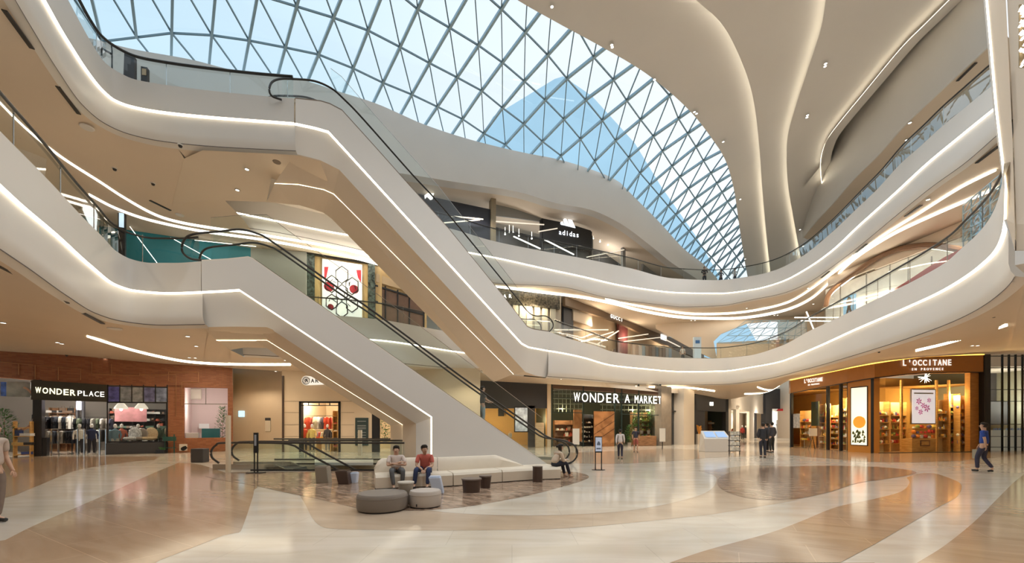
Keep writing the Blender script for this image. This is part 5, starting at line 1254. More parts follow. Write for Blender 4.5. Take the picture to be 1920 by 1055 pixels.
LA.panel(mb, [(1484,838),(1590,846),(1590,848.5),(1484,840)], -.05, .1); mb.build('window_frame', M_dark, lw)
mb = MB(); LA.panel(mb, [(1485,838.5),(1549,843),(1549,724),(1485,737)], .03); LA.panel(mb, [(1574,845),(1588,846),(1588,716),(1574,719)], .03); mb.build('pane', M_shopglass, lw)
lc = struct(thing('window_9', LC.base(1740), 'wide glazed right front of the cosmetics shop', 'window'))
mb = MB(); LC.box(mb, 1638, 1641, 706, 900, -.05, .12, z0=0); LC.panel(mb, [(1640,850.5),(1846,848),(1846,846),(1640,848.5)], -.05, .1); LC.box(mb, 1846, 1849, 665, 900, -.3, .12, z0=0); mb.build('window_frame', M_dark, lc)
mb = MB(); LC.panel(mb, [(1641,849),(1818,848),(1818,699),(1641,708)], .03); mb.build('pane', M_shopglass, lc)
mb = MB(); LC.box(mb, 1819, 1845.5, 699, 900, -.02, .25, z0=0); struct(mb.build('trim_10', woodmat('orange_panel', (.42,.19,.05), (.52,.25,.07))), 'plain orange wooden panel at the right end of the cosmetics shop')
pp_ = thing('lightbox_pillar', LB.base(1614), 'amber pillar with a tall bright lightbox showing fruit', 'lightbox')
mb = MB(); LB.box(mb, 1589.5, 1639, 708, 900, -.12, .3, z0=0); mb.build('pillar', mat('amber_panel', (.48,.20,.035), .45), pp_)
mb = MB(); LB.box(mb, 1594.5, 1626.5, 723, 834, -.16, -.12); mb.build('frame', M_dark, pp_)
mb = MB(); LB.box(mb, 1596, 1625, 725, 833, -.17, -.16); pic = mb.build('picture', mat('pale_lightbox', (.9,.85,.7), .5, emit=.75, ecol=(1,.95,.78), noise=.15, nscale=.8), pp_)
M = LB.M(1611, 791, -.18); mb = MB(); mb.lathe([(0,0),(.38,0)], seg=20, M=M); mb.lathe([(0,.003),(.2,.003)], seg=14, M=M @ Matrix.Translation((.15,.12,0))); mb.build('fruit_print', mat('orange_print', (.9,.35,.05), .5, emit=.5, ecol=(1,.4,.05)), pic)
mb = MB()
for i in range(34): 
    a = LB.P(random.uniform(1597,1619), random.uniform(808,831), -.18); u = Vector((LB.x.x, LB.x.y, 0)); mb.poly([a, a+u*.07+Vector((0,0,.22)), a+u*.15+Vector((0,0,.04))])
mb.build('leaf_print', mat('dark_leaf_print', (.10,.12,.03), .6), pic)
pr = thing('lightbox_poster', LC.P(1731, 793, .5), 'white lightbox poster with pink petals in the cosmetics shop window', 'poster')
mb = MB(); LC.box(mb, 1709.5, 1755, 729, 795, .5, .6); mb.build('frame', M_chrome, pr)
mb = MB(); LC.box(mb, 1711, 1753.5, 731, 793, .48, .5); pic = mb.build('picture', mat('petal_lightbox', (.9,.86,.9), .5, emit=.55, ecol=(.95,.90,.95)), pr)
mb = MB()
for cx, cy, r in ((1723,752,8),(1738,765,9),(1726,772,7),(1742,750,6),(1731,760,7),(1719,765,5)):
    for k in range(6):
        a = k*1.047+cx; M = LC.M(cx, cy, .47) ; s = r/F*24.6*.5
        mb.poly([M @ Vector((math.cos(a+u)*s*q, math.sin(a+u)*s*q, k*.001)) for u, q in ((0,.1),(-.4,.8),(-.15,1.6),(.25,1.7),(.5,.9))])
mb.build('petal_print', mat('pink_print', (.62,.22,.42), .6, emit=.25, ecol=(.8,.3,.5), noise=.3, nscale=5), pic)
mb = MB(); LC.box(mb, 1714, 1750, 736, 738, .465, .48); mb.build('caption', mat('grey_caption', (.4,.4,.42), .6), pic)
cc = [(.75,.25,.05),(.85,.65,.15),(.75,.70,.60),(.55,.06,.05),(.12,.10,.25),(.80,.45,.10),(.25,.30,.08),(.9,.85,.75)]
GP = 'bottles, jars and boxes on the cosmetics shop shelves'
LS = ['left shelf behind wide window','second shelf behind wide window','shelf right of petal poster','tall shelf near right end','narrow shelf at right end','shelf behind left glass','narrow shelf by the entrance','shelf seen through the entrance','shelf beside the amber pillar']
for fr, x0, x1, w, zs, lb, n in ((LC,1642,1668,1.2,(.5,1.0,1.45,1.9,2.35),'left wooden shelf of cosmetics behind the wide window',7),(LC,1670,1700,1.6,(.5,1.0,1.45,1.9,2.35),'second wooden shelf of cosmetics behind the wide window',8),
    (LC,1757,1780,1.0,(.9,1.45,2.0,2.5),'wooden shelf of cosmetics right of the petal poster',6),(LC,1782,1800,.9,(.5,.95,1.4,1.9,2.4,2.9),'tall wooden shelf of cosmetics near the right end',6),(LC,1801,1817,.5,(.5,.95,1.4,1.85,2.3,2.75),'narrow wooden shelf of cosmetics at the right end of the window',6),
    (LA,1500,1521,1.2,(.5,1.0,1.5,2.0),'wooden shelf of cosmetics behind the left glass',6),(LA,1535,1548,1.0,(.4,.9,1.4,1.9,2.4),'narrow wooden shelf of cosmetics by the entrance',4),(LA,1552,1572,1.6,(.3,.7,1.1,1.5,1.9,2.3),'wooden shelf of cosmetics seen through the entrance',6),(LA,1575,1588,1.0,(.4,.9,1.4,1.9,2.3,2.7),'wooden shelf of cosmetics beside the amber pillar',4)):
    t, t0, t1 = shelf_unit(fr, x0, x1, zs, w, .35, M_oak, lb, bm=mat('pale_back', (.75,.55,.28), .5), zt=zs[-1]+.9)
    fill_shelf(fr, t0, t1, zs, w, .35, ['bottle','jar','box','jar','ball'], cc, n, LS.pop(0), GP, 1.5)
# low cabinet with products under poster
cb = thing('display_cabinet', LC.base(1731, .3), 'low wooden display cabinet under the petal poster', 'cabinet')
mb = MB(); LC.box(mb, 1710, 1755, 822, 900, .3, .9, z0=0); mb.build('body', M_oak, cb, bevel=.01); mb = MB(); LC.box(mb, 1726, 1744, 825, 836, .27, .3); mb.build('drawer_front', M_walnut, cb); mb = MB(); LC.box(mb, 1728, 1742, 827, 834, .26, .27); mb.build('name_plate', M_oak, cb)
for row, (py, w) in enumerate(((821, .45), (812, .65), (803, .8))):
    for i in range(6):
        z = LC.P(1731, py, w).z; product(random.choice(['ball','jar','box']), LC.G(1713+i*7.3, z if row == 0 else z, w), random.choice(cc), 'gift item on the steps under the petal poster', 'gift items under the petal poster', 0, 1.5)
    if row: mb = MB(); LC.box(mb, 1711, 1754, py, py+9.5, w-.12, w+.12); mb.build('step', M_oak, cb)
for x, lb in ((1690,'tall honey wood post left in the cosmetics window'),(1756,'tall honey wood post right of the petal poster'),(1779,'honey wood post between the right shelves')):
    mb = MB(); LC.box(mb, x, x+3, 712, 900, .9, 1.0, z0=0); tag(mb.build('wooden_post', M_oak), lb, 'post')
mb = MB(); LA.box(mb, 1521, 1534, 752, 798, .5, .6); tag(mb.build('dark_mirror', mat('dark_green_mirror', (.05,.05,.02), .2)), 'tall dark mirror inside the left cosmetics window', 'mirror')
mb = MB(); LA.box(mb, 1487, 1499, 775, 802, .1, .15); tag(mb.build('window_notice', mat('grey_notice', (.5,.45,.42), .5, noise=.3, nscale=6)), 'grey notice in the left cosmetics window', 'notice')
ms = thing('menu_stand', LA.base(1524, -.5), 'black tripod sign stand in front of the cosmetics shop', 'stand'); p = LA.base(1524, -.5)
mb = MB(); [mb.tube([p+Vector((math.cos(a)*.25, math.sin(a)*.25, 0)), p+Vector((0,0,.9))], .015, 5) for a in (0.3, 2.4, 4.5)]; mb.tube([p+Vector((0,0,.9)), p+Vector((0,0,1.3))], .02, 5); mb.build('tripod', M_dark, ms)
mb = MB(); mb.box(p.x-.28,p.x+.28,p.y-.05,p.y,.95,1.5); mb.build('sign_panel', mat('cream_sheet', (.7,.62,.5), .6), ms)
st = thing('bar_stool', LA.base(1508, .6), 'yellow stool inside the left cosmetics window', 'stool'); p = LA.base(1508, .6)
mb = MB(); mb.lathe([(.02,0),(.2,.02),(.2,.04),(.03,.05),(.03,.6)], c=p, seg=12); mb.build('base', M_chrome, st); mb = MB(); mb.lathe([(0,.6),(.2,.62),(.2,.7),(0,.72)], c=p, seg=12); mb.build('seat', mat('yellow_seat', (.7,.5,.05), .5), st)
ch = thing('star_chandelier', LC.P(1735, 708, .8), 'spiky bright star shaped ceiling light in the cosmetics shop', 'lamp'); p = LC.P(1735, 707, .8)
mb = MB()
for i in range(26):
    a, b = random.uniform(0, 6.28), random.uniform(-1, 1); d = Vector((math.cos(a)*math.sqrt(1-b*b), math.sin(a)*math.sqrt(1-b*b), b)); mb.tube([p, p+d*.38], [.02,.004], 5)
mb.build('spikes', M_ledw, ch); mb = MB(); mb.lathe([(0,-.08),(.08,0),(0,.08)], c=p, seg=8); mb.build('core', M_ledw, ch); mb = MB(); mb.tube([p, Vector((p.x,p.y,4.4))], .01, 4); mb.build('rod', M_dark, ch)
for fr, x, z, w, e in ((LC,1660,3.6,.9,190),(LC,1700,3.6,1.2,200),(LC,1790,3.6,.7,220),(LA,1515,3.4,.8,200),(LA,1560,3.2,1.2,200),(LC,1740,3.4,2.6,220),(LA,1582,3.4,.7,120)):
    shop_lamp(fr.G(x, z, w), e, (1,.78,.42), .15)
# right-hand grid window beyond the cosmetics shop
W9 = Front(1849, 26.2, 1960, 26.2)
g = struct(thing('window_10', W9.base(1885), 'black gridded window at the right edge', 'window'))
mb = MB()
for x in (1857, 1881, 1893.5, 1906, 1919, 1932): W9.box(mb, x-.6, x+.6, 664, 900, -.05, .05, z0=0)
for y in (667, 689, 730, 752, 795, 818, 838): W9.box(mb, 1857, 1960, y-.5, y+.5, -.05, .05)
mb.build('window_frame', M_dark, g); mb = MB(); W9.panel(mb, [(1857,846),(1960,846),(1960,664),(1857,664)], .02); mb.build('pane', M_shopglass, g)
mb = MB(); W9.box(mb, 1848, 1857, 660, 900, -.1, .3, z0=0); struct(mb.build('trim_11', M_charc), 'dark jamb right of the cosmetics shop')
shell(W9, 1857, 1990, 5, 5.6, mat('olive_grey_wall', (.22,.22,.17), .6), M_int, 'wall_back', 'interior behind the gridded window', .1)
mb = MB(); W9.box(mb, 1857, 1893, 752, 796, 2.5, 2.6); W9.box(mb, 1857, 1893, 694, 752, 3.5, 3.6); tag(mb.build('display_wall', M_charc), 'dark partition behind the gridded window', 'partition')
for i, x in enumerate((1860, 1884, 1905)):
    t = thing('display_case', W9.base(x+8, .8), ['pale glass display case nearest the amber shop', 'pale glass display case in the middle of the gridded window', 'pale glass display case at the right edge'][i], 'display case')
    mb = MB(); W9.box(mb, x, x+19, 806, 900, .5, 1.1, z0=0); mb.build('cabinet', mat('cream_cabinet', (.62,.58,.48), .4, emit=.12, ecol=(.9,.95,.8)), t); mb = MB(); W9.box(mb, x, x+19, 797, 806, .5, 1.1); mb.build('glass_top', M_shopglass, t)
    for k in range(3): product('box', W9.G(x+4+k*5, W9.P(x, 806, .8).z, .8), (.1,.2,.5), 'small blue item in a glass display case', 'blue items in the glass display cases', 0, .9)
shop_lamp(W9.G(1880, 4.0, 1.6), 260, (.95,.95,.8), .3); shop_lamp(W9.G(1915, 3.0, 1.6), 160, (.95,.95,.8), .3)
# ================================================================ CEILING FITTINGS
def curve_fn(c):
    xs = [px for px, p, n in c]
    def f(px):
        if px <= xs[0]: return c[0][1]
        for i in range(len(xs)-1):
            if px <= xs[i+1]: t = (px-xs[i])/(xs[i+1]-xs[i]); return c[i][1].lerp(c[i+1][1], t)
        return c[-1][1]
    return f
gl_l, gl_b, gl_r = curve_fn(b2l), curve_fn(b2b), curve_fn(b2r)
def gceil(px, py):
    """point on the ground-floor ceiling under a pixel"""
    inn = gl_l(px) if px <= 380 else at_z(px, 613, ZB2) if px < 432 else (gl_b(px) if px < 1000 else gl_r(px))
    if px > 1890: inn = at_z(px, 500, ZB2)
    out = gpt(px); lo, hi = 0.0, 1.0
    for _ in range(40):
        m = (lo+hi)/2; p = inn.lerp(out, m); y = PY-F*(p.z-H0)/p.y
        if y < py: lo = m
        else: hi = m
    p = inn.lerp(out, lo); return Vector(((px-PX)/F*p.y, p.y, p.z))
def zpt(Z): return lambda px, py: at_z(px, py, Z)
def cove(pix, th, fn, name, label, m=None, drop=0.03, n=8):
    P = spline([(a, b, 0) for a, b in pix], n)
    up = [fn(p.x, p.y-th/2)-Vector((0,0,drop)) for p in P]; dn = [fn(p.x, p.y+th/2)-Vector((0,0,drop)) for p in P]
    mb = MB(); mb.loft([up, dn]); mb.loft([up, [p+Vector((0,0,drop)) for p in up]]); mb.loft([dn, [p+Vector((0,0,drop)) for p in dn]])
    return tag(mb.build(name, m or M_led), label, 'ceiling light')
c2z = zpt(ZB3)
cove([(163,629),(200,641),(250,656),(300,668),(350,677),(410,681.5),(480,682.5),(545,682.5)], 3.2, gceil, 'linear_ceiling_light', 'curved light line in the ground floor ceiling above the brick shop')
cove([(1717,656),(1760,646),(1800,635),(1860,617),(1925,596)], 4.5, gceil, 'linear_ceiling_light', 'curved light line in the ceiling above the cosmetics shop')
cove([(1217,724.5),(1260,725),(1298,727),(1340,732.5)], 2.2, gceil, 'linear_ceiling_light', 'short wavy light line above the cream pillar')
cove([(1396,738),(1425,737),(1450,737)], 2.0, gceil, 'linear_ceiling_light', 'short light line above the far corridor')
cove([(1420,725),(1436,730),(1462,732)], 2.0, gceil, 'linear_ceiling_light', 'small hooked light line above the far corridor')
c2n = zpt(ZB3)
sw1 = [(187,340),(233,370),(287,400),(333,415),(400,427),(500,441),(640,466),(760,498),(850,521)]
sw2 = [(167,364),(213,388),(267,408),(333,424),(400,436),(500,450),(640,477),(760,509),(850,531)]
cove([(-40,150)]+[(40,232),(110,290)]+sw1, 3.4, c2n, 'linear_ceiling_light', 'upper of the two swooping light lines in the middle gallery ceiling on the left', M_ledw)
cove(sw2, 3.4, c2n, 'linear_ceiling_light', 'lower of the two swooping light lines in the middle gallery ceiling on the left', M_ledw)
cove([(900,533),(940,538),(1000,546),(1083,556),(1150,569),(1200,582),(1270,594),(1340,597),(1400,595),(1470,582),(1520,560),(1560,525),(1600,487),(1650,453),(1700,426),(1780,390),(1875,350)], 3.0, c2n, 'linear_ceiling_light', 'lower of the two long light lines sweeping under the upper gallery to the right', M_ledw)
cove([(1135,560),(1200,574),(1280,587),(1340,588.5),(1400,584),(1460,572),(1500,555),(1560,513),(1640,452),(1720,402),(1800,352),(1868,318)], 2.2, c2n, 'linear_ceiling_light', 'upper of the two long light lines sweeping under the upper gallery to the right', M_ledw)
GD1, GD2, GD3, GD4 = 'downlights in the ground floor ceiling', 'downlights in the middle gallery ceiling', 'downlights in the top gallery ceiling', 'spotlights in the sweeping upper ceiling'
for p in ((6,604),(108,641),(116,643.5),(187,671),(197,671.5),(352,629.5),(368,648),(355,669.5),(366,670),(535,674.5),(517,696),(1308,731),(1320,734.5),(1823,647),(1833,647),(1052,706.5),(1193,722),(1287,731),(1440,738)):
    downlight(gceil(*p)-Vector((0,0,.01)), 'small lit downlight in the ground floor ceiling', GD1)
for p in ((463,316),(445,355),(1296,600),(1303,600),(1372,602),(1379,602),(1452,590),(1458,590),(1525,569),(1740,373),(1600,477),(1515,539.5),(1400,577)):
    downlight(c2z(*p)-Vector((0,0,.02)), 'small lit downlight in the middle gallery ceiling', GD2)
def big_light(p, r, label, aim=None):
    t = thing('recessed_floodlight', p, label, 'ceiling light'); mb = MB(); mb.lathe([(r,0),(r*.9,-.03),(r*.75,-.035)], c=p, seg=20); mb.build('ring', M_white, t); mb = MB(); mb.lathe([(0,-.03),(r*.76,-.03)], c=p, seg=20); mb.build('lens', M_ledw, t)
big_light(gceil(215, 615)-Vector((0,0,.01)), .22, 'large oval floodlight under the lower left ribbon')
big_light(gceil(1730, 633)-Vector((0,0,.01)), .26, 'large oval floodlight above the cosmetics shop')
big_light(c2z(163, 238)-Vector((0,0,.01)), .20, 'large oval floodlight under the upper left ribbon')
big_light(gceil(1912, 524)-Vector((0,0,.01)), .12, 'bright round floodlight at the right edge')
big_light(c2z(337, 402)-Vector((0,0,.01)), .18, 'oval floodlight beside the small ceiling opening')
def slot(fn, a, b, wpx, label, group):
    p, q = fn(*a), fn(*b); mb = MB(); mb.bar(p-Vector((0,0,.015)), q-Vector((0,0,.015)), wpx, .03); return tag(mb.build('air_slot', M_blackp, rel=p), label, 'air vent', group)
GS = 'black linear air slots in the gallery ceilings'
for fn, a, b, lb in ((c2z,(8,18),(60,90),'long black air slot at the top left corner'),(c2z,(108,161),(148,213),'black air slot above the large floodlight on the upper left ceiling'),(c2z,(281,375),(320,394),'black air slot left of the small ceiling opening'),
    (gceil,(-8,494),(30,513),'black air slot at the left edge under the lower ribbon'),(gceil,(73,539),(126,567),'middle black air slot under the lower left ribbon'),(gceil,(156,586),(193,606),'black air slot beside the oval floodlight under the lower left ribbon'),
    (c2z,(1697,405),(1728,384),'black air slot highest on the right middle gallery ceiling'),(c2z,(1605,473),(1625,457),'black air slot halfway along the right middle gallery ceiling'),(c2z,(1540,520),(1555,508),'short black air slot low on the right middle gallery ceiling'),
    (gceil,(1878,567),(1907,544),'black air slot under the lower ribbon at the right edge'),(c2z,(1831,305),(1873,273),'long black air slot under the upper ribbon beside the right portal')):
    slot(fn, a, b, .11, lb, GS)
mb = MB(); p, q = at_z(1795,152,H0+17.36), at_z(1830,118,H0+17.36); mb.bar(p, q, .12, .03); tag(mb.build('air_slot', M_blackp), 'black air slot under the top right wall', 'air vent', GS)
for k, p in enumerate(((215,315),(338,271),(287,343))): 
    q = c2z(p[0], p[1]); t = thing('dome_camera', q, ['small dark dome camera under the upper left ribbon', 'tiny dark dome sensor under the upper ribbon', 'round ceiling speaker under the upper left gallery'][k], 'camera' if k < 2 else 'speaker'); mb = MB(); mb.lathe([(.09,0),(.085,-.04)], c=q, seg=14); mb.build('base', M_white, t); mb = MB(); mb.lathe([(.07,-.04),(.05,-.1),(0,-.12)], c=q, seg=14); mb.build('dome', M_blackp, t)
q = c2z(519, 303); mb = MB(); mb.lathe([(.16,0),(.14,-.03),(0,-.03)], c=q, seg=18); tag(mb.build('ceiling_speaker', M_brtrim, rel=q), 'brown round ceiling speaker under the escalator landing', 'speaker')
for p in ((125,665),(1863,591),(1648,658)):
    q = gceil(*p); t = thing('dome_camera', q, {125:'small dark dome camera above the brick shop',1863:'small dark dome camera under the right ribbon',1648:'small dark dome camera above the amber fascia'}[p[0]], 'camera'); mb = MB(); mb.lathe([(.07,0),(.065,-.03)], c=q, seg=12); mb.build('base', M_brtrim, t); mb = MB(); mb.lathe([(.05,-.03),(.04,-.08),(0,-.09)], c=q, seg=12); mb.build('dome', M_blackp, t)
for p in ((1035,10),(1147,82),(1148,86),(1227,147),(1302,208),(1306,211),(1356,264),(1388,372),(1397,484),(1548,117),(1547,122),(1514,214),(1513,218),(1493,291),(1492,345),(1495,391),(1500,429),(1506,460)):
    h = sky_hit(p[0], p[1], -0.66 if p[0] > 1400 and p[0] < 1500 else (-0.98 if p[0] >= 1500 else -0.33)); downlight(h-Vector((0,0,.06)), 'bright spotlight in the sweeping upper ceiling', GD4, .12)
for x, y in ((890,351),(1030,377.5),(1155,417),(1220,464)):
    Y = l4_y(x); downlight(at_y(x, y+1, Y+.9)-Vector((0,0,.02)), 'small downlight under the top white ribbon', GD3)
for x, y in ((1706,230),(1700,262)):
    downlight(at_z(x, y, H0+17.38), 'small downlight under the top right wall', 'downlights under the top right wall')

# ================================================================ MIDDLE GALLERY SHOPS (level 2)
ZF2 = ZT2-0.12; ZF3 = ZT3-0.12
M_teal = mat('teal_wall', (.03,.26,.34), .45, noise=.08, nscale=1)
def wallbox(fr, segs, m, name, label, z0):
    mb = MB()
    zt = H0+17.3 if z0 == ZF3 else ZB3+.02
    for s in segs:
        a = s[6] if len(s) > 6 else z0; z1 = max(fr.P(s[0], s[2], s[4]).z, fr.P(s[1], s[2], s[4]).z)
        fr.box(mb, *s[:6], z0=a, z1=max(min(z1, zt), a+.1))
    return struct(mb.build(name, m), label)
V1 = Front(185, 21, 470, 23.6)
o = wallbox(V1, [(120,470,385,640,0,.2)], M_teal, 'wall_gallery', 'teal shop wall on the middle gallery at the left', ZF2)
mb = MB()
for a, b in (((320,445),(430,505)),((365,450),(480,462)),((240,420),(300,500))): mb.tube([V1.P(*a, -.5), V1.P(*b, -.5)], .014, 6)
tag(mb.build('linear_lamps', M_ledw), 'thin slanting white light lines in front of the teal wall', 'lamp')
t = thing('display_totem', V1.G(227, ZF2, -2.0), 'slim upright blue display totem before the teal wall', 'totem'); mb = MB(); V1.box(mb, 221, 234, 388, 500, -2.05, -1.9, z0=ZF2); mb.build('frame', M_dark, t); mb = MB(); V1.box(mb, 223, 232, 392, 425, -2.07, -2.05); mb.build('screen', mat('pale_blue_screen', (.45,.65,.8), .4, emit=.7, ecol=(.6,.8,.95)), t)
mb = MB(); p = V1.G(250, ZF2, -1.5); mb.box(p.x-.35,p.x+.35,p.y-.2,p.y+.2,ZF2,ZF2+1.25); tag(mb.build('wooden_cabinet', M_rust), 'small brown cabinet before the teal wall', 'cabinet')
mb = MB(); p = V1.G(274, ZF2, -1.5); mb.tube([p+Vector((0,0,0)), p+Vector((.12,0,.4)), p+Vector((-.06,0,.75)), p+Vector((.1,0,1.15))], .05, 6); tag(mb.build('neon_sculpture', mat('blue_neon', (.1,.3,.9), .4, emit=2.0, ecol=(.15,.4,1)), smooth=True), 'wavy blue neon sculpture before the teal wall', 'sculpture')
mb = MB(); p = V1.G(300, ZF2, -1.5); mb.tube([p, p+Vector((.3,0,.35)), p+Vector((.35,0,.7)), p+Vector((.7,0,1.0))], .045, 6); tag(mb.build('neon_sculpture', mat('white_neon', (.8,.8,.8), .4, emit=1.2), smooth=True), 'wavy white neon sculpture before the teal wall', 'sculpture')
mb = MB(); p = V1.G(315, ZF2, -2); mb.box(p.x-.3,p.x+.3,p.y-.05,p.y+.05,ZF2+.1,ZF2+.75); tag(mb.build('small_sign', M_blackp), 'small black sign plate before the teal wall', 'sign')
# hexagon portal left of the teal shop
V0 = Front(60, 17.5, 186, 19.5)
wallbox(V0, [(60,186,300,640,.6,.8)], M_beige, 'wall_gallery', 'beige gallery wall left of the teal shop', ZF2)
hx = thing('hexagonal_lightbox', V0.P(170, 440, .1), 'bright white hexagonal lightbox left of the teal wall', 'lightbox')
H = [(157,380),(165,367),(176,384),(183,403),(181,432),(178,438),(164,413),(155,392)]
mb = MB(); V0.panel(mb, [(a+(a-169)*.25, b+(b-405)*.12) for a, b in H], .05, .3); mb.build('frame', mat('taupe_frame', (.35,.31,.25), .4), hx); mb = MB(); V0.panel(mb, H, 0.02, .05); mb.build('light_panel', mat('white_lightpanel', (.9,.9,.9), .5, emit=1.3, ecol=(.95,.97,1)), hx)
mb = MB(); V0.panel(mb, [(108,360),(152,354),(146,378),(125,378)], .4, .55); tag(mb.build('slate_board', mat('slate_panel', (.10,.10,.13), .4)), 'dark slanted panel beside the hexagonal lightbox', 'panel')
# glassy grey wall right of teal, before the decorated shop
V2 = Front(470, 23.6, 573, 24.2)
wallbox(V2, [(470,574,430,640,0,.2)], mat('grey_gallery_wall', (.42,.42,.38), .4), 'wall_gallery', 'grey gallery wall behind the escalator landing', ZF2)
V3 = Front(573, 24.4, 716, 26.2)
M_marble = mat('green_black_marble', (.06,.08,.07), .25, noise=.9, nscale=6)
M_goldw = woodmat('gold_wall', (.45,.30,.13), (.56,.40,.19), (1,1,.3))
wallbox(V3, [(573,716,472,640,.1,.3)], M_goldw, 'wall_gallery', 'golden wall of the shop with the decorated panel', ZF2)
for a, b, lb in ((573,590,'dark veined marble pillar left of the decorated panel'),(690,703,'dark veined marble pillar right of the decorated panel')):
    mb = MB(); V3.box(mb, a, b, 474 if a < 600 else 490, 640, -.1, .1, z0=ZF2); tag(mb.build('marble_pillar', M_marble), lb, 'pillar')
mb = MB(); V3.panel(mb, [(571,474),(718,497),(718,493),(571,470)], -.15, .1); tag(mb.build('dark_beam', M_dark), 'thin black beam over the decorated panel shop', 'beam')
ar = thing('decorated_panel', V3.P(641, 590, -.1), 'white backlit panel with black hexagon lines and red discs', 'artwork')
mb = MB(); V3.box(mb, 604, 679, 496, 640, -.02, .08, z0=ZF2+.3); mb.build('backing', mat('white_panel_lit', (.85,.85,.84), .5, emit=.35), ar)
mb = MB()
def hexa(cx, cy, r): return [(cx+r*math.cos(a), cy+r*1.25*math.sin(a)) for a in [math.pi/6+k*math.pi/3 for k in range(7)]]
for cx, cy, r in ((622,532,13),(641,515,13),(660,536,13),(641,548,12),(622,566,12),(660,570,12),(641,580,12)):
    h = hexa(cx, cy, r); mb.tube([V3.P(*q, -.04) for q in h], .035, 5)
for k in range(14):
    a = random.uniform(0, 6.28); cx, cy = random.choice(((622,532),(641,515),(660,536),(641,548),(622,566),(660,570))); mb.tube([V3.P(cx+5*math.cos(a), cy+5*math.sin(a), -.04), V3.P(cx+9*math.cos(a+1), cy+9*math.sin(a+1), -.04)], .02, 4)
mb.build('line_pattern', M_blackp, ar)
M_red = mat('crimson', (.45,.03,.05), .5)
mb = MB()
for cx, cy, r in ((617,537,.30),(664,542,.28),(620,575,.18)): mb = MB(); mb.lathe([(0,0),(r,0)], seg=18, M=V3.M(cx, cy, -.03)); mb.build('red_disc', M_red, ar)
for q in ([(608,500),(616,500),(612,520),(608,524)], [(668,506),(677,506),(677,530),(671,520)]): mb = MB(); V3.panel(mb, q, -.03); mb.build('red_wedge', M_red, ar)
V4 = Front(703, 26.1, 800, 28.2)
wallbox(V4, [(703,800,495,640,.1,.3)], M_goldw, 'wall_gallery', 'golden wall with dark framed shutters', ZF2)
gs = struct(thing('window_11', V4.P(750, 620, 0), 'dark wooden framed shutters behind the escalators', 'window'))
mb = MB()
for x in (703, 723, 746, 768, 795): V4.box(mb, x-1, x+1, 530+(x-703)*.3, 640, -.02, .08, z0=ZF2)
for k in (0, 1): V4.panel(mb, [(703,533+k*30),(796,562+k*26),(796,565+k*26),(703,536+k*30)], -.02, .08)
mb.build('window_frame', M_dark, gs); mb = MB(); V4.panel(mb, [(704,640),(795,640),(795,564),(704,535)], .05); mb.build('shutter_panel', mat('brown_shutter', (.14,.08,.05), .4, noise=.15), gs)
mb = MB(); V4.panel(mb, [(705,512),(790,545),(790,553),(705,528)], -.04, .0); tag(mb.build('shop_header', mat('tan_header', (.48,.36,.22), .5)), 'tan header board over the dark shutters', 'header')
# far shops right of the upper escalator landing
V5 = Front(930, 30.6, 1052, 32.2)
wallbox(V5, [(880,1052,535,640,.2,.4)], mat('sand_wall', (.40,.34,.26), .5), 'wall_gallery', 'sand coloured shop wall behind the upper escalator landing', ZF2)
fz = thing('shop_sign', V5.P(990, 565, 0), 'dark frieze with gold clutter and pale letters above pale vertical panels', 'sign')
mb = MB(); V5.box(mb, 930, 1050, 549, 568, -.05, .15); mb.build('frieze_board', mat('black_gold_frieze', (.07,.06,.04), .4, noise=1.0, nscale=7), fz); row_text(V5, 'AR', 941, 962, 555, 6.5, M_letter, fz, w=-.1, bold=.02)
for i, x in enumerate((962, 974, 988, 1003, 1017, 1032)):
    mb = MB(); V5.box(mb, x, x+10, 569, 640, .0, .12, z0=ZF2); tag(mb.build('vertical_panel', mat('pale_curtain_%d' % (i % 2), ((.62,.56,.42),(.36,.34,.27))[i % 2], .6)), 'tall pale vertical panel under the dark frieze', 'panel', 'pale vertical panels under the dark frieze')
V6 = Front(1052, 32.2, 1322, 57)
wallbox(V6, [(1052,1330,540,700,1.2,1.4)], mat('sand_far_wall', (.50,.38,.26), .5), 'wall_gallery', 'warm beige interior wall of the far gallery shops', ZF2)
fg = thing('shop_sign', V6.P(1180, 600, 0), 'brown fascia with small pale lit letters running away along the far gallery', 'sign')
mb = MB(); V6.panel(mb, [(1060,572),(1160,604),(1240,643),(1320,677),(1320,662),(1240,624),(1160,583),(1060,556)], -.1, .2); mb.build('fascia_board', mat('umber_fascia', (.13,.085,.05), .5), fg)
row_text(V6, 'GUCCI', 1144, 1168, 591.5, 7, M_letter, fg, w=-.14, bold=.02, slope=.35)
mb = MB(); V6.box(mb, 1240, 1250, 626, 635, -.18, -.1); mb.build('small_lit_sign', mat('lit_white_sign2', (.9,.9,.9), .5, emit=1.5), fg)
mb = MB(); V6.box(mb, 1057, 1075, 574, 640, .4, .6, z0=ZF2); tag(mb.build('glazed_screen', M_charc), 'dark glazed panel left of the beige far shop', 'panel')
mb = MB(); V6.box(mb, 1075, 1110, 578, 600, .3, .5); tag(mb.build('cream_panel', mat('stone_cream', (.55,.46,.36), .5)), 'cream board hanging in the far gallery shop', 'panel')
mb = MB(); V6.box(mb, 1160, 1177, 600, 700, .8, 1.0, z0=ZF2); tag(mb.build('maroon_panel', mat('maroon', (.12,.03,.03), .5)), 'tall maroon panel in the far gallery shop', 'panel')
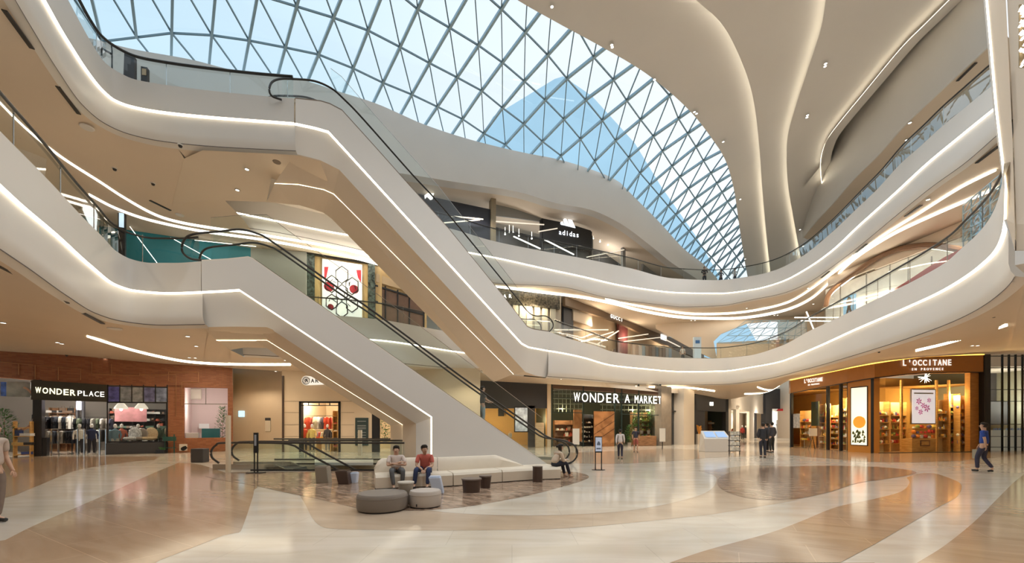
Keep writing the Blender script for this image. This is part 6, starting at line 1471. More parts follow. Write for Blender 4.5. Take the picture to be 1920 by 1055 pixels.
for k, (a, b) in enumerate((((1040,618),(1140,618)),((1090,640),(1150,622)),((1160,634),(1215,626)),((1170,640),(1240,632)),((1080,634),(1135,650)),((1245,635),(1275,650)),((1282,632),(1355,672)),((1120,645),(1160,620)))):
    mb = MB(); mb.bar(V6.P(*a, -1.0), V6.P(*b, -1.0), .09, .09); tag(mb.build('linear_lamp', mat('soft_beam', (.8,.72,.6), .5, emit=.7, ecol=(1,.88,.7))), 'slanting pale light beam in the far gallery shops', 'lamp', 'slanting light beams in the far gallery shops')
bc = [(.35,.25,.18),(.5,.42,.35),(.25,.12,.09),(.6,.5,.4),(.15,.12,.12),(.55,.30,.22)]
for i in range(34):
    x = 1066+i*5.4; p = V6.G(x, ZF2, random.uniform(.1,.8)); hh = random.uniform(.5, 1.5); wd = random.uniform(.2,.4)
    mb = MB(); mb.box(-wd,wd,-.2,.2,0,hh); mb.box(-wd*.8,wd*.8,-.15,.15,hh,hh+.12); mb.lathe([(0,hh+.12),(.12,hh+.14),(.1,hh+.3),(0,hh+.36)], seg=8)
    o = tag(mb.build('display_stand', mat('stand_%d' % (i % 6), bc[i % 6], .6), rel=(0,0,0)), 'small display stand with goods in the far gallery shops', 'display stand', 'display stands in the far gallery shops'); o.location = p; o.rotation_euler = (0,0,V6.rz())
for i in range(12):
    x = 1186+i*6.2; mb = MB(); V6.box(mb, x, x+5.4, 647+i*.6, 700, -.2, .0, z0=ZF2); tag(mb.build('book_case', mat('case_%d' % (i % 4), ((.55,.42,.32),(.42,.30,.22),(.60,.52,.46),(.35,.42,.48))[i % 4], .5)), 'narrow upright display case in the far gallery', 'display case', 'upright display cases in the far gallery')
t = thing('information_totem', V6.G(1307, ZF2, -6), 'pale blue upright information totem on the far gallery', 'totem'); p = at_z(1307, 672, ZF2+.8) 
mb = MB(); q = V6.G(1307, ZF2, -6); mb.box(q.x-.35,q.x+.35,q.y-.1,q.y+.1,ZF2,ZF2+2.7); mb.build('panel', mat('pale_blue_panel', (.5,.6,.68), .4), t); mb = MB(); mb.box(q.x-.2,q.x+.2,q.y-.13,q.y-.1,ZF2+2.1,ZF2+2.4); mb.build('emblem', mat('deep_blue', (.05,.15,.35), .4), t)
for x, e in ((990,160),(1110,220),(1180,200),(1250,200)): shop_lamp((V5 if x < 1052 else V6).G(x, ZF2+3.4, -.3 if x < 1052 else .2), e, (1,.84,.6), .2)
shop_lamp(V3.G(640, ZF2+3.6, -1.2), 160, (1,.85,.6), .2)
# far end of level 2 with the skylight reflection lattice
V7 = Front(1345, 38.6, 1530, 36.6)
wallbox(V7, [(1512,1545,560,720,0,.3),(1345,1512,642,720,0,.3)], M_beige, 'wall_far', 'beige end wall of the middle gallery', ZF2)
mb = MB(); V7.panel(mb, [(1225,578),(1532,578),(1532,600),(1512,601),(1470,600),(1400,606),(1352,626),(1338,640),(1345,676),(1310,660),(1230,616)], 1.5, 1.65); struct(mb.build('wall_far', M_soff), 'warm panel framing the far lens shaped window')
def lattice(fr, pts, nx, ny, name, label, m=M_steell, w=0.0, br=.05, glass=None):
    """pts: four corners in pixels (bl, br, tr, tl)"""
    root = struct(thing(name, fr.P(*pts[0], w), label, 'window'))
    c = [fr.P(x, y, w) for x, y in pts]
    g = lambda u, v: c[0].lerp(c[1], u).lerp(c[3].lerp(c[2], u), v)
    mb = MB()
    for i in range(nx+1):
        for j in range(ny+1):
            a = g(i/nx, j/ny)
            if i < nx: mb.bar(a, g((i+1)/nx, j/ny), br)
            if j < ny: mb.bar(a, g(i/nx, (j+1)/ny), br)
            if i < nx and j < ny: mb.bar(a, g((i+1)/nx, (j+1)/ny), br*.8)
    mb.build('glazing_bars', m, root); gm = MB(); gm.poly(c); gm.build('glazing', glass or M_sglass, root); return root
lattice(V7, [(1345,643),(1512,643),(1512,600),(1398,601)], 7, 3, 'window_12', 'blue triangulated window at the far end of the middle gallery', br=.05)  # mirrored skylight, built as an added lattice with glazing
# right curved shop with red bench
V8 = Front(1545, 28.6, 1815, 20.3)
outl = [(1548,640),(1548,575),(1552,556),(1563,541),(1590,520),(1640,486),(1672,471),(1705,463),(1750,460),(1812,470),(1812,640)]
wallbox(V8, [(1552,1640,380,490,0.05,.2,H0+10.0),(1640,1850,380,462,0.05,.2,H0+9.9)], M_soff, 'wall_gallery', 'cream wall around the rounded shop window on the right gallery', ZF2)
cs = struct(thing('window_13', V8.P(1680, 600, 0), 'rounded shop window with brown rim on the right gallery', 'window'))
mb = MB(); mb.tube([V8.P(*q, -.12) for q in spline([(a,b,0) for a,b in outl[1:-1]], 5) for q in [(q[0], q[1])]], .16, 8); mb.build('rim', mat('bronze_brown', (.20,.11,.06), .4), cs)
mb = MB(); V8.panel(mb, outl, .25); mb.m(0); 
mb.build('glazing', M_shopglass, cs)
mb = MB(); V8.box(mb, 1548, 1815, 440, 700, 1.6, 1.7, z0=ZF2); struct(mb.build('wall_back', mat('silver_white_wall', (.68,.66,.60), .4, noise=.08, nscale=2)), 'silvery white interior wall of the rounded shop')
mb = MB(); mb.tube([V8.P(q[0], q[1]+5, .35) for q in spline([(a,b,0) for a,b in outl[2:-1]], 4)], .07, 6); mb.build('cove_light', M_ledw, cs)
mb = MB()
for x in (1575, 1624, 1668, 1702, 1746, 1790): V8.box(mb, x-.5, x+.5, 480, 640, .2, .26, z0=ZF2)
mb.build('mullion', M_chrome, cs)
for x in (1590, 1650, 1710, 1770): shop_lamp(V8.G(x, ZF2+2.6, .9), 70, (1,.93,.82), .15)
ps = thing('window_poster', V8.P(1592, 590, .1), 'blue poster with a dark striding figure in the rounded shop window', 'poster')
mb = MB(); V8.box(mb, 1581, 1604, 550, 612, .1, .16); mb.build('board', mat('sky_blue_print', (.18,.42,.62), .5, emit=.3, ecol=(.3,.6,.9)), ps)
mb = MB(); V8.panel(mb, [(1590,556),(1594,556),(1597,566),(1594,575),(1599,590),(1595,590),(1592,580),(1588,590),(1586,589),(1589,574),(1586,566)], .08, .1); mb.build('figure_print', M_blackp, ps)
rb = thing('red_bench', V8.G(1740, ZF2, -1), 'long glossy crimson bench sloping along the right gallery window', 'bench')
mb = MB(); a = [V8.P(x, y, -1.2) for x, y in ((1676,542),(1700,527),(1735,504),(1770,482),(1804,465))]; b = [V8.pl(-.6).pt(V8.T(x, -.6), p.z) for x, p in zip((1676,1700,1735,1770,1804), a)]; dn = [p-Vector((0,0,1.0)) for p in a]; mb.loft([dn, a, b]); mb.build('seat_shell', mat('crimson_gloss', (.40,.01,.02), .25), rb)
# crossed light reflections, built as added glowing bars, near (1510,595)
for k, (a, b) in enumerate((((1512,584),(1526,618)),((1490,595),(1575,595)),((1502,601),(1560,602)))):
    mb = MB(); mb.bar(at_y(a[0], a[1], 27.5), at_y(b[0], b[1], 27.5), .055, .055); tag(mb.build('linear_lamp', M_ledw), ['upright bar of the crossed white lamps on the right gallery', 'upper horizontal bar of the crossed white lamps on the right gallery', 'lower horizontal bar of the crossed white lamps on the right gallery'][k], 'lamp')
# added lattices imitating glass reflections at the far right edge of level 2, and level 3 right
V9 = Front(1800, 19, 1888, 14.5)
lattice(V9, [(1806,470),(1878,430),(1878,325),(1806,385)], 4, 5, 'window_14', 'slim blue window beside the right portal', br=.04)
V10 = Front(1500, 41, 1760, 28)
lattice(V10, [(1495,500),(1740,400),(1740,255),(1495,440)], 9, 4, 'window_15', 'triangulated blue window behind the top right balustrade', br=.07)
mb = MB(); V10.box(mb, 1738, 1880, 60, 500, -.1, .2, z0=ZF3, z1=H0+17.3); struct(mb.build('wall_gallery', M_beige), 'beige wall of the top right gallery')
mb = MB(); V10.panel(mb, [(1631,372),(1641,355),(1640,330),(1634,335)], -1.0, -.95); tag(mb.build('red_banner', mat('faded_red', (.5,.1,.1), .5)), 'small faded red banner behind the top right balustrade', 'banner')

# ================================================================ TOP GALLERY SHOPS (level 3)
U1 = Front(740, 29.0, 926, 31.8)
wallbox(U1, [(700,921,320,520,0,.3)], mat('navy_black_panel', (.022,.022,.030), .4), 'wall_gallery', 'navy black shop wall on the top gallery', ZF3)
sg = thing('wall_sign', U1.P(806, 372, -.1), 'small white angular sign on the navy black wall', 'sign')
mb = MB(); U1.panel(mb, [(797,357),(800,354),(814,361),(811,373),(807,374),(801,368),(797,372),(796,366),(802,362)], -.1, -.04); mb.build('glyph', M_letter, sg)
mb = MB(); U1.box(mb, 921, 930, 370, 500, -.25, .3, z0=ZF3); tag(mb.build('pillar', mat('bronze_pillar', (.28,.22,.14), .4)), 'narrow bronze pillar beside the sportswear shop', 'pillar')
U2 = Front(930, 31.9, 1262, 40.5)
wallbox(U2, [(928,1270,340,520,2.4,2.6)], mat('dark_store_wall', (.05,.05,.052), .5), 'wall_back', 'dark interior wall of the sportswear shop', ZF3)
wallbox(U2, [(1108,1112,380,520,0,.3),(1168,1173,420,540,0,.3),(1205,1270,440,540,0.2,.4)], mat('grey_store_wall', (.20,.19,.18), .5), 'wall_gallery', 'grey piers of the top gallery shops', ZF3)
mb = MB(); U2.panel(mb, [(930,420),(1168,470),(1168,418),(1040,380),(930,360)], .3, .4); mb = MB()
U2.panel(mb, [(930,404),(1016,415),(1108,425),(1168,470),(1168,455),(1108,400),(1016,380),(930,368)], .5, .6); struct(mb.build('trim_12', mat('grey_bulkhead', (.24,.24,.23), .5)), 'grey bulkhead over the sportswear shop')
sg = thing('shop_sign', U2.P(1062, 460, -.2), 'black board with glowing white sportswear lettering and three slanted bars', 'sign')
mb = MB(); U2.panel(mb, [(1016,452),(1108,470),(1108,432),(1062,418),(1016,409)], -.2, .2); mb.build('board', M_blackp, sg)
mb = MB(); U2.box(mb, 1108, 1110, 434, 540, -.2, .2, z0=ZF3); U2.box(mb, 1016, 1018, 412, 540, -.2, .2, z0=ZF3); mb.build('frame', M_dark, sg)
M_ad = mat('cool_lit_letter', (1,1,1), .5, emit=1.8, ecol=(.85,.92,1))
mb = MB()
for a in ([(1052,420.5),(1058.5,422),(1054.5,414.5),(1051,417)], [(1059.5,422.2),(1069,424.5),(1061,408.5),(1056.5,411)], [(1070,424.8),(1079,427),(1068,402.5),(1063,405)]): U2.panel(mb, a, -.26, -.22)
mb.build('three_bars', M_ad, sg)
row_text(U2, 'adidas', 1047, 1086, 430.5, 9.5, M_ad, sg, w=-.24, bold=.0, slope=.16)
mb = MB(); U2.box(mb, 1020, 1106, 446, 540, .1, .2, z0=ZF3, z1=U2.P(1062,440,.1).z); tag(mb.build('dark_screen', mat('charcoal_gloss', (.05,.055,.06), .2)), 'dark glossy panel under the sportswear sign', 'panel')
mb = MB(); U2.box(mb, 934, 1001, 455, 540, .4, 1.2, z0=ZF3, z1=ZF3+.9); tag(mb.build('display_podium', mat('vivid_blue_podium', (.08,.28,.55), .35, noise=.3)), 'bright blue display podium in the sportswear shop', 'podium')
mb = MB(); U2.box(mb, 1110, 1140, 458, 540, .6, 1.2, z0=ZF3, z1=ZF3+1.6); tag(mb.build('display_podium', mat('pale_podium', (.45,.44,.42), .5)), 'pale grey display podium right of the sportswear sign', 'podium')
for k, (a, b) in enumerate((((963,443),(1013,466)),((1021,449),(1076,477)),((930,415),(1020,421)),((845,405),(906,411)),((828,418),(900,412)),((1100,482),(1170,468)),((1010,434),(1045,428)))):
    mb = MB(); fr = U1 if a[0] < 925 else U2; mb.bar(fr.P(*a, -.5), fr.P(*b, -.5), .07, .07); tag(mb.build('linear_lamp', MATS['soft_beam'] if k > 1 else M_ledw), 'thin slanting light beam in the top gallery shops', 'lamp', 'slanting light beams in the top gallery shops')
for p in ((947,439),(955,435),(962,436),(973,442),(997,447),(1043,447),(1050,455),(1080,460),(1112,447),(1125,453),(1140,459),(1133,430)):
    q = U2.P(*p, .9); mb = MB(); mb.lathe([(0,-.07),(.06,-.04),(.07,.02),(.03,.08),(.012,.10),(.012,.6)], seg=8); o = tag(mb.build('track_lamp', M_ledw, rel=(0,0,0)), 'small lit track lamp in the sportswear shop', 'lamp', 'track lamps in the sportswear shop'); o.location = q
for x in (960, 1050, 1140): shop_lamp(U2.G(x, ZF3+3.2, 1.2), 110, (1,.95,.88), .15)
rf = thing('cone_figure', U2.G(1191, ZF3, -1.2), 'red and white cone shaped figure on the top gallery', 'sculpture'); p = U2.G(1191, ZF3, -1.2)
mb = MB(); mb.lathe([(.42,0),(.34,.5)], c=p, seg=14, sy=.7); mb.build('white_base', mat('white_gloss', (.75,.75,.75), .4), rf, smooth=True); mb = MB(); mb.lathe([(.34,.5),(.28,1.1),(.14,1.6),(0,1.75)], c=p, seg=14, sy=.7); mb.build('red_top', mat('signal_red', (.55,.03,.03), .45), rf, smooth=True)
# upper left: door and small window in the white wall
U0 = Front(200, 20.3, 560, 22.6)
dr = struct(thing('door_3', U0.P(241, 148, 0), 'dark door in the white wall of the top gallery', 'door'))
mb = MB(); U0.panel(mb, [(231,146),(252,152),(252,106),(233,98)], -.1, .1); mb.build('door_leaf', mat('dark_plum_door', (.035,.03,.035), .4), dr)
wn_ = struct(thing('window_16', U0.P(270, 152, 0), 'small lit window beside the dark door on the top gallery', 'window'))
mb = MB(); U0.panel(mb, [(264,156),(276,158),(276,126),(264,124)], -.1, .1); mb.build('window_frame', M_dark, wn_); mb = MB(); U0.panel(mb, [(266,140),(274,141),(274,129),(266,128)], -.12, -.1); mb.build('pane', mat('tan_pane', (.45,.33,.2), .5), wn_)
mb = MB(); mb.tube([U0.P(x, y, -.8) for x, y in ((186,68),(190,80),(191,110))], .03, 6); mb.tube([U0.P(x, y, -.8) for x, y in ((209,86),(210,95),(210,128))], .03, 6); mb.tube([U0.P(x, y, -.8) for x, y in ((192,92),(204,98),(210,102))], .05, 6); tag(mb.build('slim_gate', M_dark), 'slim dark gate frame at the left end of the top gallery wall', 'gate')
# left sky patch on level 2 far left
lattice(Front(-60, 15.5, 90, 15.9), [(-60,262),(84,262),(84,128),(-60,60)], 4, 3, 'window_17', 'pale blue triangulated window at the far left of the middle gallery', br=.05)
# shop lights strip at the far right edge
R_ = thing('crystal_display', at_y(1917, 125, 8.6), 'glittering white crystal display high at the right edge', 'display'); mb = MB()
for i in range(40):
    p = at_y(random.uniform(1912,1924), random.uniform(12,124), 8.55); mb.lathe([(0,-.03),(.03,0),(0,.05)], c=p, seg=6)
mb.build('crystals', M_ledw, R_); mb = MB(); a, b = at_y(1912, 126, 8.62), at_y(1930, 8, 8.62); mb.box(a.x, b.x, 8.62, 8.64, a.z, b.z); mb.build('case', mat('bronze_case', (.3,.22,.12), .4), R_)
# ================================================================ ESCALATOR BALUSTRADES, HANDRAILS AND STEPS
def esc_fittings(root, A, B, rail_pix, trim_line, top_pix, ws, steps_t):
    rl, L0 = None, None
    pn = Plane2(A, B, ws[0]); pts = [pn.hit(*p) for p in rail_pix]
    P0 = [(t, p.z) for t, p in pts]
    sm = spline([(t, z, 0) for t, z in P0], 5)
    for w in ws:
        pl = Plane2(A, B, w); mb = MB(); mb.tube([pl.pt(q.x, q.y) for q in sm], .038, 8); mb.build('handrail', M_rail, root, smooth=True)
        # glass: from the trim line up to the rail where single valued
        body = [q for q in sm]
        hi = []; last = -1e9
        for q in body:
            if q.x > last+.01: hi.append(q); last = q.x
        ts = [q.x for q in hi]; lo = resample(trim_line, ts)
        g = MB(); g.loft([[pl.pt(t, min(z0, q.y)+.03) for t, z0, q in zip(ts, lo, hi)], [pl.pt(q.x, q.y) for q in hi]]); g.build('glass_balustrade', M_glass, root)
    if top_pix:
        pl = Plane2(A, B, ws[0]-.02); q = [pl.hit(*p) for p in top_pix]; ts = [t for t, _ in q]; zt = [p.z for _, p in q]
        f = lin([(s.x, s.y) for s in sorted(hi_only(sm), key=lambda v: v.x)])
        g = MB(); g.loft([[pl.pt(t, z) for t, z in zip(ts, zt)], [pl.pt(t, min(z, max(f(t), z-1.0))) for t, z in zip(ts, zt)]]); g.build('safety_screen', M_glass, root)
        g = MB(); g.tube([pl.pt(t, z) for t, z in zip(ts, zt)], .010, 5); g.build('screen_edge', M_chrome, root)
    # inner skirt and steps
    ts = frange(steps_t[0], steps_t[1], 90); zs = resample(trim_line, ts)
    st = MB(); pa, pb = Plane2(A, B, ws[0]+.12), Plane2(A, B, ws[-1]-.12); prev = None
    c1, c2 = [], []
    for i, (t, z) in enumerate(zip(ts, zs)):
        zq = (round((z-.25)/.2)*.2); c1.append(pa.pt(t, zq)); c2.append(pb.pt(t, zq))
    st.loft([c1, c2]); st.build('step_band', mat('step_metal', (.12,.12,.12), .35, metal=.6), root)
    for w in (ws[0]+.05, ws[-1]-.05):
        p = Plane2(A, B, w); sk_ = MB(); sk_.loft([[p.pt(t, z+.10) for t, z in zip(ts, zs)], [p.pt(t, z-.3) for t, z in zip(ts, zs)]]); sk_.build('skirt', M_chrome, root)
def hi_only(sm):
    out = []; last = -1e9
    for q in sm:
        if q.x > last+.01: out.append(q); last = q.x
    return out
railU = [(528,187),(510,180),(505,168),(510,154),(525,148),(550,148),(590,152),(622,166),(645,186),(680,222),(773,327),(837,397),(960,547),(990,584),(1005,592),(1022,592),(1034,600),(1037,612),(1028,624)]
esc_fittings(escU, A_up, B_up, railU, uT[1], [(620,128),(640,143),(700,212),(823,350),(975,545)], (.16, 1.25), (uT[1][1][0], uT[1][-2][0]))
railL = [(395,488),(362,486),(345,476),(341,463),(348,446),(367,438),(410,434),(450,430),(483,438),(512,454),(639,543),(698,582),(872,711),(1000,801),(1030,820),(1055,825),(1076,834),(1083,850),(1075,864),(1058,871)]
esc_fittings(escL, A_lo, B_lo, railL, oT[1], [(395,408),(440,404),(500,402),(540,432),(720,560),(930,718),(1015,782)], (.16, 1.25), (oT[1][1][0], oT[1][-1][0]-.1))
def comb(A, B, t, label_parent):
    pl, pb = Plane2(A, B, .1), Plane2(A, B, 2.1); mb = MB(); a, b = pl.pt(t-.2, .0), pl.pt(t+1.2, 0); c, d = pb.pt(t+1.2, 0), pb.pt(t-.2, 0)
    mb.loft([[a+Vector((0,0,.015)), b+Vector((0,0,.015))], [d+Vector((0,0,.015)), c+Vector((0,0,.015))]]); mb.build('landing_plate', M_chrome, label_parent)
comb(A_lo, B_lo, oT[1][-1][0], escL)
mb = MB()
for w in (.16, 2.1):
    p = Plane2(A_lo, B_lo, w); t = oT[1][-1][0]; mb.loft([[p.pt(t-.9, 0), p.pt(t+1.1, 0)], [p.pt(t-.9, .22), p.pt(t+1.1, .16)]])
mb.build('newel_base', M_beige, escL)

# ================================================================ DOWN ESCALATOR WELL
de = thing('down_escalator', (HX0, HY0, 0), 'glass sided escalator going down through the floor behind the seating', 'escalator')
mb = MB(); d = -4.2
for a, b in (((HX0,HY0),(HX1,HY0)),((HX1,HY0),(HX1,HY1)),((HX1,HY1),(HX0,HY1)),((HX0,HY1),(HX0,HY0))):
    mb.quad((a[0],a[1],0),(b[0],b[1],0),(b[0],b[1],d),(a[0],a[1],d))
mb.quad((HX0,HY0,d),(HX1,HY0,d),(HX1,HY1,d),(HX0,HY1,d)); mb.build('well_lining', M_beige, de)
x0 = HX0-.6
for y in (HY0+.35, HY0+1.45):
    rl = [(x0-1.1,y,.25),(x0-1.35,y,.45),(x0-1.38,y,.7),(x0-1.2,y,.92),(x0-.9,y,1.0),(HX0+.4,y,1.0),(HX0+1.1,y,.9),(HX0+1.6,y,.62),(HX1-.3,y,-1.2)]
    mb = MB(); mb.tube(spline(rl, 5), .04, 8); mb.build('handrail', M_rail, de, smooth=True)
    g = MB(); g.poly([(x0-1.25,y,.05),(HX0+.3,y,.05),(HX0+1.5,y,-.35),(HX1-.3,y,-2.1),(HX1-.3,y,-1.2),(HX0+1.6,y,.62),(HX0+1.1,y,.9),(HX0+.4,y,1.0),(x0-.9,y,1.0),(x0-1.2,y,.92),(x0-1.38,y,.7)]); g.build('glass_balustrade', M_glass, de)
    b = MB(); b.bar((x0-1.3,y,.10),(HX0+.4,y,.10),.10,.2); b.bar((HX0+.4,y,.08),(HX1-.3,y,-1.95),.10,.22); b.build('skirt', M_chrome, de)
mb = MB(); c1 = []; c2 = []
for i in range(60):
    x = HX0+.2+i*.085; z = -max(0, round((x-HX0-.9)*.58/.2)*.2); c1.append(Vector((x, HY0+.42, z+.02))); c2.append(Vector((x, HY0+1.38, z+.02)))
mb.loft([c1, c2]); mb.build('step_band', MATS['step_metal'], de)
# guard rails round the well
def guard(a, b, label, zr=1.02, side=None):
    a = Vector(a); b = Vector(b); t = thing('glass_guard_rail', a, label, 'balustrade'); L = (b-a).length; dd = (b-a).normalized()
    mb = MB(); mb.loft([[a+Vector((0,0,.03)), b+Vector((0,0,.03))], [a+Vector((0,0,1.06)), b+Vector((0,0,1.06))]]); mb.build('glass_panel', M_glass, t)
    mb = MB(); mb.tube([a+Vector((0,-.06,zr)), b+Vector((0,-.06,zr))], .035, 8); mb.build('handrail', M_rail, t)
    mb = MB(); mb.bar(a+Vector((0,0,.03)), b+Vector((0,0,.03)), .06, .06); mb.build('base_channel', M_dark, t)
guard((HX0-.2, HY0-.1, 0), (HX1+.1, HY0-.1, 0), 'low glass guard with dark rail in front of the down escalator')
guard((HX0-.2, HY1+.1, 0), (HX1+.8, HY1+.1, 0), 'low glass guard with dark rail behind the down escalator')
guard((HX0-2.2, HY1+2.4, 0), (HX1+1.0, HY1+2.4, 0), 'rear glass guard with dark rail before the beige shop')
q = on_floor(375, 866); mb = MB(); mb.box(q.x-.28, q.x+.28, q.y-.2, q.y+.2, 0, .62); tag(mb.build('litter_bin', M_charc, bevel=.03), 'dark litter bin left of the down escalator', 'bin')
q = on_floor(428, 886); mb = MB(); mb.box(q.x-.06, q.x+.06, q.y-.06, q.y+.06, 0, 2.0); tag(mb.build('slim_post', mat('champagne_post', (.62,.52,.38), .4), bevel=.01), 'slim champagne coloured post beside the down escalator', 'post')
q = on_floor(675, 862); mb = MB(); mb.box(q.x-.09, q.x+.09, q.y-.05, q.y+.05, 0.2, 1.45); tag(mb.build('slim_post', mat('cream_post', (.68,.62,.5), .4), bevel=.01), 'short cream upright panel behind the guard rail', 'post')
# white kerb behind the sofa
mb = MB(); mb.loft([[on_floor(590,872)+Vector((0,0,0)), on_floor(700,872)], [on_floor(590,872)+Vector((0,0,.12)), on_floor(700,872)+Vector((0,0,.12))], [on_floor(590,866)+Vector((0,0,.12)), on_floor(700,866)+Vector((0,0,.12))]]); struct(mb.build('trim_13', mat('pale_kerb', (.65,.62,.56), .4)), 'pale kerb behind the seating')

# ================================================================ SIGN STANDS
def sign_stand(px, py, h, wd, label, paper, hp=None):
    q = on_floor(px, py); t = thing('sign_stand', q, label, 'sign stand')
    mb = MB(); mb.lathe([(wd*.9,0),(wd*.9,.02),(0,.025)], c=q, seg=18, sy=.7); mb.build('base', M_dark, t)
    for s in (-1, 1): mb = MB(); mb.bar(q+Vector((s*wd*.42,0,.02)), q+Vector((s*wd*.42,0,h*.62)), .035, .035); mb.build('upright', M_dark, t)
    mb = MB(); mb.box(q.x-wd/2, q.x+wd/2, q.y-.03, q.y+.01, q.z+h*.52, q.z+h); mb.build('sign_frame', M_dark, t)
    mb = MB(); mb.box(q.x-wd*.42, q.x+wd*.42, q.y-.045, q.y-.03, q.z+h*.56, q.z+h*.97); f = mb.build('sign_sheet', paper, t)
    mb = MB(); z = q.z+h*.78; mb.poly([(q.x-wd*.25,q.y-.05,z-.05),(q.x+wd*.25,q.y-.05,z-.05),(q.x+wd*.2,q.y-.05,z+.03),(q.x+wd*.08,q.y-.05,z+.09),(q.x-wd*.08,q.y-.05,z+.09),(q.x-wd*.2,q.y-.05,z+.03)]); mb.box(q.x-wd*.3,q.x+wd*.3,q.y-.05,q.y-.046,q.z+h*.62,q.z+h*.66); mb.build('print', mat('slate_print', (.12,.15,.22), .5), f)
    return t
sign_stand(1122, 881, 1.25, .27, 'black sign stand with pale blue notice at the foot of the escalator', mat('pale_blue_sheet', (.55,.62,.78), .5, emit=.15))
q = on_floor(480, 886.5); t = thing('sign_stand', q, 'tall thin black sign stand beside the down escalator', 'sign stand')
mb = MB(); mb.box(q.x-.26, q.x+.26, q.y-.14, q.y+.14, 0, .03); mb.build('base', M_dark, t)
for s in (-1, 1): mb = MB(); mb.bar(q+Vector((s*.055,0,.02)), q+Vector((s*.055,0,1.38)), .03, .03); mb.build('upright', M_dark, t)
mb = MB(); mb.box(q.x-.07, q.x+.07, q.y-.03, q.y+.03, .7, 1.4); mb.build('sign_frame', M_dark, t); mb = MB(); mb.box(q.x-.035, q.x+.035, q.y-.04, q.y-.03, .95, 1.33); mb.build('sign_sheet', mat('dim_sheet', (.3,.32,.36), .4), t)
for px, py, lb in ((1080,850,'cream paper stand left of the rust coloured panel'),(1242,842,'cream paper stand at the concrete pillar')):
    q = on_floor(px, py); t = thing('paper_stand', q, lb, 'sign stand'); mb = MB(); mb.bar(q, q+Vector((0,0,.7)), .05, .05); mb.build('post', M_dark, t); mb = MB(); mb.box(q.x-.2,q.x+.2,q.y-.03,q.y+.02,.55,1.5); mb.build('sheet', mat('cream_sheet2', (.72,.66,.55), .5, emit=.1), t)
# information kiosk
q = on_floor(1347, 847); k = thing('information_kiosk', q, 'white information kiosk with two slanted blue screens', 'kiosk')
mb = MB(); x0, x1 = q.x-.85, q.x+.75; y0, y1 = q.y, q.y+.9
V = [(x0,y0,0),(x1,y0,0),(x1,y1,0),(x0,y1,0),(x0-.05,y0,.85),(x1+.05,y0,.85),(x1+.12,y1,1.35),(x0+.15,y1,1.35)]
n = len(mb.v); mb.v += V
for f in ((0,3,2,1),(4,5,6,7),(0,1,5,4),(1,2,6,5),(2,3,7,6),(3,0,4,7)): mb.face([n+i for i in f])
mb.build('housing', mat('kiosk_white', (.66,.62,.56), .4), k, bevel=.02)
for s in (0, 1):
    mb = MB(); u0, u1 = (.08,.48) if s == 0 else (.54,.92); A4, B4, C4, D4 = [Vector(V[i]) for i in (4,5,6,7)]
    g = lambda u, v: A4.lerp(B4, u).lerp(D4.lerp(C4, u), v)+Vector((0,-.015,.02)); mb.poly([g(u0,.15),g(u1,.15),g(u1,.85),g(u0,.85)]); mb.build('screen', mat('kiosk_screen', (.2,.33,.55), .2, emit=.55, ecol=(.35,.5,.75)), k)
mb = MB(); mb.tube([(x1+.25,y0+.2,.1),(x1+.28,y0+.2,1.1)], .10, 12); mb.build('side_column', mat('kiosk_white2', (.75,.75,.73), .3), k)
bs = thing('brochure_rack', on_floor(1377, 852), 'dark wire brochure rack beside the information kiosk', 'rack'); q = on_floor(1377, 852)
mb = MB(); [mb.bar(q+Vector((s*.3,0,0)), q+Vector((s*.3,0,1.35)), .04) for s in (-1,1)]; [mb.box(q.x-.3,q.x+.3,q.y-.12,q.y+.12,z,z+.03) for z in (.2,.5,.8,1.1)]; mb.build('frame', M_dark, bs)
mb = MB(); [mb.box(q.x-.26+i*.18,q.x-.12+i*.18,q.y-.1,q.y-.05,z+.03,z+.24) for z in (.2,.5,.8,1.1) for i in range(3)]; mb.build('brochures', mat('mixed_paper', (.6,.58,.5), .6, noise=.4, nscale=8), bs)

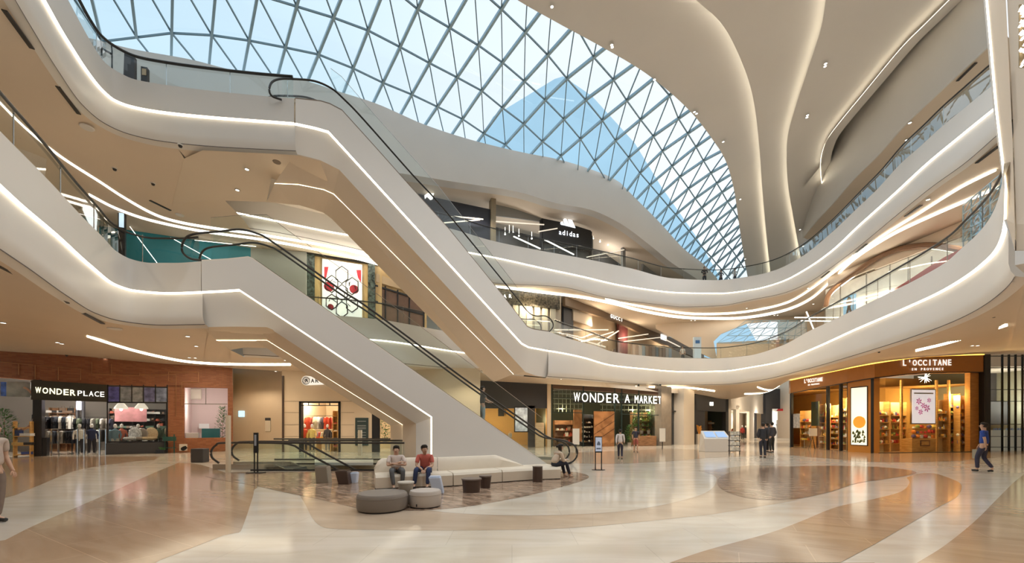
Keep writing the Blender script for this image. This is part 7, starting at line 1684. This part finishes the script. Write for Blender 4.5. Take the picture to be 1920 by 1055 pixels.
# ================================================================ SEATING
M_leather = mat('cream_leather', (.68,.59,.47), .45, noise=.02, nscale=4, bump=.03)
def sofa():
    root = thing('long_curved_sofa', on_floor(840, 913), 'long curved cream leather sofa in front of the escalator', 'sofa')
    front = [on_floor(x, y) for x, y in ((703,918),(770,914.5),(840,912.5),(922,906),(998,900.5),(1052,898))]
    fr_ = spline(front, 8); n = len(fr_)
    L = [0.0]
    for a, b in zip(fr_, fr_[1:]): L.append(L[-1]+(b-a).length)
    def nrm(i): a, b = fr_[max(0,i-1)], fr_[min(n-1,i+1)]; d = (b-a).normalized(); return Vector((-d.y, d.x, 0))
    S, D = .36, .98
    cuts = [0, int(n*.22), int(n*.43), int(n*.64), int(n*.84), n-1]
    for k in range(5):
        i0, i1 = cuts[k], cuts[k+1]; prof = [(.0,.03),(.0,S-.06),(.05,S),(D-.35,S+.02),(D,S+.02),(D,.03)]
        rings = []
        for i in range(i0, i1+1):
            ins = 0.0
            if i == i0: ins = .012
            if i == i1: ins = -.012
            nn = nrm(i); d = Vector((nn.y, -nn.x, 0)); rings.append([fr_[i]+d*ins+nn*o+Vector((0,0,z)) for o, z in prof])
        mb = MB(); mb.loft(rings)
        mb.face([len(mb.v)-len(prof)+j for j in range(len(prof))]); mb.face(list(range(len(prof)))[::-1]); mb.build('seat_module', M_leather, root, smooth=True)
    bmax = int(n*.72)
    bc_ = [0, int(n*.17), int(n*.36), int(n*.62), int(n*.72)]
    for k in range(3):
        i0, i1 = bc_[k], bc_[k+1] if k < 2 else int(n*.80); rings = []
        for i in range(i0, i1+1):
            u = i/n; h = .74
            if u < .05: h = .40+.34*math.sin(min(1, (u+.01)/.06)*math.pi/2)
            if u > .66: h = .74-(u-.66)/.14*.36
            h = max(h, .385); nn = nrm(i); dd = Vector((nn.y, -nn.x, 0)); ins = .012 if i == i0 else (-.012 if i == i1 else 0)
            rings.append([fr_[i]+dd*ins+nn*o+Vector((0,0,z)) for o, z in ((D-.42,S),(D-.38,S+(h-S)*.7),(D-.28,h-.01),(D-.18,h),(D-.06,h-.03),(D,S+(h-S)*.6),(D,S-.1))])
        mb = MB(); mb.loft(rings); m_ = 7; mb.face([len(mb.v)-m_+j for j in range(m_)]); mb.face(list(range(m_))[::-1]); mb.build('backrest', M_leather, root, smooth=True)
    pl = MB(); pl.loft([[p+nrm(i)*.05 for i, p in enumerate(fr_)], [p+nrm(i)*.05+Vector((0,0,.04)) for i, p in enumerate(fr_)]]); pl.build('plinth', M_blackp, root)
    return fr_, nrm
sofa_line, sofa_n = sofa()
def ottoman(px, pyf, wpx, h, m, label, tagm=False):
    Yf = F*H0/(pyf-PY); r = wpx/2/F*(Yf+.4); r = wpx/2/F*(Yf+r); q = Vector(((px-PX)/F*(Yf+r), Yf+r, 0))
    t = thing('round_ottoman', q, label, 'ottoman')
    mb = MB(); mb.lathe([(r*.97,.03),(r,.07),(r,h-.08),(r*.98,h-.03),(r*.93,h-.005),(r*.85,h),(0,h)], c=q, seg=48); mb.build('cushion', m, t, smooth=True)
    mb = MB(); mb.tube([q+Vector((math.cos(a)*r*1.0, math.sin(a)*r*1.0, h-.075)) for a in frange(0, 2*math.pi, 49)], .006, 5); mb.build('piping', m, t, smooth=True)
    mb = MB(); mb.lathe([(r*.93,0),(r*.93,.035)], c=q, seg=32); mb.build('base', M_blackp, t)
    if tagm: a = -1.9; p = q+Vector((math.cos(a)*r*1.005, math.sin(a)*r*1.005, .05)); mb = MB(); mb.box(p.x-.012,p.x+.012,p.y-.006,p.y+.004,p.z,p.z+.05); mb.build('label_tab', M_blackp, t)
ottoman(717, 964.5, 92, .335, mat('taupe_leather', (.205,.172,.145), .5, bump=.03, nscale=6), 'large dark taupe round ottoman in the foreground')
ottoman(797.5, 955, 59, .335, mat('greige_leather', (.46,.40,.35), .5, bump=.03, nscale=6), 'smaller light greige round ottoman beside the dark one', True)
# tapered side tables
def rnd_table(px, pyb, h, r0, r1, m, label, name='side_table', sy=1.0, mt=None):
    q = on_floor(px, pyb); t = thing(name, q, label, 'table' if 'table' in name else 'stool')
    mb = MB(); mb.lathe([(r0,0),(r0*.98,.02),(r1*.94,h-.03)], c=q, seg=28, sy=sy); mb.build('body', m, t, smooth=True)
    mb = MB(); mb.lathe([(r1*.95,h-.035),(r1,h-.03),(r1,h-.004),(r1*.985,h),(0,h)], c=q, seg=28, sy=sy); mb.build('top', mt or m, t, smooth=True); return t
M_dkb = mat('dark_brown_lacquer', (.065,.038,.028), .4); M_dkb2 = mat('brown_top', (.16,.12,.10), .35)
rnd_table(761, 945, .47, .10, .17, mat('khaki_lacquer', (.33,.28,.22), .4), 'khaki tapered side table between the two ottomans', mt=mat('khaki_top', (.50,.45,.38), .35))
rnd_table(884, 922, .34, .21, .25, M_dkb, 'larger dark brown drum table in front of the sofa', mt=M_dkb2)
rnd_table(910, 914.5, .33, .13, .165, M_dkb, 'smaller dark brown drum table tucked behind the larger one', mt=M_dkb2)
q = on_floor(1008, 903); t = thing('side_table', q, 'tall dark brown cylinder table near the right end of the sofa', 'table'); mb = MB(); mb.lathe([(.145,0),(.145,.44)], c=q, seg=28); mb.build('body', M_dkb, t, smooth=True); mb = MB(); mb.lathe([(.15,.44),(.15,.455),(0,.456)], c=q, seg=28); mb.build('top', M_dkb2, t)
def slab_stool(px, pyb, h, w0, w1, lean, m, label, rz=0.0, d=.30):
    q = on_floor(px, pyb); t = thing('slab_stool', q, label, 'stool', None)
    mb = MB(); V = []
    for z, w, l in ((0, w0, 0), (h, w1, lean)):
        V.append([Vector((x, y, z)) for x, y in ((l-w/2,0),(l+w/2,0),(l+w/2,d),(l-w/2,d))])
    R = Matrix.Translation(q) @ Matrix.Rotation(rz, 4, 'Z'); V = [[R @ v for v in r] for r in V]; mb.loft(V, closed=True); mb.face(range(4)); mb.face([4,5,6,7]); mb.build('body', m, t, bevel=.02)
    mb = MB(); a = [R @ Vector((x, y, h+.004)) for x, y in ((lean-w1/2+.02,.02),(lean+w1/2-.02,.02),(lean+w1/2-.02,d-.02),(lean-w1/2+.02,d-.02))]; mb.poly(a); mb.poly([p+Vector((0,0,.008)) for p in a]); mb.build('seat_pad', m, t)
M_ice = mat('ice_blue_lacquer', (.50,.56,.68), .35)
slab_stool(822, 926, .40, .25, .28, -.10, M_ice, 'ice blue slanted stool in front of the coral shirted man', .1)
slab_stool(604, 906, .47, .34, .34, -.05, mat('olive_brown_lacquer', (.24,.20,.15), .4), 'olive brown slab stool behind the seating', .05)
slab_stool(644, 908, .37, .30, .34, -.08, M_dkb, 'dark brown slab stool next to the ice blue one')
slab_stool(661, 906, .30, .18, .20, .02, M_ice, 'small ice blue stool half hidden by the dark brown stool', d=.2)

# ================================================================ PEOPLE
def skin_obj(name, verts, edges, rad, m, parent, root=0, sub=2):
    me = bpy.data.meshes.new(name); me.from_pydata([tuple(v) for v in verts], edges, [])
    bm = bmesh.new(); bm.from_mesh(me); sl = bm.verts.layers.skin.verify(); bm.verts.ensure_lookup_table()
    for i, v in enumerate(bm.verts):
        r = rad[i]; v[sl].radius = r if isinstance(r, tuple) else (r, r); v[sl].use_root = (i == root)
    bm.to_mesh(me); bm.free()
    o = bpy.data.objects.new(name, me); COL.objects.link(o)
    s = o.modifiers.new('s', 'SKIN'); s.use_smooth_shade = True; s.branch_smoothing = .6; ss = o.modifiers.new('u', 'SUBSURF'); ss.levels = sub; ss.render_levels = sub
    dg = bpy.context.evaluated_depsgraph_get(); nm = bpy.data.meshes.new_from_object(o.evaluated_get(dg)); bpy.data.objects.remove(o)
    nm.name = name; nm.materials.clear(); nm.materials.append(m)
    for p in nm.polygons: p.use_smooth = True; p.material_index = 0
    r = bpy.data.objects.new(name, nm); COL.objects.link(r)
    if parent: r.parent = parent
    return r
M_skin = mat('skin_tone', (.52,.32,.22), .55); M_hair = mat('black_hair', (.015,.012,.010), .5)
BASE = dict(pelvis=(0,0,.94), spine=(0,-.01,1.12), chest=(0,0,1.32), neck=(0,0,1.47), skull=(0,.02,1.545), crown=(0,.01,1.68))
def person(loc, rz, label, J, shirt, trousers, sleeve='short', shoes=(.03,.03,.03), hair='short', jacket=False, scale=1.0, shorts=False, fingers=True, haircol=None, extra=None):
    t = thing('person', loc, label, 'person', None, rz); t.scale = (scale,)*3
    j = dict(BASE); j.update(dict(shL=(-.175,0,1.41), shR=(.175,0,1.41), elL=(-.22,-.02,1.13), elR=(.22,-.02,1.13), wrL=(-.22,.08,.90), wrR=(.22,.08,.90), hpL=(-.085,0,.90), hpR=(.085,0,.90), knL=(-.09,.02,.48), knR=(.09,.02,.48), anL=(-.09,-.02,.09), anR=(.09,-.02,.09))); j.update(J)
    j = {k: Vector(v) for k, v in j.items()}
    V = []; E = []; R = []; ix = {}
    def av(k, p, r, par=None):
        ix[k] = len(V); V.append(Vector(p)); R.append(r)
        if par is not None: E.append((ix[par], ix[k]))
    av('pelvis', j['pelvis'], (.125,.10)); av('spine', j['spine'], (.115,.09), 'pelvis'); av('chest', j['chest'], (.135,.10), 'spine'); av('upch', j['chest'].lerp(j['neck'], .58), (.065,.055), 'chest'); av('neck', j['neck'], .048, 'upch')
    hd = (j['crown']-j['skull']); av('skull', j['skull'], (.070,.078), 'neck'); av('mid', j['skull'].lerp(j['crown'], .5), (.078,.092), 'skull'); av('crown', j['crown'], (.055,.065), 'mid')
    for s in 'LR':
        av('sh'+s, j['sh'+s], .055, 'upch'); av('ua'+s, j['sh'+s].lerp(j['el'+s], .5), .047, 'sh'+s); av('el'+s, j['el'+s], .038, 'ua'+s); av('fa'+s, j['el'+s].lerp(j['wr'+s], .45), .036, 'el'+s); av('wr'+s, j['wr'+s], .025, 'fa'+s)
        av('hp'+s, j['hp'+s], .088, 'pelvis'); av('th'+s, j['hp'+s].lerp(j['kn'+s], .5), .076, 'hp'+s); av('kn'+s, j['kn'+s], .054, 'th'+s); av('cf'+s, j['kn'+s].lerp(j['an'+s], .35), .052, 'kn'+s); av('an'+s, j['an'+s], .034, 'cf'+s)
        toe = j.get('toe'+s, j['an'+s]+Vector((0,.13,-.05))); av('ft'+s, toe, .032, 'an'+s)
        hv = j.get('hand'+s, None); d = (Vector(hv)-j['wr'+s]).normalized() if hv is not None else (j['wr'+s]-j['el'+s]).normalized()
        av('pm'+s, j['wr'+s]+d*.055, (.036,.018), 'wr'+s)
    body = skin_obj('body', V, E, R, M_skin, t)
    for s in 'LR':   # fingers and thumb rooted in the palm
        hv = j.get('hand'+s, None); d = (Vector(hv)-j['wr'+s]).normalized() if hv is not None else (j['wr'+s]-j['el'+s]).normalized()
        pm = j['wr'+s]+d*.06; side = d.cross(Vector((0, .3, 1))); 
        if side.length < .1: side = Vector((1, 0, 0))
        side.normalize(); curl = side.cross(d).normalized()
        if curl.z > 0: curl = -curl
        if fingers:
            FV, FE, FR = [pm-d*.02], [], [.016]
            for k, (o, L) in enumerate(((-.027,.062),(-.009,.075),(.009,.070),(.026,.055))):
                b = len(FV); FV += [pm+side*o+d*.02, pm+side*o*1.1+d*(.03+L*.5)+curl*.008, pm+side*o*1.1+d*(.03+L*.85)+curl*.03]; FR += [.009, .008, .0065]; FE += [(0, b), (b, b+1), (b+1, b+2)]
            sg_ = -1 if s == 'L' else 1; b = len(FV); FV += [pm-side*sg_*.032-d*.01, pm-side*sg_*.05+d*.025+curl*.01, pm-side*sg_*.052+d*.05+curl*.015]; FR += [.011, .009, .007]; FE += [(0, b), (b, b+1), (b+1, b+2)]
            skin_obj('hand', FV, FE, FR, M_skin, t, sub=1)
    # clothing
    g = .014 if not jacket else .028
    def sub(keys, rads, m, nm, edges):
        return skin_obj(nm, [V[ix[k]] if isinstance(k, str) else k for k in keys], edges, rads, m, t)
    sh = ['pelvis','spine','chest']; low = j['pelvis']+(j['spine']-j['pelvis'])*(.0 if not jacket else -.55)
    K = [low, j['spine'], j['chest'], j['chest'].lerp(j['neck'], .56), j['chest'].lerp(j['neck'], .92)]; RR = [(.145+g,.118+g), (.135+g,.108+g), (.150+g,.112+g), (.105+g,.092+g*.6), (.062,.060)]; EE = [(0,1),(1,2),(2,3),(3,4)]
    for s in 'LR':
        e0 = len(K); K += [j['sh'+s], j['sh'+s].lerp(j['el'+s], .5)]; RR += [.056+g*.6, .052+g*.6]; EE += [(3, e0), (e0, e0+1)]
        if sleeve == 'long': K += [j['el'+s], j['el'+s].lerp(j['wr'+s], .9)]; RR += [.045+g, .033+g*.7]; EE += [(e0+1, e0+2), (e0+2, e0+3)]
        else: K += [j['sh'+s].lerp(j['el'+s], .78)]; RR += [.052+g*.5]; EE += [(e0+1, e0+2)]
    skin_obj('jacket' if jacket else 'shirt', K, EE, RR, cloth(shirt), t)
    K = [j['pelvis']+Vector((0,0,.03)), j['pelvis']]; RR = [(.128,.100),(.138,.112)]; EE = [(0,1)]
    for s in 'LR':
        e0 = len(K); K += [j['hp'+s], j['hp'+s].lerp(j['kn'+s], .5), j['kn'+s]]; RR += [.098, .087, .066]; EE += [(1, e0), (e0, e0+1), (e0+1, e0+2)]
        if not shorts: K += [j['kn'+s].lerp(j['an'+s], .5), j['an'+s]+Vector((0,0,.02))]; RR += [.060, .050]; EE += [(e0+2, e0+3), (e0+3, e0+4)]
    skin_obj('trousers', K, EE, RR, cloth(trousers), t)
    for s in 'LR':
        toe = j.get('toe'+s, j['an'+s]+Vector((0,.13,-.05))); hl = j['an'+s]-(toe-j['an'+s])*.25; hl.z = toe.z
        skin_obj('shoe', [hl, j['an'+s].lerp(toe, .45)-Vector((0,0,.015)), toe+(toe-j['an'+s])*.15], [(0,1),(1,2)], [.042,.045,.036], mat('shoe_%d' % int(shoes[0]*99), shoes, .5), t, sub=1)
    # face and hair
    up = hd.normalized(); fw = Vector(j.get('face', (0, 1, 0))); fw = (fw-up*fw.dot(up)).normalized(); rt = fw.cross(up); c = j['skull']+up*.065
    HM = mat('hair_%d' % int((haircol or (.015,))[0]*999), haircol or (.015,.012,.010), .6)
    mb = MB()
    for s in (-1, 1): p = c+fw*.082+rt*s*.030+up*.012; mb.lathe([(0,-.007),(.009,0),(0,.007)], c=p, seg=8)
    mb.build('eyes', M_blackp, t, rel=(0,0,0))
    mb = MB(); mb.tube([c+fw*.082+up*.012, c+fw*.104-up*.022, c+fw*.086-up*.03], [.007,.013,.008], 6); 
    for s in (-1, 1): mb.tube([c+rt*s*.078+up*.02, c+rt*s*.092+up*.01-fw*.006, c+rt*s*.08-up*.03], [.008,.014,.007], 6)
    mb.build('nose_and_ears', M_skin, t, smooth=True, rel=(0,0,0))
    mb = MB(); mb.tube([c+fw*.083-up*.052-rt*.022, c+fw*.090-up*.054, c+fw*.083-up*.052+rt*.022], .006, 6); mb.build('mouth', mat('lips', (.35,.13,.10), .5), t, rel=(0,0,0))
    R3 = Matrix((rt, fw, up)).transposed().to_4x4(); hc = c+up*.026-fw*.016; HMx = Matrix.Translation(hc) @ R3 @ Matrix.Rotation(.32, 4, 'X') @ Matrix.Scale(.93, 4)
    mb = MB(); prof = [(.090,.008),(.098,.03),(.088,.072),(.055,.098),(0,.105)]
    mb.lathe(prof, seg=18, sy=1.12, M=HMx)
    bk = HMx @ Matrix.Translation((0,-.012,0)); hp = [[bk @ Vector((r*.092*math.sin(a), -r*.104*math.cos(a), z)) for a in frange(-1.45, 1.45, 12)] for r, z in ((1.03,.04),(1.0,-.01),(.93,-.045 if hair == 'short' else -.06),(.80,-.07 if hair == 'short' else -.16))]
    if hair == 'long': hp.append([bk @ Vector((.8*.092*math.sin(a), -.9*.104*math.cos(a), -.26)) for a in frange(-1.4, 1.4, 12)])
    mb.loft(hp)
    if hair == 'bun': mb.lathe([(0,-.05),(.045,-.03),(.055,0),(.045,.03),(0,.05)], seg=12, M=HMx @ Matrix.Translation((0,-.14,.03)))
    mb.build('hair', HM, t, smooth=True, rel=(0,0,0))
    if extra: extra(t, j)
    return t
def seat_pose(zs=.36, lean=0.0, **k):
    d = dict(pelvis=(0,0,zs+.11), spine=(0,.01+lean*.3,zs+.25), chest=(0,.02+lean*.7,zs+.39), neck=(0,.03+lean*1.0,zs+.515), skull=(0,.05+lean*1.15,zs+.58), crown=(0,.05+lean*1.25,zs+.705),
             shL=(-.17,.02+lean*.8,zs+.47), shR=(.17,.02+lean*.8,zs+.47), hpL=(-.09,.03,zs+.10), hpR=(.09,.03,zs+.10), knL=(-.13,.42,zs+.13), knR=(.13,.42,zs+.13), anL=(-.13,.46,.08), anR=(.13,.44,.08))
    d.update(k); return d
def sofa_seat(px, back=.34):
    best = min(range(len(sofa_line)), key=lambda i: abs(PX+F*sofa_line[i].x/sofa_line[i].y-px)); p = sofa_line[best]+sofa_n(best)*back; return Vector((p.x, p.y, 0)), sofa_n(best)
p, nn = sofa_seat(743); face = math.atan2(-nn.y, -nn.x)-math.pi/2
person(p, face, 'seated man in pale tee shirt, arms crossed, left end of the sofa', seat_pose(.36, -.04, elL=(-.24,.14,.60), elR=(.24,.14,.60), wrL=(.05,.27,.64), wrR=(-.05,.24,.68), handL=(.17,.24,.68), handR=(-.17,.21,.70), face=(.25,1,-.1), knL=(-.14,.42,.48), knR=(.15,.40,.48), anL=(-.12,.40,.08), anR=(.10,.46,.08)), (.60,.50,.44), (.10,.10,.10), scale=.98)
p, nn = sofa_seat(797, .32); face = math.atan2(-nn.y, -nn.x)-math.pi/2
person(p, face, 'seated man in a coral shirt and jeans, hands clasped', seat_pose(.36, .12, elL=(-.21,.22,.57), elR=(.21,.22,.57), wrL=(-.05,.42,.50), wrR=(.05,.42,.50), handL=(-.02,.50,.44), handR=(.02,.50,.44), face=(-.45,1,-.15), knL=(-.13,.44,.49), knR=(.20,.40,.49), anL=(-.10,.48,.08), anR=(.24,.40,.08)), (.52,.13,.10), (.035,.05,.11), scale=1.0)
p, nn = sofa_seat(1043, .30)
def phone(t, j):
    mb = MB(); c = (j['wrL']+j['wrR'])/2+Vector((0,.09,.0)); mb.box(c.x-.07,c.x+.07,c.y-.06,c.y+.06,c.z-.005,c.z+.01); mb.build('booklet', mat('white_paper', (.75,.73,.7), .5), t, rel=(0,0,0))
person(p+Vector((0,.0,0)), math.radians(-62), 'seated woman in beige top and black trousers reading at the sofa end', seat_pose(.36, .20, elL=(-.20,.26,.56), elR=(.20,.26,.56), wrL=(-.08,.44,.60), wrR=(.08,.44,.60), handL=(-.02,.54,.60), handR=(.02,.54,.60), face=(0,.8,-.6), anL=(-.10,.50,.08), anR=(.12,.56,.08)), (.56,.44,.33), (.02,.022,.035), sleeve='long', hair='bun', shoes=(.35,.25,.18), scale=.95, extra=phone)
# man on the escalator
pl = Plane2(A_lo, B_lo, .75); tt, pp_ = pl.hit(905, 780); zt = resample(oT[1], [tt])[0]; sp_ = pl.pt(tt, round((zt-.25)/.2)*.2+.0)
dirr = math.atan2(B_lo.y-A_lo.y, B_lo.x-A_lo.x)-math.pi/2
person(Vector((sp_.x, sp_.y, sp_.z+.02)), dirr+.2, 'man in a grey shirt and pale trousers riding the lower escalator holding papers', dict(elR=(.24,.08,1.14), wrR=(.14,.30,1.06), handR=(.12,.4,1.04), elL=(-.22,.05,1.13), wrL=(-.10,.28,1.04), handL=(-.06,.38,1.03), knL=(-.09,.06,.49), anL=(-.09,.0,.09)), (.13,.12,.11), (.34,.38,.38), scale=1.0, hair='short', extra=phone)
walk = dict(knL=(-.09,.14,.50), anL=(-.09,.13,.09), knR=(.09,.03,.49), anR=(.09,-.18,.12), toeR=(.09,-.07,.03), elL=(-.22,-.08,1.14), wrL=(-.22,-.10,.90), elR=(.22,.02,1.14), wrR=(.22,.16,.94))
def walker(px, py, rz, label, J, a, b, **k): return person(on_floor(px, py), rz, label, J, a, b, **k)
walker(1163, 860, math.radians(-15), 'man in a white shirt and dark trousers walking past the market shop', dict(walk, pelvis=(0,0,.92)), (.68,.62,.60), (.03,.03,.05), scale=.86, fingers=False, sleeve='long')
walker(1192, 847.5, math.radians(170), 'woman in a dark top and red shorts walking behind the white shirted man', walk, (.05,.05,.07), (.35,.10,.07), hair='long', shorts=True, scale=.92, fingers=False)
st_ = dict(elL=(-.21,.0,1.13), wrL=(-.16,.12,.96))
walker(1430.5, 858, math.radians(-12), 'man in a dark suit, leftmost of the three standing at the corridor', dict(st_), (.035,.035,.04), (.03,.03,.035), sleeve='long', jacket=True, scale=1.05, fingers=False)
walker(1437.5, 848, math.radians(25), 'man in a dark suit, half hidden middle one of the three at the corridor', dict(st_), (.03,.03,.035), (.02,.02,.025), sleeve='long', jacket=True, scale=1.08, fingers=False)
walker(1447, 848.5, math.radians(12), 'man in a dark grey suit, rightmost of the three standing at the corridor', dict(st_), (.05,.05,.06), (.025,.025,.03), sleeve='long', jacket=True, scale=1.10, fingers=False)
def carry(t, j):
    mb = MB(); c = j['wrR']+Vector((.03,.02,-.32)); mb.box(c.x-.05,c.x+.05,c.y-.16,c.y+.16,c.z-.18,c.z+.14); mb.tube([c+Vector((0,-.08,.14)), c+Vector((0,0,.29)), c+Vector((0,.08,.14))], .008, 5); o = mb.build('carrier_bag', mat('khaki_bag', (.40,.36,.26), .6), t, rel=(0,0,0))
walker(1845, 884, math.radians(25), 'person in a blue tee shirt walking before the cosmetics shop with a bag', dict(walk), (.03,.07,.30), (.04,.04,.07), scale=1.02, extra=carry)
q = Vector(((-14-PX)/F*6.6, 6.6, 0)); person(q, math.radians(-80), 'person in pale clothes cut by the left picture edge', dict(wrR=(.20,.20,.98), elR=(.22,.04,1.12)), (.45,.36,.30), (.20,.15,.12), scale=.98, sleeve='short')
for k, (px, c1) in enumerate(((1322,(.02,.02,.03)), (1353,(.1,.1,.12)), (1378,(.45,.45,.45)))):
    f3 = curve_fn(t3r)(px); d = Vector((f3.x, f3.y, 0)).normalized()*.8; person(Vector((f3.x+d.x, f3.y+d.y, ZF3)), math.radians(170), ['person in black leaning at the far top gallery rail', 'person with dark hair behind the far top gallery rail, middle of three', 'person in pale grey behind the far top gallery rail, rightmost of three'][k], dict(elL=(-.25,.05,1.18), elR=(.25,.05,1.18), wrL=(-.12,.28,1.08), wrR=(.12,.28,1.08)), c1, (.04,.04,.05), fingers=False, scale=(.98,.8,.8)[k], sleeve='long')
f2 = curve_fn(t2r)(1284); person(Vector((f2.x+.25, f2.y+.9, ZF2)), math.radians(160), 'small person in pale clothes behind the middle gallery rail', {}, (.5,.45,.4), (.1,.1,.1), fingers=False, scale=.9)

# ================================================================ LABELS: tell look-alikes apart by their place in their row
def finish_labels():
    by = {}
    for o in list(COL.objects):
        if o.parent is None and o.get('label') and o.get('category'): by.setdefault(o['label'], []).append(o)
    def sx(o):
        if o.type == 'MESH' and o.location.length < 1e-6:
            v = sum((c.co for c in o.data.vertices), Vector())/max(1, len(o.data.vertices))
        else: v = o.location
        return v.x/max(.5, v.y)
    for lb, L in by.items():
        if len(L) < 2: continue
        L.sort(key=sx); w = len(lb.split())
        for i, o in enumerate(L):
            if w+3 <= 16: o['label'] = '%s, %s from left' % (lb, ORD[min(i, len(ORD)-1)])
            if not o.get('group'): o['group'] = lb[:40]
finish_labels()
